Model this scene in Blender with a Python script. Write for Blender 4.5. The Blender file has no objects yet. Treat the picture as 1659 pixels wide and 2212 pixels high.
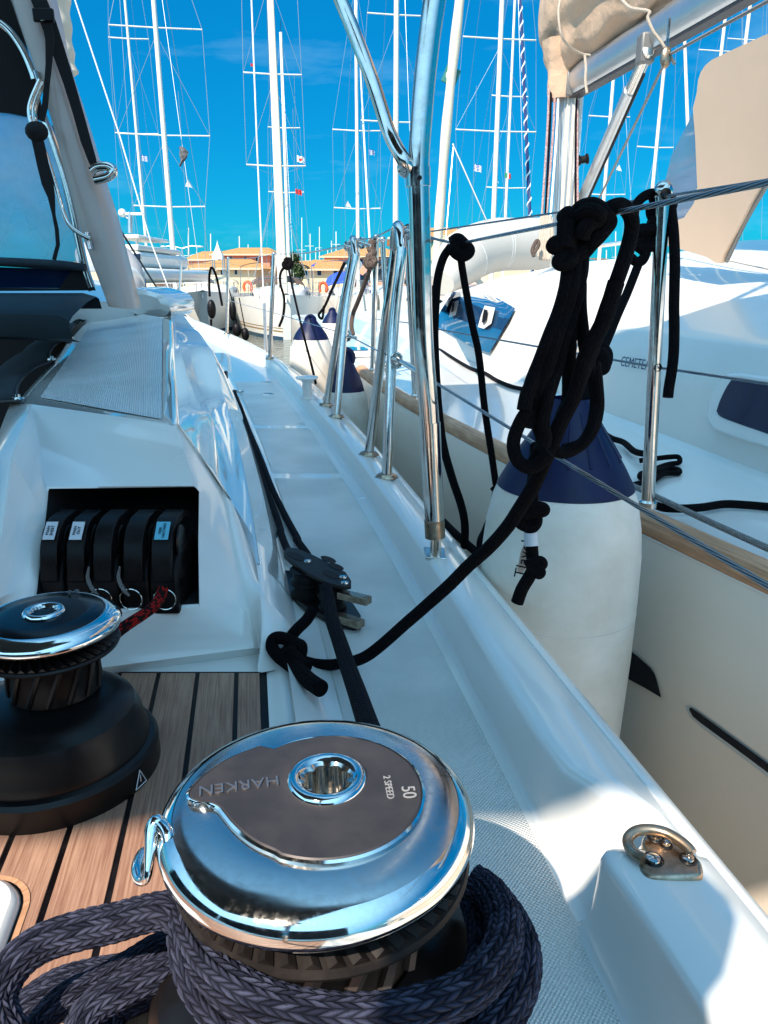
import bpy, math, random
from mathutils import Vector, Matrix
rnd = random.Random(7)
SC = bpy.context.scene
COL = SC.collection
# ---------------------------------------------------------------- camera, sky, sun, exposure
H = 2.1                                   # camera height above the water
PITCH = math.radians(17.1)
F, CX, CY = 1640.0, 829.5, 1106.0
cam_data = bpy.data.cameras.new('camera')
cam = bpy.data.objects.new('camera', cam_data); COL.objects.link(cam)
cam.location = (0, 0, H); cam.rotation_euler = (math.radians(90) - PITCH, 0, 0)
cam_data.sensor_fit = 'VERTICAL'; cam_data.sensor_height = 24.0
cam_data.lens = 24.0 * F / 2212.0
cam_data.clip_start = 0.02; cam_data.clip_end = 3000
SC.camera = cam
SC.view_settings.view_transform = 'Standard'; SC.view_settings.look = 'None'
SC.view_settings.gamma = 1.0; SC.view_settings.exposure = 1.28
SC.render.resolution_x = 768; SC.render.resolution_y = 1024
SUN_EL = math.radians(47); SDX, SDY = -0.52, -0.854          # horizontal direction towards the sun
SUN = Vector((SDX * math.cos(SUN_EL), SDY * math.cos(SUN_EL), math.sin(SUN_EL))).normalized()
sd = bpy.data.lights.new('sun', 'SUN'); sd.energy = 3.4; sd.angle = math.radians(0.55); sd.color = (1.0, 0.90, 0.77)
so = bpy.data.objects.new('sun', sd); COL.objects.link(so); so.location = (-5, -8, 12)
so.rotation_euler = SUN.to_track_quat('Z', 'Y').to_euler()
world = bpy.data.worlds.new('World'); SC.world = world; world.use_nodes = True
wn, wl = world.node_tree.nodes, world.node_tree.links
wn.clear()
sky = wn.new('ShaderNodeTexSky'); sky.sky_type = 'NISHITA'; sky.sun_disc = False
sky.sun_elevation = SUN_EL; sky.sun_rotation = math.atan2(SDX, SDY); sky.altitude = 0; sky.air_density = 1.0
sky.dust_density = 0.35; sky.ozone_density = 3.0
hs = wn.new('ShaderNodeHueSaturation'); hs.inputs['Saturation'].default_value = 1.3
mx = wn.new('ShaderNodeMix'); mx.data_type = 'RGBA'; mx.blend_type = 'MULTIPLY'; mx.inputs[0].default_value = 1.0
mx.inputs[7].default_value = (0.02, 0.47, 0.56, 1)
bgn = wn.new('ShaderNodeBackground'); bgn.inputs['Strength'].default_value = 0.115
out = wn.new('ShaderNodeOutputWorld')
tc = wn.new('ShaderNodeTexCoord'); mpw = wn.new('ShaderNodeMapping'); mpw.inputs['Scale'].default_value = (1.2, 3.5, 7.0)
mpw.inputs['Rotation'].default_value = (0, 0, 0.5)
nzw = wn.new('ShaderNodeTexNoise'); nzw.inputs['Scale'].default_value = 1.7; nzw.inputs['Detail'].default_value = 7
nzw.inputs['Roughness'].default_value = 0.62
rmw = wn.new('ShaderNodeValToRGB'); rmw.color_ramp.elements[0].position = 0.54; rmw.color_ramp.elements[1].position = 0.84
rmw.color_ramp.elements[1].color = (0.30, 0.30, 0.30, 1)
mc = wn.new('ShaderNodeMix'); mc.data_type = 'RGBA'; mc.inputs[7].default_value = (2.4, 4.0, 4.8, 1)
wl.new(sky.outputs[0], hs.inputs['Color']); wl.new(hs.outputs[0], mx.inputs[6])
wl.new(tc.outputs['Generated'], mpw.inputs['Vector']); wl.new(mpw.outputs[0], nzw.inputs['Vector'])
wl.new(nzw.outputs[0], rmw.inputs[0]); wl.new(rmw.outputs[0], mc.inputs[0]); 
kb = wn.new('ShaderNodeMix'); kb.data_type = 'RGBA'; kb.inputs[0].default_value = .60; kb.inputs[7].default_value = (0.0, .86, 2.2, 1)
wl.new(mx.outputs[2], kb.inputs[6])
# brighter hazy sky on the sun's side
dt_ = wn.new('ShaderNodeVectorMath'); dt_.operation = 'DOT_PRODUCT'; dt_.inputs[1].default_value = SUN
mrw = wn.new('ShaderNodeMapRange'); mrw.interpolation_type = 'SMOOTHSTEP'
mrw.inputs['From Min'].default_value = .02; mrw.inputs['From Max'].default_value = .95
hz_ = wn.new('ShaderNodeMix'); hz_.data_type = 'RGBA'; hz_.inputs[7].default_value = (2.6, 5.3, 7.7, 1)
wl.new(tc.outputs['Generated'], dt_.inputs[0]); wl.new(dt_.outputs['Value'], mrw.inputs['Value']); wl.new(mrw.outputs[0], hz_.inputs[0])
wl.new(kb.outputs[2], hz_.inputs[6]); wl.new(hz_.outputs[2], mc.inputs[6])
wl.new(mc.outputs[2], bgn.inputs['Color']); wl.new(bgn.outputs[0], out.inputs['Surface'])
SC.cycles.max_bounces = 10; SC.cycles.transparent_max_bounces = 16
try: SC.cycles.use_denoising = True
except Exception: pass

# ---------------------------------------------------------------- geometry of the place: rays to real distances
_c, _s = math.cos(PITCH), math.sin(PITCH)
def ray(p):
    a = (p[0] - CX) / F; b = (p[1] - CY) / F
    return Vector((a, _c - b * _s, -(_s + b * _c)))
def at(x, y, t):                      # point at distance t along the camera axis (z relative to the camera)
    return ray((x, y)) * t
def onz(p, z):
    r = ray(p); return r * (z / r.z)
def ony(p, Y):
    r = ray(p); return r * (Y / r.y)
def onpl(p, q, n):
    r = ray(p); q = Vector(q); n = Vector(n); return r * (q.dot(n) / r.dot(n))
def crop(x0, y0, w, W=1659.):
    k = w / W
    return lambda x, y: ((x0 + x * k) * .6088, (y0 + y * k) * .6088)
A1 = crop(0, 0, 900); A2 = crop(300, 0, 1200); A3 = crop(1400, 0, 1325); A4 = crop(300, 700, 1200); A5 = crop(1400, 1000, 1325)
B1 = crop(0, 1000, 1200); B2 = crop(800, 1800, 1200); B3 = crop(0, 2000, 900); B4 = crop(400, 2500, 1500)
B5 = crop(1700, 2400, 1025); B6 = crop(0, 2800, 1200)
C1 = crop(0, 700, 700); C2 = crop(0, 1600, 1000); C3 = crop(600, 1000, 900); C4 = crop(1000, 750, 700)
C5 = crop(1900, 600, 600, 1475.); C6 = crop(1700, 1400, 1025); C7 = crop(1900, 1900, 825)

# ---------------------------------------------------------------- materials
def mat(name, col, rough=0.5, metal=0.0, coat=0.0, spec=0.5, bump=None, vary=None, aniso=0, trans=0, alpha=1, sheen=0):
    m = bpy.data.materials.new(name); m.use_nodes = True
    nt = m.node_tree; b = nt.nodes['Principled BSDF']
    c4 = (col[0], col[1], col[2], 1)
    b.inputs['Base Color'].default_value = c4; b.inputs['Roughness'].default_value = rough
    b.inputs['Metallic'].default_value = metal; b.inputs['Coat Weight'].default_value = coat
    b.inputs['Coat Roughness'].default_value = 0.04; b.inputs['Specular IOR Level'].default_value = spec
    b.inputs['Transmission Weight'].default_value = trans; b.inputs['Alpha'].default_value = alpha
    if sheen: b.inputs['Sheen Weight'].default_value = sheen
    if aniso: b.inputs['Anisotropic'].default_value = aniso
    tcn = nt.nodes.new('ShaderNodeTexCoord')
    if vary:                              # (scale, amount, second colour, roughness change)
        n = nt.nodes.new('ShaderNodeTexNoise'); n.inputs['Scale'].default_value = vary[0]; n.inputs['Detail'].default_value = 6
        n.inputs['Roughness'].default_value = 0.6
        nt.links.new(tcn.outputs['Object'], n.inputs['Vector'])
        r = nt.nodes.new('ShaderNodeValToRGB'); r.color_ramp.elements[0].position = 0.38; r.color_ramp.elements[1].position = 0.72
        nt.links.new(n.outputs[0], r.inputs[0])
        x = nt.nodes.new('ShaderNodeMix'); x.data_type = 'RGBA'; x.inputs[6].default_value = c4
        c2 = vary[2]; x.inputs[7].default_value = (c2[0], c2[1], c2[2], 1)
        ml = nt.nodes.new('ShaderNodeMath'); ml.operation = 'MULTIPLY'; ml.inputs[1].default_value = vary[1]
        nt.links.new(r.outputs[0], ml.inputs[0]); nt.links.new(ml.outputs[0], x.inputs[0])
        nt.links.new(x.outputs[2], b.inputs['Base Color'])
        if len(vary) > 3:
            mr = nt.nodes.new('ShaderNodeMapRange'); mr.inputs['To Min'].default_value = rough; mr.inputs['To Max'].default_value = rough + vary[3]
            nt.links.new(r.outputs[0], mr.inputs['Value']); nt.links.new(mr.outputs[0], b.inputs['Roughness'])
    if bump:                              # (scale, strength, distance)
        n = nt.nodes.new('ShaderNodeTexNoise'); n.inputs['Scale'].default_value = bump[0]; n.inputs['Detail'].default_value = 5
        nt.links.new(tcn.outputs['Object'], n.inputs['Vector'])
        bp = nt.nodes.new('ShaderNodeBump'); bp.inputs['Strength'].default_value = bump[1]; bp.inputs['Distance'].default_value = bump[2]
        nt.links.new(n.outputs[0], bp.inputs['Height']); nt.links.new(bp.outputs[0], b.inputs['Normal'])
        if coat: nt.links.new(bp.outputs[0], b.inputs['Coat Normal'])
    return m
def N(nt, t, **kw):
    n = nt.nodes.new('ShaderNode' + t)
    for k, v in kw.items():
        if k == 'op': n.operation = v
        else: setattr(n, k, v)
    return n
def mth(nt, op, a, b=None, c=None):
    n = nt.nodes.new('ShaderNodeMath'); n.operation = op
    for i, v in enumerate((a, b, c)):
        if v is None: continue
        if isinstance(v, (int, float)): n.inputs[i].default_value = v
        else: nt.links.new(v, n.inputs[i])
    return n.outputs[0]
M = {}
M['gel'] = mat('gelcoat_white', (.77, .75, .71), 0.22, coat=0.6, bump=(4, .02, .004), vary=(7, .15, (.73, .69, .64), .06))
M['gelwave'] = mat('gelcoat_fair', (.78, .74, .68), 0.08, coat=1.0, bump=(5, .035, .006), vary=(9, .2, (.62, .62, .60), .08))
M['gelfar'] = mat('gelcoat_far', (.78, .73, .66), 0.3, coat=0.3, vary=(3, .3, (.6, .58, .54)))
M['gelgrey'] = mat('gelcoat_pale_grey', (.52, .52, .50), 0.3, coat=0.3, vary=(3, .2, (.45, .45, .43)))
M['hullside'] = mat('gelcoat_hull', (.80, .68, .56), 0.32, coat=0.45, vary=(2.5, .35, (.68, .56, .45), .1))
M['steel'] = mat('polished_stainless', (.66, .62, .58), 0.06, 1.0, bump=(40, .02, .0006), vary=(60, .5, (.5, .44, .36), .16))
M['chrome'] = mat('mirror_chrome', (.80, .79, .77), 0.045, 1.0, bump=(14, .03, .002), vary=(260, .4, (.62, .58, .52), .12))
M['alu'] = mat('anodised_aluminium', (.60, .60, .60), 0.35, 0.9, vary=(8, .3, (.45, .45, .45)))
M['mastn'] = mat('ribbed_mast', (.50, .46, .42), 0.42, 0.15, vary=(4, .3, (.42, .39, .35)))
M['bluesail'] = mat('dark_blue_sailcloth', (.006, .022, .11), .8)
M['mastw'] = mat('painted_mast', (.72, .68, .60), 0.4, 0.0, coat=.2, vary=(4, .3, (.58, .54, .47)))
M['black'] = mat('black_plastic', (.003, .0015, .0018), 0.38, spec=.18, bump=(120, .06, .001), vary=(25, .5, (.022, .018, .018), .2))
M['blackm'] = mat('black_anodised', (.006, .0045, .0045), 0.30, 0.2, spec=.35, bump=(200, .08, .0006), vary=(18, .5, (.014, .010, .008), .15))
M['plate'] = mat('grey_anodised_plate', (.062, .052, .052), 0.46, 0.6, bump=(400, .05, .0004), vary=(30, .7, (.10, .085, .082), .12))
M['blockp'] = mat('worn_black_plate', (.010, .007, .006), 0.5, 0.2, spec=.3, bump=(200, .1, .0006), vary=(40, .7, (.035, .026, .022), .15))
M['navy'] = mat('navy_canvas', (.018, .028, .040), 0.85, bump=(260, .25, .001), vary=(12, .5, (.03, .045, .058)))
M['blackc'] = mat('black_canvas', (.006, .004, .005), 0.9, bump=(200, .3, .001))
M['cush'] = mat('teal_vinyl', (.007, .017, .023), 0.6, spec=.2, bump=(60, .15, .002), vary=(10, .5, (.012, .026, .034)))
M['beige'] = mat('beige_canvas', (.50, .335, .225), 0.85, bump=(7, .8, .035), vary=(6, .5, (.42, .28, .19)))
M['beigeh'] = mat('beige_hood_canvas', (.64, .45, .32), 0.85, bump=(2.0, .22, .03), vary=(3, .5, (.56, .40, .285)))
M['creamc'] = mat('cream_cloth', (.66, .58, .46), 0.8, bump=(30, .3, .004), vary=(12, .5, (.5, .43, .34)))
M['taupe'] = mat('taupe_grp', (.50, .385, .335), 0.35, coat=.3, vary=(5, .3, (.45, .345, .30)))
M['fend'] = mat('fender_pvc', (.72, .66, .59), 0.45, bump=(30, .12, .002), vary=(9, .8, (.47, .40, .32), .15))
M['fblue'] = mat('fender_blue', (.0015, .0035, .034), 0.4, spec=.3, bump=(40, .1, .002), vary=(12, .6, (.004, .010, .07), .15))
M['glass'] = mat('dark_glass', (.004, .014, .045), 0.08, spec=.35)
M['bluewin'] = mat('blue_acrylic', (.012, .07, .16), 0.06, coat=1.0, vary=(2.2, .8, (.02, .03, .08)))
M['dk'] = mat('dark_void', (.004, .002, .003), 0.8)
M['brass'] = mat('worn_bronze', (.48, .37, .27), 0.24, 1.0, bump=(90, .2, .001), vary=(70, .8, (.16, .09, .05), .3))
M['white'] = mat('white_label', (.58, .59, .62), 0.5)
M['dinghy'] = mat('grey_hypalon', (.36, .34, .33), 0.55, bump=(6, .2, .01), vary=(4, .5, (.28, .26, .25)))
M['dinghyl'] = mat('light_hypalon', (.44, .41, .37), 0.6, bump=(5, .25, .012), vary=(4, .5, (.42, .39, .35)))
M['gold'] = mat('gold_stripe', (.30, .18, .06), 0.4)
M['redc'] = mat('red_cloth', (.55, .03, .03), 0.8)
M['bluec'] = mat('blue_cloth', (.02, .07, .40), 0.8)
M['greenc'] = mat('green_cloth', (.02, .25, .10), 0.8)
M['whitec'] = mat('white_cloth', (.75, .74, .72), 0.8)
M['orangec'] = mat('orange_plastic', (.65, .10, .02), 0.6)
M['tealc'] = mat('teal_mark', (.02, .16, .14), 0.7)
M['pink'] = mat('pink_render', (.62, .25, .18), 0.9, vary=(.3, .4, (.55, .22, .16)))
M['creamw'] = mat('cream_render', (.66, .52, .34), 0.9, vary=(.3, .4, (.58, .45, .30)))
M['salmon'] = mat('salmon_render', (.66, .33, .21), 0.9, vary=(.3, .4, (.58, .28, .18)))
M['stone'] = mat('quay_stone', (.38, .34, .28), 0.9, vary=(1.0, .5, (.28, .25, .2)))
M['leaf'] = mat('leaves', (.035, .07, .02), 0.8, vary=(2, .7, (.07, .10, .03)))
M['bark'] = mat('bark', (.12, .08, .05), 0.9)
M['greytape'] = mat('grey_fittings', (.18, .17, .16), 0.5, .4)

# roof tiles
def tile_mat():
    m = mat('roof_tiles', (.88, .43, .14), .85, vary=(1.2, .5, (.66, .28, .08)))
    nt = m.node_tree; b = nt.nodes['Principled BSDF']
    t = N(nt, 'TexCoord'); w = N(nt, 'TexWave'); w.bands_direction = 'X'; w.inputs['Scale'].default_value = 2.2
    nt.links.new(t.outputs['UV'], w.inputs['Vector'])
    bp = N(nt, 'Bump'); bp.inputs['Strength'].default_value = 1.0; bp.inputs['Distance'].default_value = .12
    nt.links.new(w.outputs[0], bp.inputs['Height']); nt.links.new(bp.outputs[0], b.inputs['Normal'])
    return m
M['tile'] = tile_mat()
# teak: fine grain along the UV v axis
def teak_mat(name, c1, c2, rough=.55, gs=1.0):
    m = bpy.data.materials.new(name); m.use_nodes = True; nt = m.node_tree; b = nt.nodes['Principled BSDF']
    b.inputs['Roughness'].default_value = rough
    t = N(nt, 'TexCoord'); mp = N(nt, 'Mapping'); mp.inputs['Scale'].default_value = (430 * gs, 11 * gs, 1)
    nt.links.new(t.outputs['UV'], mp.inputs['Vector'])
    n = N(nt, 'TexNoise'); n.inputs['Scale'].default_value = 1.0; n.inputs['Detail'].default_value = 6; n.inputs['Roughness'].default_value = .65
    nt.links.new(mp.outputs[0], n.inputs['Vector'])
    r = N(nt, 'ValToRGB'); e = r.color_ramp.elements
    e[0].position = .36; e[0].color = (*c2, 1); e[1].position = .62; e[1].color = (*c1, 1)
    nt.links.new(n.outputs[0], r.inputs[0])
    n2 = N(nt, 'TexNoise'); n2.inputs['Scale'].default_value = 9; n2.inputs['Detail'].default_value = 4
    nt.links.new(t.outputs['Object'], n2.inputs['Vector'])
    x = N(nt, 'Mix', data_type='RGBA', blend_type='MULTIPLY'); x.inputs[0].default_value = .55
    r2 = N(nt, 'ValToRGB'); r2.color_ramp.elements[0].position = .3; r2.color_ramp.elements[0].color = (.55, .5, .48, 1); r2.color_ramp.elements[1].position = .65
    nt.links.new(n2.outputs[0], r2.inputs[0]); nt.links.new(r.outputs[0], x.inputs[6]); nt.links.new(r2.outputs[0], x.inputs[7])
    nt.links.new(x.outputs[2], b.inputs['Base Color'])
    bp = N(nt, 'Bump'); bp.inputs['Strength'].default_value = .35; bp.inputs['Distance'].default_value = .0008
    nt.links.new(n.outputs[0], bp.inputs['Height']); nt.links.new(bp.outputs[0], b.inputs['Normal'])
    return m
M['teak'] = teak_mat('teak_planks', (.46, .26, .17), (.27, .125, .075))
M['teakr'] = teak_mat('teak_rail', (.70, .38, .21), (.42, .20, .10), gs=.55)
# moulded non-skid: small raised diamonds in UV metres
def tread_mat(name, pitch, ribs=False, col=(.68, .68, .665)):
    m = bpy.data.materials.new(name); m.use_nodes = True; nt = m.node_tree; b = nt.nodes['Principled BSDF']
    b.inputs['Base Color'].default_value = (*col, 1); b.inputs['Roughness'].default_value = .35; b.inputs['Coat Weight'].default_value = .35; b.inputs['Coat Roughness'].default_value = .25
    t = N(nt, 'TexCoord'); sp = N(nt, 'SeparateXYZ'); nt.links.new(t.outputs['UV'], sp.inputs[0])
    k = 2 * math.pi / pitch
    sx = mth(nt, 'SINE', mth(nt, 'MULTIPLY', sp.outputs[0], k))
    sy = mth(nt, 'SINE', mth(nt, 'MULTIPLY', sp.outputs[1], k))
    h = sx if ribs else mth(nt, 'MULTIPLY', sx, sy)
    bp = N(nt, 'Bump'); bp.inputs['Strength'].default_value = .9; bp.inputs['Distance'].default_value = pitch * .22
    nt.links.new(h, bp.inputs['Height']); nt.links.new(bp.outputs[0], b.inputs['Normal'])
    n = N(nt, 'TexNoise'); n.inputs['Scale'].default_value = 5; n.inputs['Detail'].default_value = 6; nt.links.new(t.outputs['Object'], n.inputs['Vector'])
    r = N(nt, 'ValToRGB'); r.color_ramp.elements[0].position = .35; r.color_ramp.elements[0].color = (col[0] * .8, col[1] * .8, col[2] * .79, 1)
    r.color_ramp.elements[1].position = .6; r.color_ramp.elements[1].color = (*col, 1)
    nt.links.new(n.outputs[0], r.inputs[0])
    x = N(nt, 'Mix', data_type='RGBA', blend_type='MULTIPLY'); x.inputs[0].default_value = 1
    r3 = N(nt, 'MapRange'); r3.inputs['From Min'].default_value = -1; r3.inputs['To Min'].default_value = .86; r3.inputs['To Max'].default_value = 1.04  # hollows darkened in the colour, like shade between the raised shapes
    nt.links.new(h, r3.inputs['Value']); nt.links.new(r.outputs[0], x.inputs[6]); nt.links.new(r3.outputs[0], x.inputs[7])
    nt.links.new(x.outputs[2], b.inputs['Base Color'])
    return m
M['tread'] = tread_mat('moulded_diamond_tread', .0042, col=(.86, .83, .78))
M['ribs'] = tread_mat('moulded_ribbed_tread', .0040, True, col=(.88, .85, .80))
# braided rope: UV u = strands round, v = pitch lengths along
def rope_mat(name, c1, c2, bumpd=.001, fleck=None):
    m = bpy.data.materials.new(name); m.use_nodes = True; nt = m.node_tree; b = nt.nodes['Principled BSDF']
    b.inputs['Roughness'].default_value = .9; b.inputs['Specular IOR Level'].default_value = .12
    t = N(nt, 'TexCoord'); sp = N(nt, 'SeparateXYZ'); nt.links.new(t.outputs['UV'], sp.inputs[0])
    u = mth(nt, 'MULTIPLY', sp.outputs[0], 12.0); fu = mth(nt, 'FRACT', u)
    zig = mth(nt, 'PINGPONG', u, 1.0)
    v = mth(nt, 'MULTIPLY', sp.outputs[1], 1.0)
    ph = mth(nt, 'ADD', v, mth(nt, 'MULTIPLY', zig, 0.9))
    fl = mth(nt, 'FRACT', ph)
    a = mth(nt, 'SINE', mth(nt, 'MULTIPLY', fl, math.pi))
    bb = mth(nt, 'SINE', mth(nt, 'MULTIPLY', fu, math.pi))
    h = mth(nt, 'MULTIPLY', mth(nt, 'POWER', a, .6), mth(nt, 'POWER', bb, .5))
    cell = N(nt, 'CombineXYZ'); nt.links.new(mth(nt, 'FLOOR', u), cell.inputs[0]); nt.links.new(mth(nt, 'FLOOR', ph), cell.inputs[1])
    wn_ = N(nt, 'TexWhiteNoise'); nt.links.new(cell.outputs[0], wn_.inputs[0])
    r = N(nt, 'ValToRGB'); e = r.color_ramp.elements; e[0].color = (*c1, 1); e[1].color = (*c2, 1)
    if fleck:
        e[0].position = .5; e[1].position = .55
    nt.links.new(wn_.outputs[0], r.inputs[0])
    x = N(nt, 'Mix', data_type='RGBA', blend_type='MULTIPLY'); x.inputs[0].default_value = 1
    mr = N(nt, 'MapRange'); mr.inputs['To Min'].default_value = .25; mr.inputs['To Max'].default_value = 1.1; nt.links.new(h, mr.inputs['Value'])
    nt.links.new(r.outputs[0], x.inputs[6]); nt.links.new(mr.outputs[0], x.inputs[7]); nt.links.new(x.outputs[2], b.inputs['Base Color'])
    n = N(nt, 'TexNoise'); n.inputs['Scale'].default_value = 900; n.inputs['Detail'].default_value = 3; nt.links.new(t.outputs['Object'], n.inputs['Vector'])
    hh = mth(nt, 'ADD', h, mth(nt, 'MULTIPLY', n.outputs[0], .35))
    bp = N(nt, 'Bump'); bp.inputs['Strength'].default_value = 1; bp.inputs['Distance'].default_value = bumpd
    nt.links.new(hh, bp.inputs['Height']); nt.links.new(bp.outputs[0], b.inputs['Normal'])
    return m
M['rblack'] = rope_mat('black_braid', (.0022, .0012, .0018), (.0050, .0030, .0042))
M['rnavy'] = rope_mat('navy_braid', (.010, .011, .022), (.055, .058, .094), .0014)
M['rdark'] = rope_mat('dark_braid', (.0035, .003, .006), (.008, .008, .014))
M['rred'] = rope_mat('red_fleck_braid', (.35, .008, .006), (.012, .003, .003), .001, True)
M['rgrey'] = rope_mat('grey_braid', (.28, .26, .24), (.40, .37, .35))
M['rbrown'] = rope_mat('brown_braid', (.10, .07, .06), (.16, .12, .10))
M['rcream'] = rope_mat('cream_braid', (.55, .45, .36), (.66, .56, .46))
M['rpink'] = rope_mat('pink_fleck_braid', (.5, .25, .25), (.62, .5, .46), .001, True)
# laid wire
def wire_mat():
    m = mat('stainless_wire', (.45, .46, .48), .3, .9)
    nt = m.node_tree; b = nt.nodes['Principled BSDF']
    t = N(nt, 'TexCoord'); sp = N(nt, 'SeparateXYZ'); nt.links.new(t.outputs['UV'], sp.inputs[0])
    h = mth(nt, 'SINE', mth(nt, 'MULTIPLY', mth(nt, 'ADD', mth(nt, 'MULTIPLY', sp.outputs[0], 7.0), mth(nt, 'MULTIPLY', sp.outputs[1], .55)), 2 * math.pi))
    mr = N(nt, 'MapRange'); mr.inputs['From Min'].default_value = -1; mr.inputs['To Min'].default_value = .10; mr.inputs['To Max'].default_value = .62
    nt.links.new(h, mr.inputs['Value']); cc = N(nt, 'CombineColor')
    for i in range(3): nt.links.new(mr.outputs[0], cc.inputs[i])
    nt.links.new(cc.outputs[0], b.inputs['Base Color'])
    bp = N(nt, 'Bump'); bp.inputs['Distance'].default_value = .0006; nt.links.new(h, bp.inputs['Height']); nt.links.new(bp.outputs[0], b.inputs['Normal'])
    return m
M['wire'] = wire_mat()
M['gelwave'].node_tree.nodes['Principled BSDF'].inputs['Coat IOR'].default_value = 1.95
M['brownc'] = mat('brown_canvas', (.10, .06, .045), .85)
M['rig'] = mat('rigging_wire', (.32, .34, .36), .35, .6)
M['rigw'] = mat('white_rigging', (.80, .76, .70), .5)
def brushed():
    m = mat('brushed_chrome', (.58, .57, .55), .16, 1.0, aniso=.7, vary=(240, .3, (.42, .38, .35), .07))
    nt = m.node_tree; b = nt.nodes['Principled BSDF']
    tg = N(nt, 'Tangent'); tg.direction_type = 'RADIAL'; tg.axis = 'Z'; nt.links.new(tg.outputs[0], b.inputs['Tangent'])
    return m
M['brush'] = brushed()
def vinyl():
    m = bpy.data.materials.new('clear_vinyl'); m.use_nodes = True; nt = m.node_tree; nt.nodes.clear()
    o = N(nt, 'OutputMaterial'); tr = N(nt, 'BsdfTransparent'); tr.inputs[0].default_value = (.78, .88, .95, 1)
    df = N(nt, 'BsdfPrincipled'); df.inputs['Base Color'].default_value = (.62, .68, .72, 1); df.inputs['Roughness'].default_value = .12
    t = N(nt, 'TexCoord'); n = N(nt, 'TexNoise'); n.inputs['Scale'].default_value = 7; n.inputs['Detail'].default_value = 6; nt.links.new(t.outputs['Object'], n.inputs[0])
    bp = N(nt, 'Bump'); bp.inputs['Strength'].default_value = .5; bp.inputs['Distance'].default_value = .01
    nt.links.new(n.outputs[0], bp.inputs['Height']); nt.links.new(bp.outputs[0], df.inputs['Normal'])
    mr = N(nt, 'MapRange'); mr.inputs['From Min'].default_value = .35; mr.inputs['From Max'].default_value = .7; mr.inputs['To Min'].default_value = .22; mr.inputs['To Max'].default_value = .5
    nt.links.new(n.outputs[0], mr.inputs[0])
    mxn = N(nt, 'MixShader'); nt.links.new(mr.outputs[0], mxn.inputs[0]); nt.links.new(tr.outputs[0], mxn.inputs[1]); nt.links.new(df.outputs[0], mxn.inputs[2])
    nt.links.new(mxn.outputs[0], o.inputs['Surface'])
    return m
M['vinyl'] = vinyl()
def water_mat():
    m = bpy.data.materials.new('harbour_water'); m.use_nodes = True; nt = m.node_tree; b = nt.nodes['Principled BSDF']
    b.inputs['Base Color'].default_value = (.035, .05, .032, 1); b.inputs['Roughness'].default_value = .06
    t = N(nt, 'TexCoord'); n = N(nt, 'TexNoise'); n.inputs['Scale'].default_value = 2.2; n.inputs['Detail'].default_value = 5; nt.links.new(t.outputs['Object'], n.inputs[0])
    bp = N(nt, 'Bump'); bp.inputs['Strength'].default_value = .5; bp.inputs['Distance'].default_value = .12
    nt.links.new(n.outputs[0], bp.inputs['Height']); nt.links.new(bp.outputs[0], b.inputs['Normal'])
    return m
M['water'] = water_mat()

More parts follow.
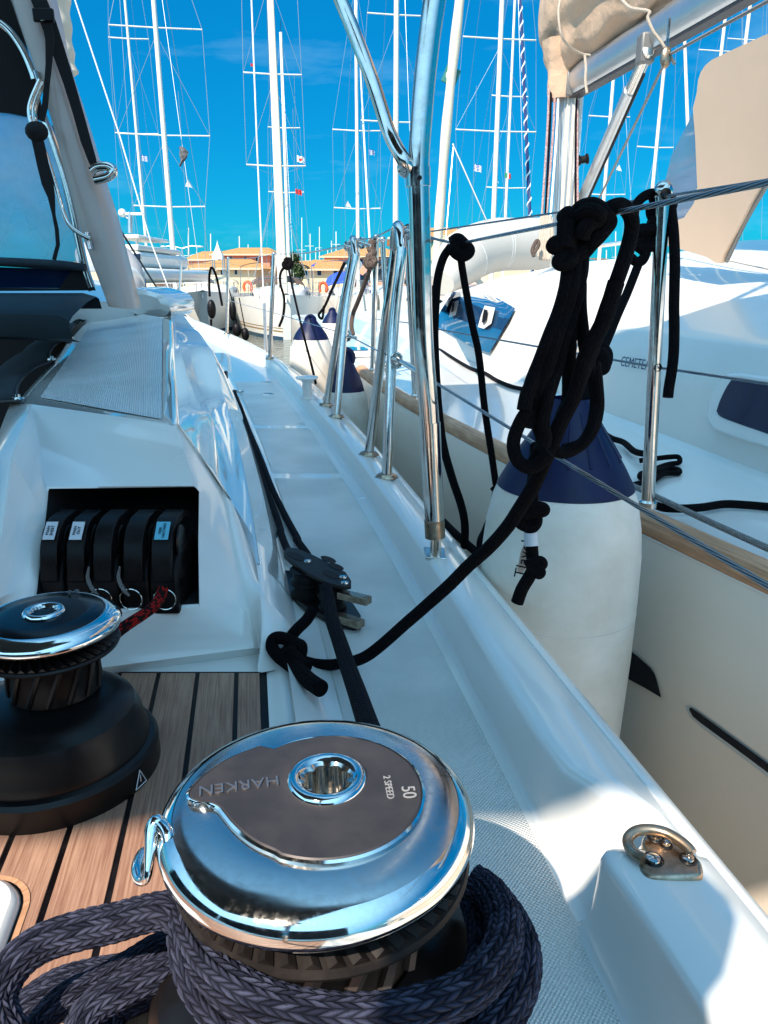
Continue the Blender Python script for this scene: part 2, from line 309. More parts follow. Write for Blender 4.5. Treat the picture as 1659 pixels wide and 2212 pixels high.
# ---------------------------------------------------------------- mesh building
class MB:
    def __init__(s): s.v = []; s.f = []; s.uv = []          # uv: list of per-face uv lists or None
    def add(s, vs, fs, uvs=None):
        o = len(s.v); s.v += [Vector(q) for q in vs]
        for i, f in enumerate(fs):
            s.f.append([o + j for j in f]); s.uv.append(uvs[i] if uvs else None)
        return s
    def grid(s, rows, closed=False, uvm=None, flip=False):
        n = len(rows[0]); vs = [q for r in rows for q in r]; fs = []; uvs = []
        for i in range(len(rows) - 1):
            for j in range(n if closed else n - 1):
                k = (j + 1) % n
                f = [i * n + j, i * n + k, (i + 1) * n + k, (i + 1) * n + j]
                if flip: f.reverse()
                fs.append(f)
                if uvm:
                    pts = [(i, j), (i, j + 1), (i + 1, j + 1), (i + 1, j)]
                    if flip: pts.reverse()
                    uvs.append([uvm(*q) for q in pts])
        return s.add(vs, fs, uvs or None)
    def box(s, c, size, rot=None):
        c = Vector(c); h = [q / 2 for q in size]; R = rot or Matrix.Identity(3); vs = []
        for dx in (-1, 1):
            for dy in (-1, 1):
                for dz in (-1, 1): vs.append(c + R @ Vector((dx * h[0], dy * h[1], dz * h[2])))
        return s.add(vs, [(0, 1, 3, 2), (4, 6, 7, 5), (0, 4, 5, 1), (2, 3, 7, 6), (0, 2, 6, 4), (1, 5, 7, 3)])
    def bar(s, a, b, w, h, up=(0, 0, 1)):
        a, b = Vector(a), Vector(b); d = b - a; L = d.length; d.normalize()
        x = d.cross(Vector(up)).normalized(); z = x.cross(d)
        R = Matrix((x, d, z)).transposed(); return s.box((a + b) / 2, (w, L, h), R)
    def tube(s, pts, r, seg=12, cap=True, smooth=0, vk=None, flat=1.0):
        P = spline(pts, smooth) if smooth else [Vector(p) for p in pts]
        n = len(P); rr = r if callable(r) else None
        nrm = None; rows = []; acc = 0; vv = []
        for i in range(n):
            d = (P[min(i + 1, n - 1)] - P[max(i - 1, 0)])
            if d.length < 1e-9: d = Vector((0, 0, 1))
            d.normalize()
            if nrm is None:
                nrm = d.cross(Vector((0, 0, 1)))
                if nrm.length < .1: nrm = d.cross(Vector((1, 0, 0)))
                nrm.normalize()
            else:
                nrm = nrm - d * nrm.dot(d); nrm.normalize()
            bn = d.cross(nrm); R = rr(i / (n - 1)) if rr else r
            rows.append([P[i] + nrm * (R * math.cos(2 * math.pi * k / seg)) + bn * (R * flat * math.sin(2 * math.pi * k / seg)) for k in range(seg)])
            if i: acc += (P[i] - P[i - 1]).length
            vv.append(acc)
        rad = (r(.5) if rr else r); kk = vk or 1.0 / (rad * .95)
        s.grid(rows, closed=True, uvm=lambda i, j: (j / seg, vv[i] * kk))
        if cap:
            s.add(rows[0], [list(range(seg))[::-1]]); s.add(rows[-1], [list(range(seg))])
        return s
    def lathe(s, prof, c=(0, 0, 0), seg=48, R=None, a0=0, a1=2 * math.pi):
        c = Vector(c); rows = []
        full = abs(a1 - a0 - 2 * math.pi) < 1e-6
        for (r, z) in prof:
            row = []
            for k in range(seg if full else seg + 1):
                a = a0 + (a1 - a0) * k / seg; q = Vector((r * math.cos(a), r * math.sin(a), z))
                row.append(c + (R @ q if R else q))
            rows.append(row)
        return s.grid(rows, closed=full)
    def prism(s, poly, dvec):                               # closed polygon extruded by dvec
        n = len(poly); dvec = Vector(dvec); a = [Vector(q) for q in poly]; b = [q + dvec for q in a]
        fs = [list(range(n)), [n + i for i in range(n)][::-1]]
        for i in range(n): fs.append([i, n + i, n + (i + 1) % n, (i + 1) % n])
        return s.add(a + b, fs)
    def sphere(s, c, r, seg=16, sz=(1, 1, 1)):
        c = Vector(c); rows = []
        for i in range(seg // 2 + 1):
            th = math.pi * i / (seg // 2)
            rows.append([c + Vector((sz[0] * r * math.sin(th) * math.cos(2 * math.pi * k / seg), sz[1] * r * math.sin(th) * math.sin(2 * math.pi * k / seg), -sz[2] * r * math.cos(th))) for k in range(seg)])
        return s.grid(rows, closed=True)
def spline(pts, n):
    P = [Vector(p) for p in pts]
    if len(P) < 3: return [P[0].lerp(P[-1], i / n) for i in range(n + 1)]
    out = []; Q = [P[0] * 2 - P[1]] + P + [P[-1] * 2 - P[-2]]
    for i in range(1, len(Q) - 2):
        a, b, c, d = Q[i - 1], Q[i], Q[i + 1], Q[i + 2]
        for k in range(n):
            t = k / n
            out.append(.5 * ((2 * b) + (c - a) * t + (2 * a - 5 * b + 4 * c - d) * t * t + (3 * b - a - 3 * c + d) * t ** 3))
    out.append(P[-1]); return out
ORG = {}
def empty(name, loc, label=None, cat=None, group=None, kind=None):
    o = bpy.data.objects.new(name, None); COL.objects.link(o); o.empty_display_size = .1
    w = Vector((loc[0], loc[1], loc[2] + H)); o.location = w; ORG[o.name] = w
    tag(o, label, cat, group, kind); return o
def tag(o, label=None, cat=None, group=None, kind=None):
    if label: o['label'] = label
    if cat: o['category'] = cat
    if group: o['group'] = group
    if kind: o['kind'] = kind
    return o
def obj(name, mb, m, parent=None, smooth=True, bev=0, sub=0, ang=40, label=None, cat=None, group=None, kind=None, seg=2, solid=0):
    vs = mb.v
    if parent is None:
        lo = [min(v[i] for v in vs) for i in range(3)]; hi = [max(v[i] for v in vs) for i in range(3)]
        w = Vector(((lo[0] + hi[0]) / 2, (lo[1] + hi[1]) / 2, lo[2] + H))
    else: w = ORG[parent.name]
    me = bpy.data.meshes.new(name)
    me.from_pydata([(v.x - w.x, v.y - w.y, v.z + H - w.z) for v in vs], [], mb.f)
    if any(u for u in mb.uv):
        ul = me.uv_layers.new(name='UVMap'); i = 0; dat = []
        for f, u in zip(mb.f, mb.uv):
            for k in range(len(f)): dat += list(u[k]) if u else [0, 0]
        ul.data.foreach_set('uv', dat)
    me.validate()
    ms = m if isinstance(m, (list, tuple)) else [m]
    for q in ms: me.materials.append(q if not isinstance(q, str) else M[q])
    o = bpy.data.objects.new(name, me); COL.objects.link(o)
    if parent is None: o.location = w
    else: o.parent = parent
    ORG[o.name] = w
    if bev:
        b = o.modifiers.new('bevel', 'BEVEL'); b.width = bev; b.segments = seg; b.limit_method = 'ANGLE'; b.angle_limit = math.radians(35)
        try: b.harden_normals = False
        except Exception: pass
    if solid:
        q = o.modifiers.new('solid', 'SOLIDIFY'); q.thickness = solid; q.offset = 0
    if sub:
        b = o.modifiers.new('sub', 'SUBSURF'); b.levels = sub; b.render_levels = sub
    if smooth:
        me.shade_smooth()
        try: me.set_sharp_from_angle(angle=math.radians(ang))
        except Exception: pass
    tag(o, label, cat, group, kind)
    return o
def textobj(name, body, size, loc, R, m, parent, ext=.0004):
    cu = bpy.data.curves.new(name, 'FONT'); cu.body = body; cu.size = size; cu.extrude = ext; cu.align_x = 'CENTER'; cu.align_y = 'CENTER'
    t = bpy.data.objects.new('tmp_text', cu); COL.objects.link(t)
    dg = bpy.context.evaluated_depsgraph_get(); me = bpy.data.meshes.new_from_object(t.evaluated_get(dg)); me.name = name
    bpy.data.objects.remove(t)
    me.materials.clear(); me.materials.append(M[m] if isinstance(m, str) else m)
    o = bpy.data.objects.new(name, me); COL.objects.link(o)
    w = ORG[parent.name]; o.parent = parent; ORG[o.name] = w
    T = Matrix.Translation(Vector(loc) + Vector((0, 0, H)) - w) @ R.to_4x4()
    me.transform(T); return o
def curveY(pts):                      # interpolate X (or any tuple) over Y
    P = sorted([(p[1], p[0], p[2]) for p in pts])
    def f(Y):
        if Y <= P[0][0]: a, b = P[0], P[1]
        elif Y >= P[-1][0]: a, b = P[-2], P[-1]
        else:
            for i in range(len(P) - 1):
                if P[i][0] <= Y <= P[i + 1][0]: break
            a, b = P[i], P[i + 1]
            # monotone-ish cubic
            def sl(j):
                if j <= 0: return (P[1][1] - P[0][1]) / (P[1][0] - P[0][0])
                if j >= len(P) - 1: return (P[-1][1] - P[-2][1]) / (P[-1][0] - P[-2][0])
                return (P[j + 1][1] - P[j - 1][1]) / (P[j + 1][0] - P[j - 1][0])
            h = b[0] - a[0]; t = (Y - a[0]) / h; m0, m1 = sl(i) * h, sl(i + 1) * h
            x = (2 * t ** 3 - 3 * t * t + 1) * a[1] + (t ** 3 - 2 * t * t + t) * m0 + (-2 * t ** 3 + 3 * t * t) * b[1] + (t ** 3 - t * t) * m1
            return x, a[2] + (b[2] - a[2]) * t
        t = (Y - a[0]) / (b[0] - a[0]); return a[1] + (b[1] - a[1]) * t, (P[0][2] if Y <= P[0][0] else P[-1][2])
    return f
def cz(z, pts): return curveY([onz(p, z) for p in pts])
def polyfit(pts, deg):                # least squares smoothing of traced points: X as a polynomial in Y
    n = deg + 1; A = [[0.0] * (n + 1) for _ in range(n)]
    for p in pts:
        w = 1.0 / (0.15 + abs(p[1]))
        for i in range(n):
            for j in range(n): A[i][j] += w * p[1] ** (i + j)
            A[i][n] += w * p[0] * p[1] ** i
    for i in range(n):
        k = max(range(i, n), key=lambda q: abs(A[q][i])); A[i], A[k] = A[k], A[i]
        for q in range(n):
            if q != i:
                g = A[q][i] / A[i][i]
                for j in range(i, n + 1): A[q][j] -= g * A[i][j]
    co = [A[i][n] / A[i][i] for i in range(n)]
    return lambda Y: sum(co[i] * Y ** i for i in range(n))
# ================================================================ OUR YACHT
V = Vector
U = V((-.168, .986, 0)).normalized(); RT = V((.986, .168, 0)).normalized()   # ahead / to starboard
own = empty('sailing_yacht', (-.6, 1.6, -1.6), 'white sailing yacht in the foreground with side deck, two winches and teak coaming', 'sailing yacht')
r1 = polyfit([onz(p, -.475) for p in [(438, 708), (508, 734), C3(720, 490), C3(1000, 720), C3(1280, 1010), C3(1480, 1210), C3(1659, 1400), A5(330, 1190), A5(585, 1502), B5(545, 0), B5(795, 290), B5(1659, 1340)]], 4)
r2 = polyfit([onz(p, -.46) for p in [C3(240, 325), C3(430, 405), C3(690, 560), C3(860, 720), C3(1000, 900), C3(1200, 1160), C3(1400, 1440), C3(1540, 1650), B2(830, 0), B2(1060, 390), B2(1270, 690), B2(1630, 1244), B5(560, 710)]], 4)
r3 = polyfit([onz(p, -.53) for p in [C3(660, 570), C3(760, 700), C3(900, 870), C3(1100, 1130), C3(1330, 1430), C3(1470, 1650), B2(690, 0), B2(1000, 510), B2(1390, 1244), B5(390, 870)]], 3)
r4 = polyfit([onz(p, -.53) for p in [C3(640, 620), C3(760, 790), C3(930, 990), C3(1100, 1200), C3(1280, 1430), C3(1400, 1640), B2(640, 60), B2(1000, 660), B2(1300, 1190), B5(200, 700), B5(490, 1290), B5(860, 1996)]], 3)
ft = polyfit([onz(p, -.53) for p in [C3(360, 590), C3(430, 740), C3(560, 1130), C3(660, 1500), C3(700, 1659), B2(300, 210), B2(400, 870), B2(470, 1090)]], 3)
sm = polyfit([onz(p, -.44) for p in [C3(370, 790), C3(450, 1050), C3(520, 1400), C3(560, 1659), B1(1300, 1640)]], 2)
def bl(a, b, t): return a + (b - a) * max(0, min(1, t))
YS = [-.8 + i * .06 for i in range(60)] + [2.8 + i * .12 for i in range(50)]
# widths forward of the traced part stay as they are there
def R3(Y): return r3(Y) if Y < 4.4 else r1(Y) - (r1(4.4) - r3(4.4)) * 1.0
def R2(Y):
    x = r2(Y) if Y < 7 else r1(Y) - (r1(7) - r2(7))
    x = max(x, R3(Y) + .006) if Y > .5 else max(R3(Y) + .018, x)
    k = max(0, min(1, (.655 - Y) / .075)); return x + .040 * k * k * (3 - 2 * k)
def R4(Y): return min(r4(Y), R3(Y) - .008) if Y < 4.2 else R3(Y) - .05
def FT(Y): return ft(Y) if Y < 4.3 else ft(4.3) + (Y - 4.3) * (r1(Y) - r1(4.3)) / max(.001, Y - 4.3) * 1.0
ZS = lambda Y: 0.004 * max(0, Y - 3) ** 2 * .6          # a little sheer forward
# rail
rows = []
for Y in YS:
    z = ZS(Y); o = r1(Y); a = R2(Y); b = R3(Y)
    rows.append([V((o + .000, Y, -.60 + z)), V((o + .001, Y, -.50 + z)), V((o, Y, -.487 + z)), V((o - .004, Y, -.478 + z)), V((o - .012, Y, -.474 + z)), V((o - .0205, Y, -.472 + z)), V((o - .022, Y, -.4745 + z)), V((o - .0235, Y, -.4715 + z)),
                 V((bl(o, a, .6), Y, -.462 + z)), V((a + .012, Y, -.4585 + z)), V((a + .003, Y, -.461 + z)), V((a - .002, Y, -.468 + z)), V((bl(a, b, .85), Y, -.522 + z)), V((b, Y, -.5285 + z)), V((b - .006, Y, -.531 + z))])
obj('toe_rail', MB().grid(rows), 'gel', own, ang=60)
# gutter + deck under the tread
rows = []
for Y in YS:
    z = ZS(Y); a = R3(Y) - .0055; f = FT(Y)
    rows.append([V((a, Y, -.5312 + z))] + [V((bl(a, f, k / 8), Y, -.532 + z)) for k in range(1, 8)] + [V((f + .012, Y, -.531 + z)), V((f, Y, -.524 + z)), V((f - .03, Y, -.50 + z))])
obj('side_deck', MB().grid(rows), 'gel', own, ang=60)
# raised tread panels with gaps across
g1 = onz(C3(650, 1265), -.53).y; g2 = onz(C3(570, 945), -.53).y
def tread(y0, y1, nm='tread_panel'):
    rows = []; n = max(8, int((y1 - y0) / .05))
    for i in range(n + 1):
        Y = y0 + (y1 - y0) * i / n; z = ZS(Y); a = R4(Y); f = FT(Y) + (.034 if Y < 3.5 else .034)
        w = a - f; e = .004 if 0 < i < n else .010; zz = -.5296 + z; zl = -.5335 + z
        cols = [V((a + .003, Y, zl))] + [V((a - w * k / 6 - (0 if k < 6 else 0), Y, zz if 0 < i < n else zl)) for k in range(7)] + [V((f - .003, Y, zl))]
        rows.append(cols)
    def uv(i, j): q = rows[i][j]; return (q.x * U.y - q.y * U.x, q.x * U.x + q.y * U.y)
    obj(nm, MB().grid(rows, uvm=uv), 'tread', own, ang=50)
tread(-.75, g1 - .006); tread(g1 + .006, g2 - .006); tread(g2 + .006, 4.1)
# thin wire-like bow deck sheet beyond, and the hull side
rows = []
for Y in YS:
    z = ZS(Y); o = r1(Y)
    rows.append([V((o + .0005, Y, -.56 + z)), V((o + .004, Y, -.9)), V((o - .02, Y, -1.4)), V((o - .10, Y, -1.9)), V((o - .22, Y, -2.3))])
obj('hull', MB().grid(rows, flip=True), 'gel', own)
# ---- raised plinth carrying the padeye
bt = curveY([onz(B5(*p), -.508) for p in [(600, 1212), (720, 1480), (860, 1740), (1000, 1996)]])
tp = curveY([onz(B5(*p), -.452) for p in [(655, 985), (770, 1130), (960, 1400), (1130, 1650), (1350, 1996)]])
yf = .536
rows = []
for i in range(46):
    Y = yf - (i / 45) ** 2.2 * 1.25
    k = math.sin(min(1, (yf - Y) / .020) * math.pi / 2)               # rounded front end
    b = bt(min(Y, yf))[0]; t = max(tp(Y)[0], b + .003); o = r1(Y) - .024
    b = bl(o - .04, b, k); t = bl(o - .035, t, k); zt = bl(-.4685, -.452, k)
    rows.append([V((b - .016, Y, -.5325)), V((b - .008, Y, -.527)), V((b - .001, Y, -.512)), V((bl(b, t, .5), Y, bl(-.508, zt, .5))), V((bl(b, t, .9), Y, bl(-.508, zt, .88))), V((t + .002, Y, zt - .0015)), V((t + .007, Y, zt)), V((bl(t, o, .7), Y, zt - .004)), V((o - .004, Y, zt - .009)), V((o, Y, -.473))])
obj('rail_plinth', MB().grid(rows, flip=True), 'gel', own, ang=70)

# ---- coachroof and coaming
PNL_N = [onz((87, 860), -.22), onz((349, 907), -.22)]; PNL_F = [onz((222, 664), -.13), onz((351, 687), -.13)]
def mixv(a, b, t): return a + (b - a) * t
def coachtop():
    mb = MB(); rows = []
    n = 24
    for i in range(n + 1):
        t = i / n; a = mixv(PNL_N[0], PNL_F[0], t); b = mixv(PNL_N[1], PNL_F[1], t)
        rows.append([mixv(a, b, k / 8) + V((0, 0, .0015)) for k in range(9)])
    def uv(i, j): q = rows[i][j]; d = (PNL_F[0] - PNL_N[0]).normalized(); return (q.dot(V((d.y, -d.x, 0)).normalized()), q.dot(d))
    obj('ribbed_tread_panel', mb.grid(rows, uvm=uv), 'ribs', own)
coachtop()
EN = [onz((381, 917), -.215), onz((378, 850), -.20), onz((373, 786), -.177), onz((371, 725), -.15), onz((370, 691), -.128)]
def curve_at(pts, t):                                   # sample a polyline of points by parameter
    x = t * (len(pts) - 1); i = min(int(x), len(pts) - 2); f = x - i
    P = [pts[max(i - 1, 0)], pts[i], pts[i + 1], pts[min(i + 2, len(pts) - 1)]]
    return .5 * ((2 * P[1]) + (P[2] - P[0]) * f + (2 * P[0] - 5 * P[1] + 4 * P[2] - P[3]) * f * f + (P[3] - P[0] + 3 * (P[1] - P[2])) * f ** 3) if 0 < i < len(pts) - 2 else P[1] + (P[2] - P[1]) * f
# left rolled edge of the coaming
LE = [onz((42, 862), -.222), onz((113, 783), -.205), onz((154, 732), -.18), onz((190, 693), -.155), onz((222, 662), -.131)]
n = 30; rows = []
for i in range(n + 1):
    t = i / n
    e = curve_at(EN, t); a = mixv(PNL_N[0], PNL_F[0], t); b = mixv(PNL_N[1], PNL_F[1], t); l = curve_at(LE, t)
    up = V((0, 0, 1))
    rows.append([e + V((.004, 0, -.012)), e + V((0, 0, -.003)), e + V((-.006, 0, 0)), b + V((.003, 0, .000)), mixv(a, b, .5) - up * .0015, a - V((.003, 0, 0)), mixv(a, l, .5) + up * .001, l, l + V((-.012, 0, -.012)), l + V((-.018, 0, -.05))])
_l = [onz((68, 873), -.215), onz((381, 917), -.215)]
A_, B_ = _l[0] + V((0, .004, -.003)), _l[1] + V((0, .004, -.003))
rows.insert(0, [B_, B_, B_, mixv(B_, A_, .1), mixv(B_, A_, .5), mixv(B_, A_, .92), mixv(B_, A_, .97), A_, A_ + V((-.01, 0, -.012)), A_ + V((-.012, 0, -.05))])
obj('coaming_top', MB().grid(rows), 'gelwave', own, ang=50)
obj('coaming_shade_strip', MB().grid([[r_[-1], r_[-1] + V((-.004, 0, -.30))] for r_ in rows]), 'blackc', own)  # black strip standing for the shade on the coaming's inner side
# outboard face, ledge, lower face down to the deck
def led(Y):                                             # ledge outer edge
    pts = [(.9, -.445), (2.4, -.445), (2.81, -.43), (3.05, -.26), (3.3, -.21), (3.45, -.15), (3.62, -.083), (4.5, -.06)]
    for i in range(len(pts) - 1):
        if Y <= pts[i + 1][0]:
            a, b = pts[i], pts[i + 1]; t = max(0, (Y - a[0]) / (b[0] - a[0])); t = t * t * (3 - 2 * t); return a[1] + (b[1] - a[1]) * t
    return pts[-1][1]
xs = [(2.81, -.587), (3.05, -.68), (3.3, -.79), (3.45, -.89), (3.62, -1.0), (4.5, -1.5)]
def ledx(Y):
    if Y <= 2.81: return sm(Y)
    for i in range(len(xs) - 1):
        if Y <= xs[i + 1][0]:
            a, b = xs[i], xs[i + 1]; return a[1] + (b[1] - a[1]) * (Y - a[0]) / (b[0] - a[0])
    return xs[-1][1]
GP = [(472, 1014), (472, 940), (466, 858), (450, 795), (415, 740), (372, 690)]
rows = []
n = 60
for i in range(n + 1):
    t = i / n; Y = 1.18 + (3.62 - 1.18) * t ** 1.25
    te = min(1, (Y - 1.16) / (2.57 - 1.16)); e = curve_at(EN, te)
    if Y > 2.57: e = mixv(EN[-1], V((-.95, 3.5, -.09)), min(1, (Y - 2.57) / .95))
    S = V((ledx(Y), Y, led(Y)))
    wd = .055 if Y < 2.4 else bl(.055, .10, (Y - 2.4) / .8)
    G = S + V((-wd, -.006, .010 + (0 if Y < 2.7 else .0)))
    G2 = G + V((-.012, 0, .012))
    f = V((FT(Y) if Y < 4.3 else FT(4.3), Y, -.525 + ZS(Y)))
    if f.x < S.x + .004: f.x = S.x + .004
    mid = mixv(e, G2, .5) + V((-.012, 0, -.012)); q1 = mixv(e, G2, .25) + V((-.004, 0, -.004)); q3 = mixv(e, G2, .75) + V((-.014, 0, -.014))
    rows.append([f + V((.004, 0, -.006)), f, mixv(f, S, .5) + V((.006, 0, .0)), S + V((.004, 0, -.012)), S + V((.002, 0, -.008)), S + V((-.004, 0, -.008)), S + V((-.004, 0, 0)), mixv(S, G, .5) + V((0, 0, .004)), G, G2, q3, mid, q1, e + V((.002, 0, -.012)), e + V((.0, 0, -.003))])
obj('coaming_side', MB().grid(rows, flip=False), 'gelwave', own, ang=55)
# ---- clutch housing at the after end of the coaming
TLo, T2, TR, R2_, R3_, BR = onz((68, 873), -.215), onz((381, 917), -.215), at(478, 1054, 1.25), at(506, 1203, 1.193), at(537, 1322, 1.12), onz((556, 1402), -.522)
BL = onz((215, 1447), -.522); BL = mixv(BR, BL, 1.9)
L1, L2, L3 = at(26, 983, 1.08), at(0, 1159, 1.06), at(-20, 1300, 1.0)
outer = [TLo, mixv(TLo, T2, .33), mixv(TLo, T2, .66), T2, mixv(T2, TR, .5), TR, R2_, R3_, BR, mixv(BR, BL, .33), mixv(BR, BL, .66), BL, L3, L2, L1, mixv(L1, TLo, .5)]
def hp(x, y, t): return at(x, y, t)
HTL, HTR, HBR, HBL = hp(103, 1058, 1.13), hp(425, 1054, 1.15), hp(427, 1308, 1.09), hp(70, 1330, 1.03)
inner = [HTL, mixv(HTL, HTR, .33), mixv(HTL, HTR, .66), HTR + V((-.004, 0, 0)), HTR + V((0, 0, -.003)), HTR + V((.002, 0, -.006)), mixv(HTR, HBR, .5), mixv(HTR, HBR, .8), HBR, mixv(HBR, HBL, .33), mixv(HBR, HBL, .66), HBL, mixv(HBL, HTL, .25), mixv(HBL, HTL, .5), mixv(HBL, HTL, .75), HTL + V((-.002, 0, -.004))]
def lp(k, r=0.0):                                       # ring between outer (0) and inner (1)
    return [mixv(a, b, k) for a, b in zip(outer, inner)]
cen = sum(inner, V((0, 0, 0))) / len(inner); back = V((0, .22, -.03))
lip = [p + (p - cen).normalized() * .006 + V((0, .010, -.008)) for p in outer]
rings = [[p + V((0, .02, -.03)) for p in lip], lip, lp(0), [mixv(a, b, .05) - V((0, .003, .0)) for a, b in zip(outer, inner)]]
rings += [[mixv(a, b, k) + V((0, .003 * math.sin(k * math.pi), -.001 * math.sin(k * math.pi))) for a, b in zip(outer, inner)] for k in (.25, .5, .75)]
rings += [lp(.97), [p + V((0, .006, 0)) for p in inner]]
obj('clutch_housing', MB().grid(rings, closed=True), 'gel', own, ang=42)
rings = [[p + V((0, .0055, 0)) for p in inner], [p + V((0, .09, -.01)) for p in inner], [mixv(p, cen, .2) + back for p in inner]]
mb = MB().grid(rings, closed=True); mb.add(rings[-1], [list(range(16))])
obj('line_locker_recess', mb, 'dk', own, smooth=False)
# lower outboard corner between housing crest and the seam, down to the deck
crest = [T2, mixv(T2, TR, .5), TR, R2_, R3_, BR]
rows = []
for i in range(25):
    t = i / 24; c_ = curve_at(crest, t)
    Y = bl(1.30, .955, t); s_ = V((sm(Y), Y, -.445)) if t < .8 else V((bl(sm(Y), onz((572, 1402), -.52).x, (t - .8) / .2), Y, bl(-.445, -.520, (t - .8) / .2)))
    Yf = Y; f = V((ft(Yf), Yf, -.526))
    if s_.x > f.x - .01: s_.x = f.x - .01
    rows.append([f + V((.004, 0, -.006)), f, mixv(f, s_, .5) + V((.005, 0, 0)), s_ + V((.003, 0, -.010)), s_ + V((-.003, 0, -.009)), s_ + V((-.003, 0, 0)), mixv(s_, c_, .35) + V((.0, 0, .002)), mixv(s_, c_, .7) + V((.004, 0, .004)), c_ + V((.003, 0, .001)), c_ + V((-.002, .002, .0))])
rows = [[p + V((0, 0, 0)) for p in r] for r in rows]
obj('coaming_corner', MB().grid(rows), 'gel', own, ang=55)
# after extension of the side moulding beside the teak
rows = []
for i in range(30):
    Y = .958 - i * .06
    f = ft(Y); s_ = onz((606, 1580), -.54).x + (Y - onz((606, 1580), -.54).y) * -.17
    rows.append([V((f + .006, Y, -.5305)), V((f, Y, -.527)), V((f - .02, Y, -.5215)), V((s_ + .012, Y, -.5205)), V((s_ + .004, Y, -.5225)), V((s_ - .004, Y, -.530)), V((s_ - .018, Y, -.5345)), V((s_ - .8, Y, -.5345))])
obj('coaming_aft_ledge', MB().grid(rows), 'gel', own, ang=60)
# gelcoat margin in front of the housing and outer cockpit side
mb = MB(); mb.add([V((-.95, 1.4, -.5346)), V((-.10, 1.4, -.5346)), V((-.10, .94, -.5346)), V((-.95, .94, -.5346))], [(0, 1, 2, 3)])
obj('coaming_margin', mb, 'gel', own, smooth=False)
rows = [[TLo + V((0, 0, 0)), LE[0] + V((-.02, 0, -.01)), LE[0] + V((-.03, 0, -.3))], [L1, L1 + V((-.05, .02, -.02)), L1 + V((-.07, .02, -.3))], [L2, L2 + V((-.06, .02, -.03)), L2 + V((-.08, .02, -.3))], [L3, L3 + V((-.06, .02, -.03)), L3 + V((-.08, .02, -.3))]]
obj('coaming_inner_side', MB().grid(rows), 'gel', own, ang=60)

# ---- teak: planks laid over black caulking
TZ = -.531
PY = [onz(p, -.53) for p in [(345, 1467), (433, 1460), (516, 1455), (568, 1450)]]
yend = .955
mb = MB(); x0 = onz((568, 1450), TZ).x
tk = MB(); cpt = MB()
W_ = .0495; GAP = .0052
def pl(xr, Y): return xr + (Y - yend) * -.172
k = 0; xr = x0 - .004
while k < 19:
    w = .030 if k == 0 else W_
    a, b = xr, xr - w; seg = 12; rows = []
    for i in range(seg + 1):
        Y = yend - i * (1.9 / seg)
        rows.append([V((pl(a, Y), Y, TZ - .004)), V((pl(a, Y) - .0006, Y, TZ)), V((pl(b, Y) + .0006, Y, TZ)), V((pl(b, Y), Y, TZ - .004))])
    off = k * .37
    def uv(i, j, rows=rows, off=off): q = rows[i][j]; return (q.x + q.y * .172 + off, q.y + off * 3)
    tk.grid(rows, uvm=uv)
    tk.add(rows[0], [(0, 1, 2, 3)])
    xr = b - GAP; k += 1
cpt.add([V((pl(x0 + .006, yend + .007), yend + .007, TZ - .0018)), V((pl(x0 - 1.05, yend + .007), yend + .007, TZ - .0018)), V((pl(x0 - 1.05, -.95), -.95, TZ - .0018)), V((pl(x0 + .006, -.95), -.95, TZ - .0018))], [(0, 3, 2, 1)])
obj('caulking', cpt, 'black', own, smooth=False)
obj('teak_deck', tk, 'teak', own, smooth=False)
# white hatch corner let into the teak at the lower left
def rrect(cx, cy, w, h, r, z, n=8, ang=0.0):
    P = []
    for (sx, sy, a0) in ((1, 1, 0), (-1, 1, 90), (-1, -1, 180), (1, -1, 270)):
        for k in range(n + 1):
            a = math.radians(a0 + 90 * k / n)
            P.append(V((sx * (w / 2 - r) + r * math.cos(a), sy * (h / 2 - r) + r * math.sin(a), 0)))
    R = Matrix.Rotation(ang, 3, 'Z'); return [R @ p + V((cx, cy, z)) for p in P]
hc = onz((90, 1880), TZ)
hx, hy = hc.x - .119, hc.y - .193
mb = MB(); rings = [rrect(hx, hy, .30, .34, .045, TZ + .001, ang=.17), rrect(hx, hy, .285, .325, .04, TZ + .001, ang=.17)]
mb.grid(rings, closed=True, uvm=lambda i, j: (j * .01, i * .01)); obj('hatch_surround', mb, 'teakr', own, smooth=False)
mb = MB(); rings = [rrect(hx, hy, .285, .325, .04, TZ + .0008, ang=.17), rrect(hx, hy, .281, .321, .039, TZ + .007, ang=.17), rrect(hx, hy, .272, .312, .034, TZ + .010, ang=.17)]
mb.grid(rings, closed=True); mb.add(rings[-1], [list(range(36))]); obj('hatch_lid', mb, 'gel', own)
rings = [rrect(hx, hy, .290, .330, .042, TZ + .0012, ang=.17), rrect(hx, hy, .286, .326, .040, TZ + .0018, ang=.17)]
obj('hatch_seal', MB().grid(rings, closed=True), 'black', own)

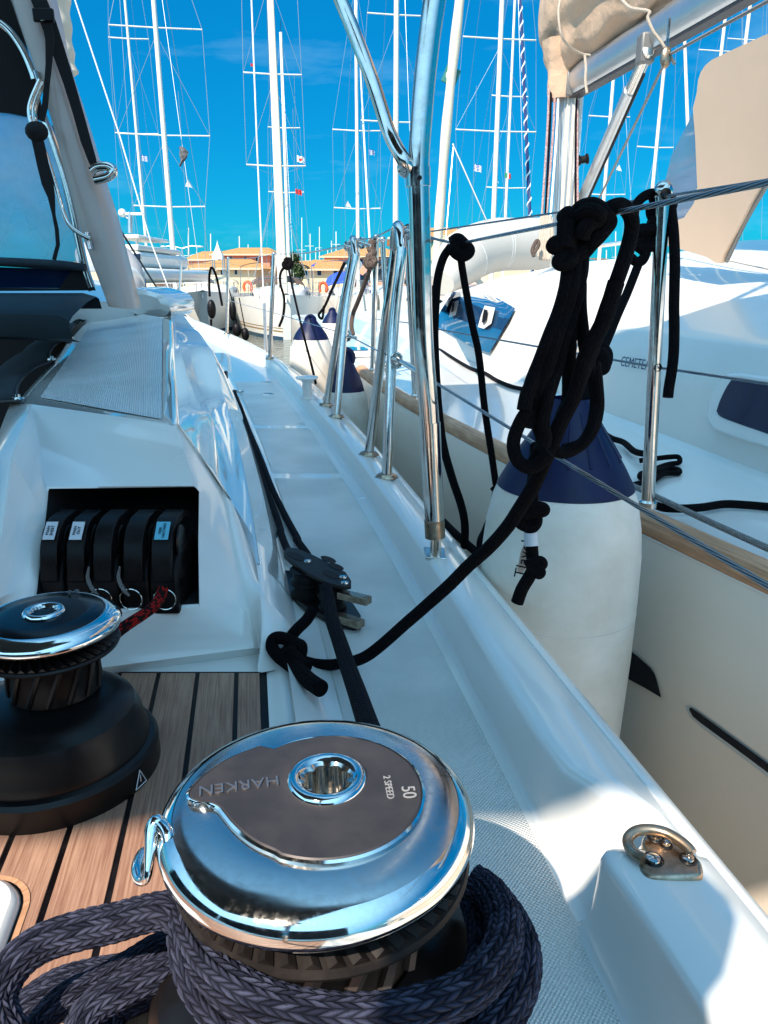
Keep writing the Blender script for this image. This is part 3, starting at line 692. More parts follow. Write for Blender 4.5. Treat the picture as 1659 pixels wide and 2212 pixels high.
# ---- winches
def winch(c, sc, big, label):
    # part of the yacht; its own pieces are sub-parts
    x, y, zt = c
    def P(prof): return [(r * sc, z * sc) for r, z in prof]
    bpr = [(.0, -.205), (.112, -.205), (.112, -.198), (.101, -.195), (.100, -.160), (.102, -.158), (.102, -.153), (.098, -.150), (.096, -.128), (.090, -.114), (.074, -.104), (.056, -.098), (.050, -.092)]
    if not big: bpr = [(.0, -.205), (.128, -.205), (.129, -.197), (.116, -.194), (.1155, -.163), (.112, -.158), (.106, -.156), (.106, -.152), (.103, -.146), (.100, -.128), (.093, -.112), (.078, -.102), (.058, -.097), (.030, -.095)]
    base = MB().lathe(P(bpr if True else [(.0, -.205), (.112, -.205), (.112, -.198), (.101, -.195), (.100, -.160), (.102, -.158), (.102, -.153), (.098, -.150), (.096, -.128), (.090, -.114), (.074, -.104), (.056, -.098), (.050, -.092)]), c if big else c + V((-.004, -.014, 0)), 72)
    b = obj('winch', base, 'blackm', own, ang=28, label=label)
    mb = MB().lathe(P([(.049, -.094), (.048, -.088), (.048, -.052), (.052, -.047), (.064, -.042), (.068, -.038)]), c, 60)
    obj('drum', mb, 'blackm', b, ang=40)
    mb = MB()
    for k in range(14):                                    # slanting grip ribs on the drum
        a = 2 * math.pi * k / 14; pts = []
        for i in range(7):
            t = i / 6; aa = a + .38 * t; pts.append(V((x + .0485 * sc * math.cos(aa), y + .0485 * sc * math.sin(aa), zt + (-.092 + .044 * t) * sc)))
        mb.tube(pts, .0035 * sc if not big else .0042 * sc, 6)
    obj('grip_rib', mb, 'plate' if big else 'blackm', b)
    # lower and upper jaw with teeth
    r = .0785 * sc
    mb = MB().lathe([(.052 * sc, zt * 0 - .046 * sc), (.066 * sc, -.044 * sc), (r * .955, -.0405 * sc), (r * .97, -.038 * sc), (r * .955, -.0355 * sc), (.86 * r, -.0335 * sc), (.62 * r, -.027 * sc)], c, 96)
    obj('lower_jaw', mb, 'blockp' if big else 'blackm', b, ang=35)
    mb = MB().lathe([(.60 * r, -.027 * sc), (.80 * r, -.019 * sc), (.92 * r, -.0165 * sc), (.94 * r, -.014 * sc)], c, 96)
    obj('upper_jaw', mb, 'blackm', b)
    mb = MB()
    nt_ = 44
    for k in range(nt_):
        for (r0, r1_, z0, z1, sh) in ((.66, .945, -.0275, -.0345, 0), (.70, .93, -.0225, -.0175, .5)):
            a = 2 * math.pi * (k + sh) / nt_; da = 2 * math.pi / nt_ * .36; tw = .16
            q = [V((x + rr * r * math.cos(a + e + tw2), y + rr * r * math.sin(a + e + tw2), zt + zz * sc)) for rr, zz, tw2 in ((r0, z0, 0), (r1_, z1, tw)) for e in (-da, da)]
            lift = .0032 * sc * (1 if z0 > z1 else -1)
            top = [p + V((0, 0, lift)) for p in [mixv(q[0], q[1], .5), mixv(q[2], q[3], .5)]]
            mb.add(q + top, [(0, 1, 4), (2, 5, 3), (0, 4, 5, 2), (1, 3, 5, 4)])
    obj('jaw_teeth', mb, 'blockp' if big else 'blackm', b, smooth=False)
    return b, r
# big winch in front
WB = V((-.037, .382, -.2905)); sc = 1.165
wb, rB = winch(WB, sc, True, 'large chromed self-tailing winch nearest the camera')
def ringlathe(prof, c, n=128): return MB().lathe(prof, c, n)
R0 = .0932
RC = WB + V((-.0025, -.001, 0))
prof = [(.045, -.0020), (R0 * .60, -.0018), (R0 * .70, -.0024), (R0 * .82, -.0038), (R0 * .90, -.0056), (R0 * .945, -.0078), (R0 * .98, -.0116), (R0 * .994, -.0148), (R0, -.0180), (R0 * .994, -.0212), (R0 * .97, -.0230), (R0 * .93, -.0230)]
obj('chrome_skirt', MB().lathe(prof, RC, 160), 'brush', wb, ang=60)
prof = [(R0 * .90, -.0052), (R0 * .945, -.0073), (R0 * .981, -.0112), (R0 * .996, -.0146), (R0 * 1.002, -.0180), (R0 * .996, -.0215), (R0 * .972, -.0234)]
obj('chrome_rim', MB().lathe(prof, RC, 160), 'chrome', wb, ang=60)
# plate outline traced as it lies on the top
pc = V((-.0335, .3805, WB.z)); pr = .0560
out_ = []
beak = [(596, 1842), (560, 1826), (530, 1806), (505, 1783), (486, 1760), (474, 1746), (455, 1738), (432, 1736), (413, 1728), (409, 1716), (418, 1700), (450, 1670), (500, 1638), (560, 1614)]
bp_ = [onz(q, WB.z) for q in beak]
ang_ = lambda q: math.atan2(q.y - pc.y, q.x - pc.x)
a_s, a_e = ang_(bp_[0]), ang_(bp_[-1])
if a_e > 0: pass
arc = []
A_from = a_e; A_to = a_s
while A_from < A_to: A_from += 2 * math.pi
for k in range(1, 60):
    a = A_from + (A_to - A_from) * k / 60; arc.append(pc + V((pr * math.cos(a), pr * math.sin(a), 0)))
bsm = spline(bp_, 6)
outl = bsm + arc
outl = [V((q.x, q.y, WB.z)) for q in outl]
cc_ = sum(outl, V((0, 0, 0))) / len(outl)
def shr(d, z): return [V((q.x, q.y, WB.z + z)) + (V((q.x, q.y, 0)) - V((pc.x, pc.y, 0))).normalized() * -d for q in outl]
mb = MB(); rings = [shr(-.0022, -.004), shr(-.0018, .0002), shr(-.0004, .0012), shr(.0, .0004)]
obj('plate_bezel', mb.grid(rings, closed=True, flip=True), 'chrome', wb)
mb = MB(); rg = [shr(.0002, .0003), shr(.0012, .0014)]
mb.grid(rg, closed=True, flip=True)
pc2 = V((-.0345, .391, WB.z))
socket = [pc2 + V((.0185 * math.cos(a), .0185 * math.sin(a), .0014)) for a in [ang_(q) for q in outl]]
mid = [mixv(a, b, .5) for a, b in zip(rg[-1], socket)]
mid = [V((q.x, q.y, WB.z + .0019)) for q in mid]
mb.grid([rg[-1], mid, socket], closed=True, flip=True)
obj('top_plate', mb, 'plate', wb, ang=20)
def sock(c, r, par, m1='chrome', m2='steel'):
    prof = [(r * 1.62, 0), (r * 1.56, .0024), (r * 1.40, .0034), (r * 1.22, .0030), (r * 1.06, .0014)]
    obj('socket_ring', MB().lathe(prof, c, 64), m1, par, ang=60)
    def star(rr, z, n=96):
        P = []
        for k in range(n):
            a = 2 * math.pi * k / n; q = abs(math.sin(a * 4)); P.append(c + V(((rr * (.80 + .20 * (1 - (1 - q) ** 1.0))) * math.cos(a), (rr * (.80 + .20 * q)) * math.sin(a), z)))
        return P
    circ = [c + V((r * 1.08 * math.cos(2 * math.pi * k / 96), r * 1.08 * math.sin(2 * math.pi * k / 96), .0014)) for k in range(96)]
    mb = MB(); rings = [circ, star(r * .99, -.0005), star(r * .97, -.022)]
    mb.grid(rings, closed=True); mb.add(rings[-1], [list(range(96))])
    obj('handle_socket', mb, m2, par, ang=25)
sock(pc2 + V((0, 0, .0014)), .0150, wb)
# lettering pressed into the plate
def flatR(ang): return Matrix.Rotation(ang, 3, 'Z')
d1 = onz((590, 1700), WB.z) - onz((430, 1722), WB.z)
textobj('lettering', 'HARKEN', .0122, onz((517, 1703), WB.z) + V((0, 0, .0022)), flatR(math.atan2(d1.y, d1.x) + math.pi), mat('pressed_letters', (.30, .27, .26), .3, .8), wb)
MT = mat('etched_letters', (.36, .34, .33), .5, .3)
for (b_, sz, pxy) in (('50', .0115, B4(1160, 355)), ('2 SPEED', .0062, B4(1082, 335))):
    textobj('lettering', b_, sz, onz(pxy, WB.z) + V((0, 0, .0021)), flatR(-math.pi / 2 + .12), MT, wb, .0002)
# feeder arm hanging off the rim at the left
fa = [at(352, 1795, .43), at(340, 1776, .432), at(329, 1795, .43), at(324, 1840, .425), at(318, 1895, .42), at(303, 1903, .425), at(298, 1880, .435), at(310, 1850, .45), at(333, 1836, .455)]
obj('feeder_arm', MB().tube(fa, lambda t: .0035 + .0012 * math.sin(t * 9), 12, smooth=6), 'chrome', wb)
fa2 = [at(345, 1780, .432), at(362, 1800, .425), at(368, 1840, .42), at(385, 1885, .41), at(420, 1925, .40), at(470, 1960, .395)]
obj('stripper_lip', MB().tube(fa2, lambda t: .0042 - .0020 * t, 12, smooth=6), 'chrome', wb)
# smaller black winch at the left
WS = V((-.367, .755, -.347))
ws, rS = winch(WS, .97, False, 'smaller black-topped winch on the teak at the left edge')
R0 = .0785 * .97 * 1.02
prof = [(.0, .0010), (R0 * .5, .0008), (R0 * .76, -.0010), (R0 * .78, -.0022)]
obj('top_plate', MB().lathe(prof, WS, 96), mat('black_gloss_plate', (.005, .004, .005), .22, .0, spec=.3, vary=(20, .4, (.012, .012, .014))), ws)
prof = [(R0 * .775, -.0014), (R0 * .80, -.0012), (R0 * .90, -.0042), (R0 * .965, -.0082), (R0, -.0125), (R0 * .99, -.0158), (R0 * .96, -.0168), (R0 * .90, -.0168)]
obj('chrome_rim', MB().lathe(prof, WS, 120), 'chrome', ws, ang=60)
sock(WS + V((-.002, 0, .0015)), .0135, ws, 'chrome', 'steel')
for (b_, sz, pxy) in (('40', .0085, B3(500, 190)), ('SPEED', .0042, B3(455, 200))):
    textobj('lettering', b_, sz, onz(pxy, WS.z) + V((0, 0, .0026)), flatR(-math.pi / 2 + .3), mat('faint_letters', (.16, .13, .12), .5, .3), ws)
mb = MB(); 
wp = WS + V((-.004, -.014, 0)) + V((.1165 * .97 * math.cos(-.35), .1165 * .97 * math.sin(-.35), -.205 * .97 + .028))
tang = V((-math.sin(-.35), math.cos(-.35), 0)); nr = V((math.cos(-.35), math.sin(-.35), 0))
tri = [wp + tang * -.009 + V((0, 0, -.009)) + nr * .001, wp + tang * .009 + V((0, 0, -.009)) + nr * .001, wp + V((0, 0, .010)) + nr * .001]
for i in range(3): mb.tube([tri[i], tri[(i + 1) % 3]], .0006, 5)
mb.tube([wp + nr * .001 + V((0, 0, -.004)), wp + nr * .001 + V((0, 0, .004))], .0006, 5)
obj('warning_mark', mb, 'white', ws)
# ---- rope clutches
cl_x = [(118, 48), (175, 50), (232, 52), (297, 54), (357, 56)]
lab = {0: 'MAIN SHEET', 1: 'MAIN OUT', 4: 'FREE HALYARD'}
for i, (px, wpx) in enumerate(cl_x):
    tt = 1.055; w = wpx * tt / F * 1.06; f0 = onpl((px, 1308), (0, .985, 0), (0, 1, 0)); x = f0.x; yb = .985; zb = -.455
    def side(prof, x0, x1):
        poly = [V((x0, yb + a, zb + b)) for a, b in prof]; return MB().prism(poly, (x1 - x0, 0, 0))
    body = side([(.0, 0), (-.002, .030), (.0, .055), (.012, .075), (.03, .085), (.12, .085), (.13, 0)], x - w / 2, x + w / 2)
    c_ = obj('rope_clutch', body, 'black', own, bev=.003, smooth=True, ang=50)
    lv = [(-.006, .052), (-.002, .080), (.006, .102), (.022, .120), (.045, .130), (.085, .130), (.125, .115), (.12, .105), (.085, .118), (.045, .117), (.028, .108), (.016, .094), (.008, .075), (.006, .052)]
    obj('clutch_lever', side(lv, x - w * .36, x + w * .36), 'black', c_, bev=.0015, ang=30)
    for sx in (-1, 1):
        mb = MB(); R = Matrix.Rotation(math.radians(90), 3, 'Y')
        mb.lathe([(0, -.002), (.022, -.002), (.024, 0), (.022, .002), (0, .002)], V((x + sx * w * .44, yb + .045, zb + .095)), 24, R)
        obj('clutch_cheek', mb, 'blackm', c_)
    if i in (2, 3, 4):
        rc = V((x - .006 + (.008 if i == 4 else 0), yb - .006, zb + .022 + .004)); P = [rc + V((.0155 * math.cos(a), 0, .0155 * math.sin(a))) for a in [2 * math.pi * k / 32 for k in range(33)]]
        obj('line_eye', MB().tube(P, .0008, 6, cap=False), 'steel', c_)
    if i in (2, 3):
        P = [rc + V((-.010, -.002, .050)), rc + V((-.012, -.006, .034)), rc + V((-.006, -.008, .018)), rc + V((.000, -.006, .008))]
        obj('cord_tail', MB().tube(P, lambda t: .0012 + .0018 * math.sin(t * 2.8), 8, smooth=4), 'rgrey', c_)
    if i in lab:
        # paper label wrapped over the front of the lever
        p1 = V((x, yb + .0085, zb + .1085)); p2 = V((x, yb + .0265, zb + .1250)); d = (p2 - p1).normalized(); nrm = V((0, -d.z, d.y))
        q = [p1 + V((-w * .25, 0, 0)), p1 + V((w * .25, 0, 0)), p2 + V((w * .25, 0, 0)) + d * .004, p2 + V((-w * .25, 0, 0)) + d * .004]
        q = [a + nrm * .0012 for a in q]
        obj('paper_label', MB().prism(q, nrm * .0006), M['white'] if i < 4 else mat('blue_label', (.12, .42, .55), .5), c_, smooth=False)
        R = Matrix((d * 1.0, V((-1, 0, 0)), nrm)).transposed()
        textobj('label_text', lab[i].split()[0] + '\n' + lab[i].split()[1], .0058 if i < 4 else .0052, (p1 + p2) / 2 + nrm * .0024 + d * .002, R, 'black', c_, .0002)
# ---- foot block on the side deck
bz = -.470
fb_c = onz((690, 1232), bz)
plate = [onz(B2(*p), bz) for p in [(284, 228), (305, 208), (350, 212), (430, 245), (520, 290), (590, 330), (617, 370), (616, 400), (585, 405), (500, 385), (400, 335), (320, 280), (288, 250)]]
lowp = [V((q.x, q.y - .004, -.528)) + (V((q.x, q.y, 0)) - V((fb_c.x, fb_c.y, 0))) * .28 for q in plate]
mb = MB().prism(lowp, (0, 0, .010)); fb = obj('turning_block', mb, 'blackm', own, bev=.001, label='black two-sheave turning block bolted to the side deck')
mb = MB().prism([q + V((0, 0, -.001)) for q in plate], (0, 0, .006)); obj('cheek_plate', mb, 'blockp', fb, bev=.0015)
for pp in [(345, 240), (470, 310), (430, 275), (520, 330)]:
    c0 = onz(B2(*pp), bz + .0052)
    mb = MB(); n = 20; d = onz(B2(pp[0] + 40, pp[1] + 22), bz + .0052) - c0; e = V((-d.y, d.x, 0)) * .28
    if pp in ((345, 240), (520, 330)):
        mb.prism([c0 + d * .95 * math.cos(2 * math.pi * k / n) + e * 1.3 * math.sin(2 * math.pi * k / n) for k in range(n)], (0, 0, .0006)); obj('plate_slot', mb, 'dk', fb, smooth=False)
    else:
        mb.prism([c0 + e * 4.2 + d * .8 * math.cos(2 * math.pi * k / n) + e * 1.2 * math.sin(2 * math.pi * k / n) for k in range(n)], (0, 0, .0006)); obj('plate_slot', mb, 'dk', fb, smooth=False)
for pp in [(403, 264), (577, 342), (585, 370)]:
    c0 = onz(B2(*pp), bz + .005)
    obj('bolt_head', MB().lathe([(0, .0022), (.0030, .0022), (.0034, .001), (.0062, .0012), (.0066, 0)], c0, 20), 'steel', fb)
for (pp, rr, z0, z1) in (((400, 300), .030, -.520, -.472), ((520, 365), .024, -.520, -.472)):
    c0 = onz(B2(*pp), bz); c0 = V((c0.x, c0.y + .004, 0))
    obj('sheave', MB().lathe([(0, z0), (rr, z0), (rr * .99, z0 + .008), (rr * .82, z0 + .012), (rr * .82, z0 + .02), (rr * .99, z0 + .0235), (rr * .99, z0 + .027), (rr * .82, z0 + .031), (rr * .82, z1 - .006), (rr * .99, z1), (0, z1)], c0, 40), 'black', fb)
for (a, b, zz) in (((560, 425), (705, 460), -.487), ((530, 530), (668, 575), -.515)):
    p, q = onz(B2(*a), zz), onz(B2(*b), zz)
    obj('bracket_arm', MB().bar(p, q, .017, .012), 'brass', fb, bev=.001)
obj('hub_pin', MB().lathe([(0, 0), (.004, 0), (.004, .056), (0, .056)], V((fb_c.x + .02, fb_c.y - .01, -.526)), 16), 'steel', fb)
# ---- padeye
pz = -.4535
base = [(922, 1075), (938, 1118), (985, 1148), (1070, 1152), (1160, 1150), (1268, 1140), (1284, 1112), (1272, 1062), (1230, 1018), (1170, 975), (1090, 938), (1010, 903), (955, 905), (940, 950), (962, 1000)]
pt = [onz(B5(x, y - 4), pz + .003) for x, y in base]; pt = [V((q.x, q.y, pz)) for q in pt]
cb = sum(pt, V((0, 0, 0))) / len(pt)
def ins(P, k, z): return [V((cb.x + (q.x - cb.x) * k, cb.y + (q.y - cb.y) * k, z)) for q in P]
pts_ = spline(pt + [pt[0]], 4)[:-1]
mb = MB().grid([ins(pts_, 1.03, pz - .006), ins(pts_, 1.03, pz - .0010), ins(pts_, 1.0, pz + .0012), ins(pts_, .94, pz + .0024), ins(pts_, .86, pz + .0026), ins(pts_, .4, pz + .0028)], closed=True)
mb.add(ins(pts_, .4, pz + .0028), [list(range(len(pts_)))[::-1]])
pe = obj('padeye', mb, 'brass', own, ang=60, label='worn stainless folding padeye on the rail plinth')
for (x, y, r) in ((1000, 1050, .0062), (1200, 1048, .0052), (1015, 925, .005), (1075, 968, .0038)):
    c0 = onz(B5(x, y), pz + .0030)
    obj('screw', MB().lathe([(0, .0002), (r * .42, .0002), (r * .46, .0018), (r * .9, .0014), (r, 0)], c0 + V((0, 0, .0004)), 24), 'steel', pe)
    obj('screw_recess', MB().lathe([(r * 1.05, 0), (r * 1.28, .0008), (r * 1.4, 0)], c0, 24), 'blackm', pe)
rp = [onz(B5(x, y), pz + h * .72) for x, y, h in [(945, 1050, .010), (890, 1015, .009), (855, 960, .009), (865, 915, .012), (915, 885, .014), (990, 880, .015), (1070, 898, .015), (1145, 940, .014), (1200, 985, .012), (1222, 1015, .010)]]
obj('shackle_ring', MB().tube(rp, .0046, 14, smooth=6), 'brass', pe)
# ---- bollard cleat, small deck fittings
bb_ = onz(C3(905, 765), -.462)
mb = MB().lathe([(.030, 0), (.030, .004), (.020, .008), (.0185, .02), (.0185, .066), (.024, .073)], bb_, 32); ck = obj('bollard', mb, 'gel', own, label='white mooring bollard on the toe rail')
obj('bollard_cap', MB().lathe([(.024, .073), (.042, .080), (.046, .084), (.043, .089), (0, .094)], bb_, 36), 'gel', ck)
for p in ((632, 660), (645, 735)):
    c0 = onz(C3(*p), -.5295); obj('deck_filler_cap', MB().lathe([(0, .002), (.014, .002), (.016, .0005), (.020, .003), (.030, .003), (.033, 0)], c0, 32), 'steel', own)
c0 = onz(C3(448, 722), -.52)
mb = MB().prism([c0 + V(q) for q in ((-.03, -.016, 0), (.022, -.020, 0), (.030, -.010, 0), (.030, .012, 0), (.02, .018, 0), (-.03, .014, 0))], (0, 0, .006)); fe = obj('lead_eye', mb, 'steel', own, bev=.001, label='steel lead eye beside the coaming foot')
obj('eye_hole', MB().lathe([(.007, .0065), (.010, .009), (.013, .0065)], c0 + V((.012, 0, 0)), 20), 'steel', fe)
obj('eye_hole', MB().lathe([(.007, .0065), (.010, .009), (.013, .0065)], c0 + V((-.014, 0, 0)), 20), 'black', fe)
c1 = onz(C3(368, 612), -.50); obj('stand_up_block', MB().box(c1, (.02, .05, .045)), 'black', own, bev=.006)

# ---- stanchions and guard wires
def base_collar(p, par, r=.021):
    obj('stanchion_foot', MB().lathe([(r * 1.25, 0), (r * 1.25, .003), (r * 1.1, .0055), (r * 1.05, .008), (r * .9, .011), (r * .62, .012)], p, 6 if r > .022 else 24), 'brass', par, ang=20)
def stanchion(foot, top, zf=-.462, Yt=None, r=.0125):
    f = onz(foot, zf + ZS(onz(foot, zf).y)); t = ony(top, f.y if Yt is None else Yt)
    o = obj('stanchion', MB().tube([f, t], r, 16), 'steel', own)
    obj('stanchion_cap', MB().sphere(t, r * 1.05, 12), 'steel', o); base_collar(f, o); return f, t
f1, t1 = stanchion((583, 776), (592, 549)); f2, t2 = stanchion((490, 722), (493, 558)); t3 = ony((392, 563), 8.3); obj('stanchion', MB().tube([ony((388, 640), 8.3), t3], .0125, 12), 'steel', own)
def gate(fa_, fb_, top, w=.03, r=.0125):
    a, b = onz(fa_, -.462), onz(fb_, -.462); Y = (a.y + b.y) / 2; t = ony(top, Y)
    da = (t - a).normalized(); db = (t - b).normalized()
    P = [a, a + (t - a) * .55, t - V((0, 0, .075)) + (a - b) * .17, t - V((0, 0, .045)) + (a - b) * .15, t - V((0, 0, .014)) + (a - b) * .10, t, t - V((0, 0, .014)) - (a - b) * .10, t - V((0, 0, .045)) - (a - b) * .15, t - V((0, 0, .075)) - (a - b) * .17, b + (t - b) * .55, b]
    o = obj('gate_stanchion', MB().tube(P, r, 16, smooth=5), 'steel', own)
    base_collar(a, o, .023); base_collar(b, o, .023); return t, b
gt1, gb1 = gate(C3(1026, 812), C3(1094, 888), C4(598, 232)); gt2, gb2 = gate(C3(1306, 1135), C3(1423, 1283), C4(975, 122))
WR = .0027
WA = gt2 + V((.006, 0, -.012)); WBp = ony((1659, 394), .58); WC = WBp + (WBp - WA).normalized() * .5
WK = ony((987, 527), 1.62); WC = WBp + (WBp - WK).normalized() * .5
obj('guard_wire', MB().tube([WA, WK, WC], WR, 10, cap=True, vk=60), 'wire', own)
lA = ony(C4(965, 1240), 1.79); lB = ony((1659, 1266), .52); lC = lB + (lB - lA).normalized() * .4
obj('guard_wire', MB().tube([lA, lC], WR * .95, 10, vk=60), 'wire', own)
for a, b, r in ((gt1 + V((0, 0, -.015)), t1, .002), (t1, t2, .002), (t2, t3, .002), (gt1, gt2, .0022)):
    m_ = mixv(a, b, .5) + V((0, 0, -.012)); obj('guard_wire', MB().tube([a, m_, b], r, 8, smooth=6), 'rig', own)
m1 = mixv(gb1, gt1, .5)
q1 = ony(C4(545, 1035), 2.78); q2 = ony((592, 676), f1.y); q3 = ony((490, 648), f2.y); q4 = ony(C4(800, 1170), 2.2)
for a, b, r in ((q1, q2, .002), (q2, q3, .002), (q1, q4, .0022), (q4, lA, .0022)):
    obj('guard_wire', MB().tube([a, b], r, 8), 'rig', own)
for c0, s_ in ((q1, 1.2), (lA, 1.0), (gt1 + V((.03, 0, -.01)), 1.0), (gt2 + V((.025, 0, -.01)), .9), (gt1 + V((-.02, 0, -.02)), .8)):
    mb = MB()
    for k in range(2): mb.tube([c0 + V((.012 * s_ * math.cos(a), .004 * k, .014 * s_ * math.sin(a) - .006 * k)) for a in [math.pi * 2 * i / 14 for i in range(15)]], .003 * s_, 8)
    mb.tube([c0 + V((-.01, 0, 0)), c0 + V((.03 * s_, -.015, -.012))], .005 * s_, 10)
    obj('pelican_hook', mb, 'steel', own)
obj('wire_terminal', MB().tube([lA + (lB - lA) * .04, lA + (lB - lA) * .16], .0055, 10), 'steel', own)
# ---- bimini frame and canopy
YB = 1.235
leg = [ony(p, YB) for p in [(938, 1128), (932, 1010), (927, 900), (914, 729), (909, 560), (905, 403)]]
up_ = [ony(p, YB) for p in [(905, 420), (905, 340), (911, 250), (920, 146), (938, 0), (965, -180)]]
bi = obj('bimini_frame', MB().tube(leg, .0160, 28, smooth=5), 'steel', own, label='polished steel bimini leg rising through the picture')
obj('sleeve', MB().tube([ony((939, 1125), YB), ony((929, 912), YB)], .0168, 28), 'steel', bi)
obj('frame_tube', MB().tube(up_ + [V((.30, 1.0, 2.0))], .0160, 28, smooth=6), 'steel', bi)
obj('joint_collar', MB().tube([ony((904, 403), YB), ony((903, 362), YB)], .0185, 28), 'steel', bi)
obj('joint_screw', MB().lathe([(0, .003), (.003, .003), (.004, 0)], ony((906, 384), YB - .019), 12, Matrix.Rotation(math.radians(90), 3, 'X')), 'blackm', bi)
st = [ony((889, 372), YB), ony((872, 346), YB - .01), ony((839, 282), YB + .01), ony((800, 163), YB + .02), ony((736, 0), YB + .04), ony((640, -220), YB + .05)]
obj('frame_strut', MB().tube(st, .0105, 24, smooth=6), 'steel', bi)
obj('swivel', MB().sphere(ony((880, 362), YB), .0155, 16), 'steel', bi)
obj('bronze_collar', MB().tube([ony((940, 1160), YB), ony((938, 1122), YB)], .0175, 28), 'brass', bi)
obj('fork', MB().box(ony((933, 1180), YB), (.006, .02, .04)).box(ony((948, 1180), YB), (.006, .02, .04)), 'steel', bi, bev=.002)
obj('pivot_tang', MB().box(ony((941, 1178), YB), (.007, .016, .05)), 'brass', bi, bev=.001)
ff = ony((941, 1202), YB); obj('foot_plate', MB().prism([ff + V(q) for q in ((-.018, -.014, -.002), (.018, -.016, -.004), (.016, .016, .004), (-.020, .018, .006))], (0, 0, .006)), 'steel', bi, bev=.001)
ZC = 2.0
def cast(p, z, zc=ZC):
    q = onz(p, z); return q + SUN * ((zc - z) / SUN.z)
ed = [cast((150, 1806), -.53), cast((317, 1778), -.53), cast((1246, 1728), -.46), cast((1318, 1712), -.46)]
fw = [cast((1659, 675), -.10), cast((1377, 688), -.12), cast((1124, 818), -.43), cast((944, 823), -.43), cast((563, 791), -.52), cast((477, 758), -.50)]
can = [V((-3.2, ed[0].y - .1, ZC))] + ed + [ed[-1] + V((.45, .0, 0)), V((max(.75, fw[0].x + .1), .6, ZC))] + fw + [V((fw[-1].x - .9, fw[-1].y + .1, ZC)), V((-3.2, 2.5, ZC))]
mb = MB().prism(can, (0, 0, .012)); obj('bimini_canopy', mb, 'navy', own, smooth=False)
wc_ = obj('dark_reflection_panel', MB().box((-1.1, -1.55, .05), (3.6, .02, 1.1)), 'navy', own, smooth=False)  # unseen dark panels added astern and to port to darken the metal's reflections
obj('dark_reflection_panel', MB().box((-2.9, -.3, .05), (.02, 2.4, 1.1)), 'navy', own, smooth=False)
# unseen panel added behind the camera, cut so its shadow falls on the plinth
zh = .34
def ch(x, y, z): q = onz(B5(x, y), z); return q + SUN * ((zh - z) / SUN.z)
hc_ = [ch(230, 1385, -.53), ch(480, 1280, -.53), ch(590, 1215, -.53), ch(652, 1010, -.47), ch(720, 978, -.455), ch(850, 985, -.455), ch(1050, 1040, -.455), ch(1290, 1130, -.455), ch(1440, 1270, -.46), ch(1490, 1400, -.46), ch(1450, 1560, -.46), ch(1340, 1700, -.46), ch(1322, 1860, -.46), ch(1350, 2100, -.46), ch(1350, 2700, -.46)]
q = onz((1010, 2300), -.42) + SUN * ((zh + .42) / SUN.z); hc_ += [V((q.x, q.y - .25, zh)), q]
hc_ = [V((p_.x, p_.y, zh)) for p_ in hc_]
hcn = obj('shadow_blocker', MB().prism(hc_, (0, 0, -.03)), 'navy', own, smooth=False)
hm = sum(hc_, V((0, 0, 0))) / len(hc_); obj('blocker_post', MB().tube([V((hm.x, hm.y - .05, zh - .02)), V((hm.x, hm.y - .08, -.60))], .02, 12), 'steel', hcn)
# ---- windscreen post (beige arch leg)
YA = 2.58
lft = [(20, 0), (66, 132), (99, 231), (139, 380), (175, 512), (231, 662)]; rgt = [(92, 0), (120, 132), (152, 231), (198, 380), (233, 489), (279, 668)]
lft = [(-22, -140)] + lft; rgt = [(55, -140)] + rgt
l3 = [ony(p, YA) for p in lft]; r3_ = [ony(p, YA) for p in rgt]
def resamp(P, n=20): return [curve_at(P, i / (n - 1)) for i in range(n)]
L_, R_ = resamp(l3), resamp(r3_)
rows = []
for a, b in zip(L_, R_):
    d = V((0, .11, 0)); w = (b - a)
    rows.append([a + d, a + V((0, .015, 0)), a + w * .12, mixv(a, b, .45) - V((0, .006, 0)), b - w * .15 + V((0, -.002, 0)), b + V((0, .012, 0)), b + V((.006, .04, 0)), b + V((.010, .10, 0)), b + d + V((-.006, .01, 0))])
obj('windscreen_post', MB().grid(rows, closed=True), 'taupe', own, ang=60)
YG = YA - .045
def tb(nm, pts, Y, r, m, par=own, sm_=5): return obj(nm, MB().tube([ony(A1(*p), Y) for p in pts], r, 14, smooth=sm_), m, par)
hd = tb('grab_rail', [(262, 520), (240, 570), (210, 640), (192, 710), (198, 780), (225, 850), (262, 930), (300, 1010), (345, 1150), (385, 1290), (415, 1390), (450, 1465), (510, 1520), (590, 1562)], YG, .0070, 'steel')
tb('grab_rail', [(290, 540), (262, 590), (238, 650), (222, 720), (228, 790), (250, 850), (262, 880)], YG + .03, .0085, 'steel')
for a, b in (((232, 465), (262, 560)), ((575, 1520), (600, 1630))):
    obj('rail_pad', MB().tube([ony(A1(*a), YA - .010), ony(A1(*b), YA - .014)], .012, 12, flat=.4), 'steel', hd)
tb('side_loop', [(600, 1120), (640, 1092), (700, 1088), (735, 1105), (738, 1130), (705, 1158), (650, 1172), (620, 1178)], YA - .03, .014, 'steel')
tb('hood_frame_tube', [(0, 150), (60, 200), (120, 280), (170, 370), (210, 470), (225, 520)], YA + .06, .011, 'steel')
tb('hood_frame_tube', [(0, 640), (90, 655), (190, 700), (270, 745), (300, 800), (360, 960), (430, 1180), (480, 1380), (520, 1580), (560, 1760), (600, 1880)], YA + .13, .013, 'steel')
tb('hood_frame_tube', [(330, 830), (400, 1080), (450, 1300), (490, 1480), (530, 1660), (560, 1800), (600, 1900)], YA + .16, .011, 'black')
def flat(nm, poly, Y, m, par=own, th=.004, conv=A1, **kw):
    P = [ony(conv(*p), Y if not isinstance(Y, (list, tuple)) else Y[i]) for i, p in enumerate(poly)]
    return obj(nm, MB().prism(P, (0, th, 0)), m, par, smooth=False, **kw)
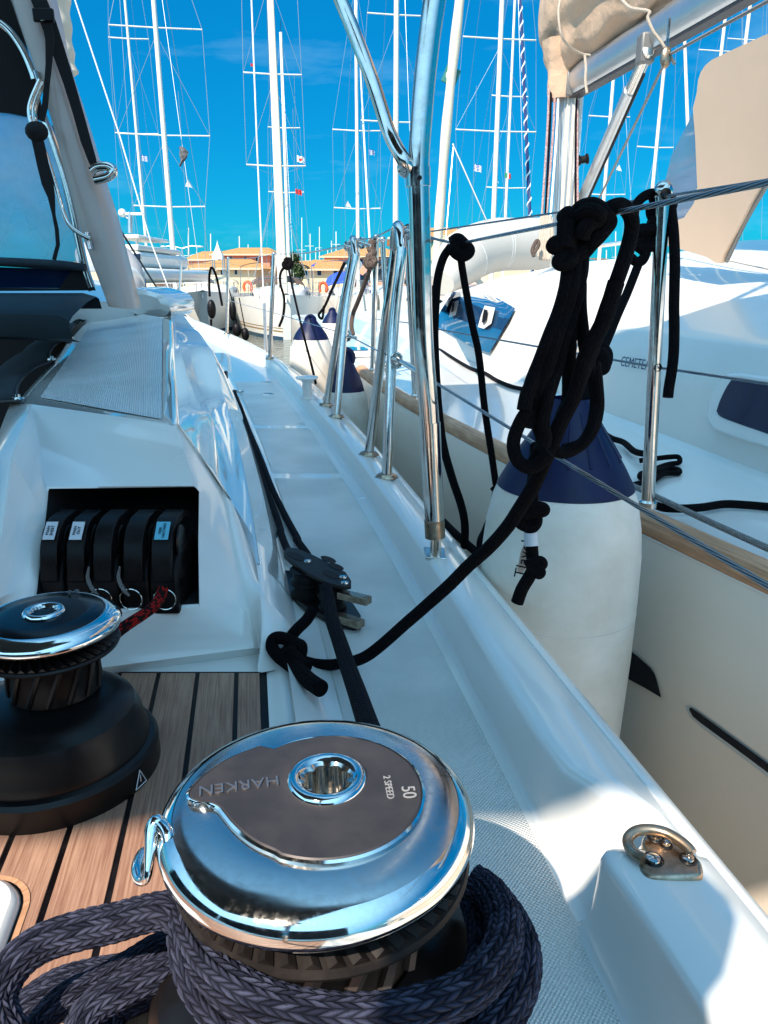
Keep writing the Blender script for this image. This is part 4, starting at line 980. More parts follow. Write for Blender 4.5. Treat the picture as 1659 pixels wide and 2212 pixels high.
# hood canvas and window
hood = flat('spray_hood', [(-300, -500), (-40, -500), (40, -60), (90, 60), (150, 240), (215, 470), (255, 640), (285, 790), (180, 765), (60, 740), (-300, 705)], YA + .10, 'blackc', th=.01)
flat('hood_window', [(-300, 690), (60, 725), (180, 750), (285, 775), (345, 940), (430, 1230), (490, 1450), (545, 1740), (-300, 1705)], YA + .125, 'vinyl', hood, th=.002)
flat('hood_window_binding', [(-300, 1700), (545, 1738), (560, 1775), (-300, 1725)], YA + .115, 'navy', hood, th=.01)
tb('hood_lower_tube', [(-300, 1700), (100, 1712), (400, 1730), (560, 1752)], YA + .09, .013, 'navy', hood)
flat('companion_window', [(-300, 1735), (470, 1765), (390, 1885), (-300, 1880)], YA + .14, 'glass', own, th=.01)
flat('companion_surround', [(470, 1762), (560, 1765), (620, 1900), (-300, 1905), (-300, 1880), (385, 1886)], YA + .12, 'blackc', own, th=.012)
# hood edge webbing, buckle and knotted strap
def band(nm, pts, wds, Y, m, par=own, conv=A1, th=.003):
    P = [ony(conv(*p), Y) for p in pts]; mb = MB(); rows = []
    for i, p in enumerate(P):
        d = (P[min(i + 1, len(P) - 1)] - P[max(i - 1, 0)]).normalized(); n_ = d.cross(V((0, 1, 0))).normalized(); w = wds[i] / 2
        rows.append([p - n_ * w, p + n_ * w, p + n_ * w + V((0, th, 0)), p - n_ * w + V((0, th, 0))])
    return obj(nm, mb.grid(rows, closed=True), m, par, smooth=False)
band('hood_webbing', [(230, -60), (270, 40), (320, 160), (380, 330), (450, 540), (510, 740), (560, 920), (600, 1040), (630, 1130)], [.045, .045, .045, .04, .034, .032, .032, .026, .016], YA - .02, 'blackc', hood)
band('hood_webbing', [(300, 120), (325, 260), (318, 420), (305, 560), (292, 700), (268, 790)], [.028, .026, .018, .016, .018, .018], YA - .055, 'blackc', hood)
bk = obj('buckle', MB().box(ony(A1(285, 100), YA - .06), (.06, .015, .035)), 'black', own, bev=.004)
obj('buckle_ring', MB().tube([ony(A1(*p), YA - .065) for p in [(250, 125), (270, 132), (300, 130), (322, 118)]], .0025, 8, smooth=3), 'steel', bk)
obj('strap_knot', MB().sphere(ony(A1(240, 860), YG - .02), .032, 14, (1.1, .7, .9)).sphere(ony(A1(210, 858), YG - .03), .018, 12), 'blackc', own)
band('hanging_strap', [(235, 880), (255, 960), (280, 1080), (310, 1200), (335, 1290), (350, 1400), (370, 1500), (378, 1600), (352, 1700)], [.036, .036, .036, .036, .022, .010, .012, .012, .012], YG - .025, 'blackc', own)
# cushion, dark cockpit, side cloth with turn buttons
cu = MB(); rows = []
fr = [V((-1.25 - .6, 2.34, 0)), V((-.985, 2.36, 0))]
cpos = [onz((-60, 632), -.055), onz((214, 640), -.055), onz((200, 655), -.075), onz((135, 676), -.075), onz((-60, 668), -.075)]
a0, a1, b1, b0 = onz((-120, 634), -.048), onz((212, 634), -.048), onz((148, 671), -.066), onz((-120, 664), -.062)
rows = []
for k in range(13):
    t = k / 12; l = mixv(a0, b0, 0); top0, top1 = mixv(a0, a1, t), mixv(b0, b1, t)
    e = .0 if 0 < k < 12 else .012
    rows.append([top0 + V((0, .02, -.05)), top0 + V((0, .004, -.006 - e)), top0 + V((0, -.02, .002 - e)), mixv(top0, top1, .5) + V((0, 0, .006 - e)), top1 + V((0, .02, .0 - e)), top1 + V((0, 0, -.010 - e)), top1 + V((0, -.006, -.035)), top1 + V((0, .004, -.060)), top1 + V((0, .05, -.07))])
obj('seat_cushion', MB().grid(rows), 'cush', own)
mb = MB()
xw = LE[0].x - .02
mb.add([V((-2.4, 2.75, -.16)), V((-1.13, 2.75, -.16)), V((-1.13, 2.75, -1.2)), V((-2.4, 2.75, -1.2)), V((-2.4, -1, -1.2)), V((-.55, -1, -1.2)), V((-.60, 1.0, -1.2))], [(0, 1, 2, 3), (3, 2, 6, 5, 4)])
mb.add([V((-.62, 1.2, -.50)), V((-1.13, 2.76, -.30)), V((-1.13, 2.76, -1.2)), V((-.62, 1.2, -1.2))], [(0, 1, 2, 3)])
obj('cockpit_well', mb, 'dk', own, smooth=False)  # near-black colour stands for the shade down in the cockpit
btn = [onz(C1(150, 1700), -.215), onz(C1(435, 1370), -.200), onz(C1(590, 1188), -.178), onz(C1(715, 1032), -.152)]
scal = [onz(C1(*p), z) for p, z in [((-160, 1730), -.225), ((100, 1712), -.216), ((150, 1700), -.214), ((145, 1610), -.212), ((185, 1530), -.21), ((290, 1440), -.205), ((435, 1372), -.199), ((420, 1315), -.195), ((455, 1255), -.19), ((520, 1210), -.185), ((592, 1190), -.177), ((585, 1145), -.172), ((620, 1090), -.165), ((670, 1050), -.158), ((716, 1033), -.15)]]
innr = [onz(C1(*p), z) for p, z in [((-300, 1640), -.26), ((-200, 1560), -.26), ((-150, 1520), -.26), ((-80, 1480), -.255), ((-20, 1440), -.25), ((60, 1390), -.245), ((130, 1340), -.24), ((190, 1290), -.235), ((240, 1245), -.23), ((290, 1195), -.222), ((340, 1150), -.215), ((375, 1118), -.21), ((410, 1090), -.20), ((500, 1092), -.19), ((600, 1096), -.175)]]
rows = []
for j in range(9):
    t = j / 8; rows.append([mixv(a, b, t) + V((0, 0, .012 * math.sin(t * math.pi) + .004 * math.sin(i * 1.7 + t * 5))) for i, (a, b) in enumerate(zip(scal, innr))])
cs = obj('side_cloth', MB().grid(rows), mat('grey_canvas', (.028, .034, .038), .85, spec=.2, bump=(150, .3, .001), vary=(9, .5, (.042, .048, .052))), own, solid=.004)
obj('cloth_piping', MB().tube(spline(scal, 4), .0022, 8), 'plate', cs)
for q in btn: obj('turn_button', MB().lathe([(0, .009), (.004, .009), (.0045, .004), (.010, .004), (.011, 0)], q + V((.001, 0, .001)), 20), 'steel', own)
# cap piece forward of the post, where the coaming runs into the coachroof
q = [(272, 622), (300, 622), (335, 630), (362, 642), (372, 668), (352, 688), (275, 676)]
P = [ony(p, 2.95) for p in q]; cc = sum(P, V((0, 0, 0))) / len(P)
rows = []
for k, (s_, dy) in enumerate(((1.0, .35), (1.0, .10), (.97, .03), (.9, 0.0), (.5, -.01))):
    rows.append([cc + (p - cc) * s_ + V((0, dy, 0)) for p in spline(P + [P[0]], 3)[:-1]])
mb = MB().grid(rows, closed=True); mb.add(rows[-1], [list(range(len(rows[-1])))[::-1]])
obj('coachroof_shoulder', mb, 'gelwave', own)
mb = MB().box(onz(C1(1235, 960), -.125), (.05, .05, .02)).box(onz(C1(1120, 930), -.12), (.012, .05, .03)); obj('roof_fitting', mb, 'glass', own, bev=.004)
# coachroof body ahead of the cockpit
mb = MB(); 
cr = [V((-.95, 2.95, -.09)), V((-1.02, 3.6, -.085)), V((-1.5, 5.2, -.12)), V((-2.4, 7.6, -.30)), V((-3.4, 7.9, -.30)), V((-3.6, 2.95, -.02)), V((-2.2, 2.95, .0))]
rows = [[p + V((.10, .05, -.42)) if i < 4 else p + V((0, 0, -.42)) for i, p in enumerate(cr)], cr, [mixv(p, V((-2.2, 5, .02)), .2) + V((0, 0, .03)) for p in cr], [mixv(p, V((-2.2, 5, .06)), .9) for p in cr]]
obj('coachroof', MB().grid(rows, closed=True), 'gel', own)
# forward deck sheet (port of the traced side deck)
mb = MB(); rr = []
for i in range(20):
    Y = 4.2 + i * .22; rr.append([V((min(FT(Y), r1(Y) - .2) + .01, Y, -.53 + ZS(Y))), V((-4.5, Y, -.50 + ZS(Y)))])
obj('fore_deck', MB().grid(rr, flip=True), 'gel', own, smooth=False)
# own shroud, inner stay
def wire_(nm, pts, ts, r, m, par, sm_=0, seg=8): return obj(nm, MB().tube([at(p[0], p[1], t) for p, t in zip(pts, ts)], r, seg, smooth=sm_), m, par)
wire_('shroud', [(572, 752), (570, 652), (555, 308), (541, -60)], [5.0, 4.9, 4.6, 4.3], .0048, 'rigw', own)
wire_('turnbuckle', [(575, 770), (571, 655)], [4.98, 4.9], .011, 'alu', own)
wire_('inner_stay', [(455, 730), (376, 654), (325, 520), (258, 291), (162, 0), (140, -60)], [7.6, 7.4, 7.1, 6.7, 6.3, 6.2], .0062, 'rigw', own)
wire_('jackstay', [(222, 430), (262, 500), (345, 632)], [4.0, 4.2, 5.2], .006, 'navy', own)
# furled cream sail at the top left
P = [ony(A1(*p), 3.6) for p in [(330, -60), (345, 60), (362, 180), (385, 300), (408, 400), (440, 490)]]
obj('furled_sail', MB().tube(P, lambda t: .075 - .03 * t + .004 * math.sin(t * 20), 20, smooth=5), 'creamc', own)
# ================================================================ THE YACHT ALONGSIDE
nb = empty('moored_yacht', (1.6, 3.0, -1.6), 'white sailing yacht moored alongside with teak toe rail, beige sail cover and blue cabin windows', 'sailing yacht')
n0 = curveY([onz(p, -.47) for p in [(768, 807), (860, 873), (1035, 976), (1377, 1153), (1659, 1290)]])
nto = polyfit([onz(p, -.47) for p in [(768, 807), (860, 873), (1035, 976), (1377, 1153), (1659, 1290)]], 2)
nti = polyfit([onz(p, -.428) for p in [(790, 790), (1035, 931), (1411, 1096), (1659, 1209)]], 2)
# port side line ahead of the teak runs on towards the bow
def NX(Y): return nto(Y) if Y < 3.96 else nto(3.96) + (Y - 3.96) * -.17
def NI(Y): return max(nti(min(Y, 3.9)), NX(min(Y, 3.9)) + .012) if Y < 3.9 else NX(Y) + max(nti(3.9), NX(3.9) + .012) - NX(3.9)
def NF(Y): return .89 - (Y - 1.71) * .1615          # foot of the coachroof
TY = [3.96 - i * .08 for i in range(66)]
rows = []
for Y in TY:
    x, xi = NX(Y), NI(Y)
    rows.append([V((x + .004, Y, -.474)), V((x, Y, -.466)), V((x + .002, Y, -.438)), V((x + .010, Y, -.430)), V((bl(x, xi, .5), Y, -.426)), V((xi - .006, Y, -.427)), V((xi, Y, -.434)), V((xi, Y, -.446))])
q0 = NX(3.9)
mb = MB().grid(rows, uvm=lambda i, j: (j * .012 + .1, TY[i])); mb.add(rows[0], [list(range(8))]); obj('teak_toe_rail', mb, 'teakr', nb, ang=50)
TY2 = [-1.2 + i * .12 for i in range(95)]
rows = []
for Y in TY2:
    x, xi, f = NX(Y), NI(Y), NF(Y)
    if Y > 7.5: f = max(x + .30, f)
    rows.append([V((x - .0005, Y, -.468)), V((x + .008, Y, -.449)), V((xi + .002, Y, -.446)), V((xi + .018, Y, -.4445)), V((xi + .024, Y, -.452)), V((xi + .05, Y, -.455)), V((f - .04, Y, -.449)), V((f - .012, Y, -.443)), V((f + .012, Y, -.425)), V((f + .05, Y, -.40))])
obj('side_deck', MB().grid(rows), 'gel', nb, ang=70)
rows = []
for Y in TY2:
    x = NX(Y); rows.append([V((x + .0035, Y, -.462)), V((x + .000, Y, -.474)), V((x - .010, Y, -.56)), V((x - .012, Y, -.75)), V((x + .0, Y, -1.0)), V((x + .06, Y, -1.5)), V((x + .22, Y, -2.0)), V((x + .5, Y, -2.4))])
obj('hull', MB().grid(rows, flip=True), 'hullside', nb)
mb = MB(); mb.add([V((NX(-1.2) + .05, -1.2, -.452)), V((NX(10) + .05, 10.1, -.452)), V((1.5, 12.5, -.40)), V((5, 10, -.452)), V((5.2, -1.2, -.452))], [(0, 1, 2, 3, 4)][::1])
obj('fore_deck', mb, 'gelfar', nb, smooth=False)
# coachroof: foot, knuckle, crown
def ramp(Y, pts):
    if Y <= pts[0][0]: return pts[0][1]
    for a, b in zip(pts, pts[1:]):
        if Y <= b[0]:
            t = (Y - a[0]) / (b[0] - a[0]); t = t * t * (3 - 2 * t); return a[1] + (b[1] - a[1]) * t
    return pts[-1][1]
rows = []
NY = [-1.0 + i * .15 for i in range(62)]
for Y in NY:
    f = NF(Y); h = ramp(Y, [(0, .0), (3.2, .0), (5.2, .02), (6.6, -.10), (8.2, -.27)]); e = -.150 + h
    c1_, c2_ = ramp(Y, [(0, .03), (2.6, .03), (4.4, .13), (6, .06), (8.2, -.22)]), ramp(Y, [(0, .06), (2.6, .07), (4.8, .215), (6.4, .12), (8.2, -.22)])
    ins_ = ramp(Y, [(0, .0), (2.4, -.02), (3.4, .06), (6, .16), (8.2, .5)])
    if Y > 7.4: f = f + (Y - 7.4) * .4
    e = max(e, -.42); c1_ = max(c1_, -.41); c2_ = max(c2_, -.40)
    k = f + .035 + max(0, ins_)
    rows.append([V((f, Y, -.437)), V((bl(f, k, .5) - .004, Y, bl(-.43, e, .5))), V((k - .004, Y, e - .012)), V((k + .010, Y, e)), V((k + .05, Y, e + .009)), V((k + .22, Y, bl(e, c1_, .45))), V((k + .55, Y, bl(e, c1_, .85))), V((k + 1.0, Y, c1_)), V((k + 1.6, Y, c2_)), V((k + 2.4, Y, c2_)), V((k + 3.0, Y, c1_)), V((k + 3.8, Y, -.15)), V((k + 4.1, Y, -.44))])
cr_ = obj('coachroof', MB().grid(rows), 'gelfar', nb, ang=50)
def surfpt(p, lift=.004):                              # where a sight line meets the cabin side
    r = ray(p); best = None; t = .6
    while t < 7:
        q = r * t
        if q.y > -.9 and q.y < 7:
            i = min(len(NY) - 2, max(0, int((q.y + 1.0) / .15))); w = (q.y - NY[i]) / .15
            sec = [rows[i][j].lerp(rows[i + 1][j], w) for j in range(8)]
            for j in range(7):
                a, b = sec[j], sec[j + 1]
                lo, hi = min(a.z, b.z), max(a.z, b.z)
                if a.x <= q.x <= b.x or b.x <= q.x <= a.x or True:
                    pass
            # height of the surface at this x
            zz = None
            for j in range(7):
                a, b = sec[j], sec[j + 1]
                if a.x <= q.x <= b.x: zz = a.z + (b.z - a.z) * (q.x - a.x) / max(1e-6, b.x - a.x); break
            if zz is not None and q.z <= zz:
                return q - r * .0 + V((-lift, -lift, lift))
        t += .004
    return r * 3
# wrap-round forward window with two vents
wp = [(971, 641), (995, 634), (1022, 633), (1050, 637), (1085, 652), (1117, 671), (1102, 698), (1080, 735), (1061, 767), (1020, 752), (980, 727), (944, 707), (955, 675)]
def patch(nm, poly, m, par, lift=.006, n=6, th=.004, conv=None, sf=surfpt):
    P = [conv(*p) if conv else p for p in poly]; c0 = (sum(p[0] for p in P) / len(P), sum(p[1] for p in P) / len(P)); rws = []
    for k in range(n):
        s_ = 1 - k / n; rws.append([sf((c0[0] + (p[0] - c0[0]) * s_, c0[1] + (p[1] - c0[1]) * s_), lift) for p in P])
    rws.append([sf(c0, lift)] * len(P))
    return obj(nm, MB().grid(rws, closed=True, flip=False), m, par, ang=60)
fwn = patch('front_window', wp, 'bluewin', nb, .012)
patch('window_reflection_panel', [(987, 652), (1020, 640), (1006, 690), (975, 712)], 'glass', fwn, .018) if False else None
for q in ([A3(270, 1355), A3(300, 1350), A3(285, 1415), A3(255, 1425)], [A3(415, 1375), A3(462, 1385), A3(445, 1455), A3(412, 1478), A3(385, 1470), A3(398, 1420)]):
    v_ = patch('opening_vent', q, 'gelfar', fwn, .022, 4)
    c0 = (sum(p[0] for p in q) / len(q), sum(p[1] for p in q) / len(q)); patch('vent_slot', [((p[0] - c0[0]) * .35 + c0[0], (p[1] - c0[1]) * .6 + c0[1]) for p in q], 'black', v_, .030, 3)
def rounded(P, k=5): return [tuple(q)[:2] for q in spline([V((a, b, 0)) for a, b in P] + [V((P[0][0], P[0][1], 0))], k)[:-1]]
wa, wb_, wc = surfpt((1524, 900), 0), surfpt((1600, 806), 0), surfpt((1656, 966), 0)
wn_ = (wb_ - wa).cross(wc - wa).normalized(); wn_ = wn_ if wn_.x < 0 else -wn_
def wplane(P, off, th): return MB().prism([onpl(p, wa + wn_ * off, wn_) for p in P], wn_ * -th)
sw = obj('side_window_rim', wplane(rounded([(1524, 900), (1532, 862), (1550, 822), (1578, 806), (1640, 812), (1730, 826), (1775, 850), (1790, 900), (1775, 975), (1740, 1000), (1660, 968), (1590, 946), (1540, 926)]), .022, .05), 'gel', nb, bev=.006, ang=60)
obj('side_window', wplane(rounded([(1547, 888), (1556, 862), (1574, 828), (1592, 816), (1650, 826), (1730, 840), (1752, 870), (1750, 930), (1728, 966), (1659, 938), (1590, 914), (1556, 900)]), .024, .01), 'glass', sw, bev=.001)
patch('port_window', [A5(745, 290), A5(760, 245), A5(825, 255), A5(800, 360), A5(730, 370)], 'bluewin', nb, .02, 4)
# hull windows seen down in the gap
def hullpt(p, lift=.004):
    r = ray(p); t = .5
    while t < 5:
        q = r * t
        if q.x > NX(q.y) - .010 and q.z < -.47:
            zz = q.z; off = bl(0, -.012, (-.474 - zz) / .08) if zz > -.75 else bl(-.012, 0, (-.75 - zz) / .25) if zz > -1.0 else bl(0, .06, (-1 - zz) / .5)
            if q.x >= NX(q.y) + off: return q + V((-lift, -lift * .2, 0))
        t += .002
    return r * 1.5
h1 = [(560, 700), (640, 775), (760, 870), (840, 940), (870, 985), (885, 1030), (905, 1105), (918, 1155), (800, 1085), (620, 990), (480, 920)]
h1r = [(550, 695), (640, 766), (764, 862), (848, 934), (880, 980), (898, 1030), (918, 1105), (932, 1182), (800, 1120), (620, 1030), (470, 950)]
hr = patch('hull_window_rim', h1r, 'hullside', nb, .003, 6, conv=C7, sf=hullpt); patch('hull_window', h1, 'dk', hr, .006, 6, conv=C7, sf=hullpt)
h2 = [(1120, 1245), (1118, 1228), (1135, 1226), (1160, 1245), (1300, 1345), (1500, 1490), (1800, 1710), (1800, 1780), (1659, 1672), (1400, 1480), (1200, 1335), (1145, 1290)]
h2r = [(1085, 1240), (1082, 1212), (1115, 1212), (1160, 1238), (1300, 1338), (1500, 1483), (1800, 1703), (1800, 1830), (1659, 1712), (1400, 1518), (1200, 1372), (1115, 1300)]
hr = patch('hull_slot_rim', h2r, 'gelgrey', nb, .003, 8, conv=C7, sf=hullpt); patch('hull_slot', h2, 'dk', hr, .006, 8, conv=C7, sf=hullpt)
# boat's hand-lettered name on the cabin side
nm0, nm1 = surfpt((1340, 781)), surfpt((1413, 792)); dd = (nm1 - nm0).normalized()
upv = (surfpt((1376, 770)) - surfpt((1376, 806))).normalized(); nn = dd.cross(upv).normalized(); upv = nn.cross(dd)
Rn = Matrix((dd, upv, nn)).transposed()
textobj('name_lettering', 'CEMETEΛ', .044, surfpt((1376, 793), .012), Rn, mat('navy_letters', (.03, .06, .12), .6), nb, .0003)
# stanchions
def nst(foot, top, zf=-.43, r=.0125, Yt=None, hole=None):
    f = onz(foot, zf); t = ony(top, f.y if Yt is None else Yt); o = obj('stanchion', MB().tube([f, t], r, 20), 'steel', nb)
    obj('stanchion_cap', MB().sphere(t + V((0, 0, .006)), r * 1.35, 14), 'steel', o)
    obj('stanchion_foot', MB().lathe([(.018, 0), (.018, .01), (.013, .014)], f, 20), 'steel', o); return f, t, o
sf_, st_, so_ = nst((1399, 1094), (1432, 420))
obj('wire_hole', MB().lathe([(.004, .0), (.007, .002), (.008, 0)], ony((1421, 794), sf_.y - .011), 16, Matrix.Rotation(math.radians(90), 3, 'X')), 'blackm', so_)
obj('cap_eye', MB().lathe([(0, .0), (.0055, .0), (.009, .002), (.0095, 0)], ony((1438, 418), sf_.y - .017), 16, Matrix.Rotation(math.radians(90), 3, 'X')), 'blackm', so_)
sb, stb, _o = nst((898, 859), (879, 500))
sg, stg, _o = nst((805, 802), (813, 516)); nst((842, 790), (826, 520))
def nw(pts, ts, r, m='rig'): return obj('guard_wire', MB().tube([at(p[0], p[1], t) for p, t in zip(pts, ts)], r, 8, vk=60), m, nb)
nw([(925, 501), (1411, 428), (1659, 389), (1900, 350)], [2.3, 1.36, 1.02, .85], .0024, 'wire')
nw([(925, 501), (826, 520), (660, 548)], [2.3, 3.6, 6.5], .0022)
nw([(944, 711), (1168, 750), (1421, 794), (1659, 829), (1900, 865)], [2.5, 1.8, 1.42, 1.15, 1.0], .0024, 'wire')
nw([(944, 711), (905, 700), (815, 690)], [2.5, 2.7, 3.6], .0022)
nw([C4(1230, 205), C4(1400, 262)], [2.25, 1.95], .002)
# deck gear: grey rope in the rail groove, black mooring lines
def lrope(nm, pts, ts, r, m, lab, sm_=6, cat='rope', seg=14, grp=None):
    return obj(nm, MB().tube([at(p[0], p[1], t) for p, t in zip(pts, ts)], r, seg, smooth=sm_), m, label=lab, cat=cat, group=grp)
def zrope(nm, pts, zs, r, m, lab, sm_=6):
    P = [onz(p, z if not hasattr(zs, '__len__') else zs[i]) for i, (p, z) in enumerate(zip(pts, zs if hasattr(zs, '__len__') else [zs] * len(pts)))]
    return obj(nm, MB().tube(P, r, 14, smooth=sm_), m, label=lab, cat='rope')
zrope('grey_rope', [(1362, 1047), (1411, 1070), (1500, 1112), (1600, 1158), (1720, 1212)], -.425, .0062, 'rgrey', 'grey braided rope stretched just inboard of the teak rail')
zrope('mooring_line', [C6(1000, 628), C6(1060, 650), C6(1160, 655), C6(1280, 648), C6(1400, 630), C6(1500, 632), C6(1659, 645), C6(1800, 660)], -.440, .0085, 'rblack', 'black mooring line lying on the alongside deck right of the stanchion')
zrope('mooring_line', [A5(200, 300), A5(270, 345), A5(340, 385), A5(400, 405), A5(450, 435), A5(520, 465), A5(590, 480), A5(640, 490)], -.44, .009, 'rdark', 'dark line running along the foredeck of the yacht alongside to its cleat')
zrope('mooring_line', [C6(690, 205), C6(760, 250), C6(830, 275), C6(890, 325), C6(950, 340), C6(1000, 345)], [-.435, -.435, -.435, -.435, -.43, -.43], .0085, 'rblack', 'black line leading behind the big fender to the deck loops')
zrope('mooring_line', [C6(920, 380), C6(1010, 368), C6(1100, 358), C6(1145, 360), C6(1148, 390), C6(1090, 400), C6(1030, 420), C6(1000, 440), C6(930, 455), C6(935, 478), C6(1020, 440), C6(1080, 425), C6(1140, 430), C6(1145, 450), C6(1060, 455), C6(1000, 490), C6(900, 515), C6(860, 530)], [-.44, -.432, -.43, -.432, -.44, -.442, -.438, -.434, -.44, -.442, -.430, -.44, -.44, -.444, -.44, -.44, -.44, -.44], .0065, 'rblack', 'black line thrown in small loops behind the stanchion foot')
ckp = onz(A5(735, 480), -.45)
mb = MB().bar(ckp + V((-.04, -.10, .045)), ckp + V((.05, .12, .05)), .02, .018).box(ckp + V((.0, .0, .022)), (.02, .08, .045)); obj('deck_cleat', mb, 'greytape', nb, bev=.004)
hq = onz(C4(630, 1190), -.44); hb = obj('deck_hatch', MB().prism(rrect(hq.x, hq.y, .16, .30, .04, -.452, ang=.17), (0, 0, .035)), 'gel', nb, bev=.006)
obj('hatch_pane', MB().prism(rrect(hq.x, hq.y, .12, .24, .03, -.4165, ang=.17), (0, 0, .004)), 'bluewin', hb, smooth=False)
cq = onz(C4(880, 1335), -.43); obj('mooring_cleat', MB().bar(cq + V((-.03, .09, .035)), cq + V((.02, -.09, .035)), .018, .016).box(cq + V((0, 0, .01)), (.02, .07, .05)), 'steel', nb, bev=.004)
wq = onz(C4(1075, 740), -.40); obj('windlass', MB().lathe([(.07, 0), (.07, .05), (.045, .07), (.04, .12), (.065, .15), (.06, .18), (0, .19)], V((wq.x, wq.y, -.43)), 20), 'steel', nb)
# mast, boom, vang, cover
G0 = at(1233, 200, 4.56); mx_, my_ = G0.x, G0.y
mt = empty('mast', (0, 0, 0)) if False else None
mfoot = ony((1213, 548), my_); mtop = V((mx_, my_ + .02, 9.5))
R = .088
prof = [(R * .62 * math.cos(a) * (1.0), R * 1.0 * math.sin(a)) for a in [2 * math.pi * k / 40 for k in range(40)]]
rws = [[V((mfoot.x + (mx_ - mfoot.x) * 0 + q[0] * 1.25, my_ + q[1], z)) for q in prof] for z in (-.1, 1.0, 9.5)]
ms_ = obj('mast', MB().grid(rws, closed=True), 'mastn', nb)
for k in range(7):
    ga = math.radians(-90 + (k - 3) * 17); obj('mast_rib', MB().box((mfoot.x + R * .775 * math.cos(ga), my_ + R * 1.0 * math.sin(ga), 1.4), (.009, .012, 3.0)), 'mastw' if k % 2 else 'alu', ms_, smooth=False)
u_ = V((-.168, .986, 0))
b0_ = at(1246, 174, 4.46); bd = V((.168, -.986, .0)).normalized()
bside = bd.cross(V((0, 0, 1))).normalized(); bup = bside.cross(bd)
rws = []
for t in (0, 4.3):
    rws.append([b0_ + bd * t + bside * (.060 * math.cos(a)) + bup * (.086 * math.sin(a)) for a in [2 * math.pi * k / 24 for k in range(24)]])
mb = MB().grid(rws, closed=True); mb.add(rws[0], [list(range(24))]); bm = obj('boom', mb, 'alu', nb)
rws = []
for t in (-.02, 4.3): rws.append([b0_ + bd * t + bup * (-.091 + dz) + bside * dx for dx, dz in ((-.03, 0), (.03, 0), (.03, .02), (-.03, .02))])
obj('boom_track', MB().grid(rws, closed=True), 'plate', bm, smooth=False)
obj('gooseneck', MB().box(b0_ + V((-.03, .03, -.02)), (.07, .12, .13)), 'greytape', bm, bev=.008)
# stowed mainsail under its cover: a sagging, wrinkled sausage on the boom
rws = []
nS, nA = 60, 44
for i in range(nS + 1):
    t = i / nS; s_ = -.40 + t * 4.4; c0 = b0_ + bd * s_ + bup * (.34 + .10 * math.sin(min(1, t * 6) * 1.57))
    k = min(1, (t / .10)) ** .5 if t < .10 else 1
    hgt = (.24 + .12 * (1 - t)) * (.45 + .55 * k) + .02; wid = (.135 + .07 * math.exp(-t * 3)) * (.5 + .5 * k)
    row = []
    for a_ in range(nA):
        a = 2 * math.pi * a_ / nA
        w_ = 1 + .055 * math.sin(a * 3 + t * 34) * math.exp(-3 * abs(math.sin(t * 13))) + .045 * math.sin(a * 5 - t * 60) + .03 * math.sin(a * 9 + t * 21 + math.sin(t * 50))
        x_ = math.copysign(abs(math.cos(a)) ** .55, math.cos(a)); y_ = math.copysign(abs(math.sin(a)) ** .8, math.sin(a))
        tie = 1 - .10 * math.exp(-((t - .13) / .012) ** 2) - .10 * math.exp(-((t - .36) / .012) ** 2)
        row.append(c0 + bside * (wid * x_ * w_ * (1 if y_ > -.4 else .75) * tie) + bup * (hgt * y_ * w_ * tie))
    rws.append(row)
mb = MB().grid(rws, closed=True); mb.add(rws[0], [list(range(nA))])
sc_ = obj('sail_cover', mb, 'beige', nb, ang=80, sub=1)
# front tuck of the cover hanging at the mast
c0 = at(1208, 185, 4.5)
rws = []
for i in range(9):
    t = i / 8; rr_ = (.125 - .050 * t ** .8) * (1 + .05 * math.sin(t * 9)); rws.append([c0 + V((.02 - .0 * t + rr_ * math.cos(a) * (1 + .07 * math.sin(5 * a + t * 4)), .02 + rr_ * .9 * math.sin(a) * (1 + .07 * math.sin(4 * a)), (.24 - .31 * t))) for a in [2 * math.pi * k / 36 for k in range(36)]])
obj('cover_skirt', MB().grid(rws, closed=True), 'beige', sc_)
def nrope(nm, pts, ts, r, m, par=nb, sm_=6): return obj(nm, MB().tube([at(p[0], p[1], t) for p, t in zip(pts, ts)], r, 8, smooth=sm_), m, par)
nrope('tie_cord', [A3(735, 0), A3(728, 60), A3(740, 150), A3(775, 205), A3(830, 238), A3(870, 245)], [3.85, 3.8, 3.8, 3.85, 3.9, 3.9], .006, 'rcream')
nrope('tie_cord', [A3(845, 245), A3(850, 300), A3(848, 360), A3(855, 415)], [3.9, 3.9, 3.9, 3.9], .007, 'rcream')
nrope('tie_cord', [A3(1010, 0), A3(1050, 35), A3(1130, 50), A3(1125, 80), A3(1150, 140), A3(1180, 180), A3(1215, 235), A3(1245, 285)], [3.0, 2.95, 2.9, 2.9, 2.9, 2.9, 2.9, 2.9], .006, 'rcream')
bl_ = at(*A3(1205, 255), 2.9)
mb = MB().sphere(bl_, .030, 14, (.75, .5, 1.3)); bk_ = obj('sheet_block', mb, 'brass', nb); obj('block_shackle', MB().tube([bl_ + V((0, 0, .035)), bl_ + V((0, 0, .13))], .006, 8), 'steel', bk_)
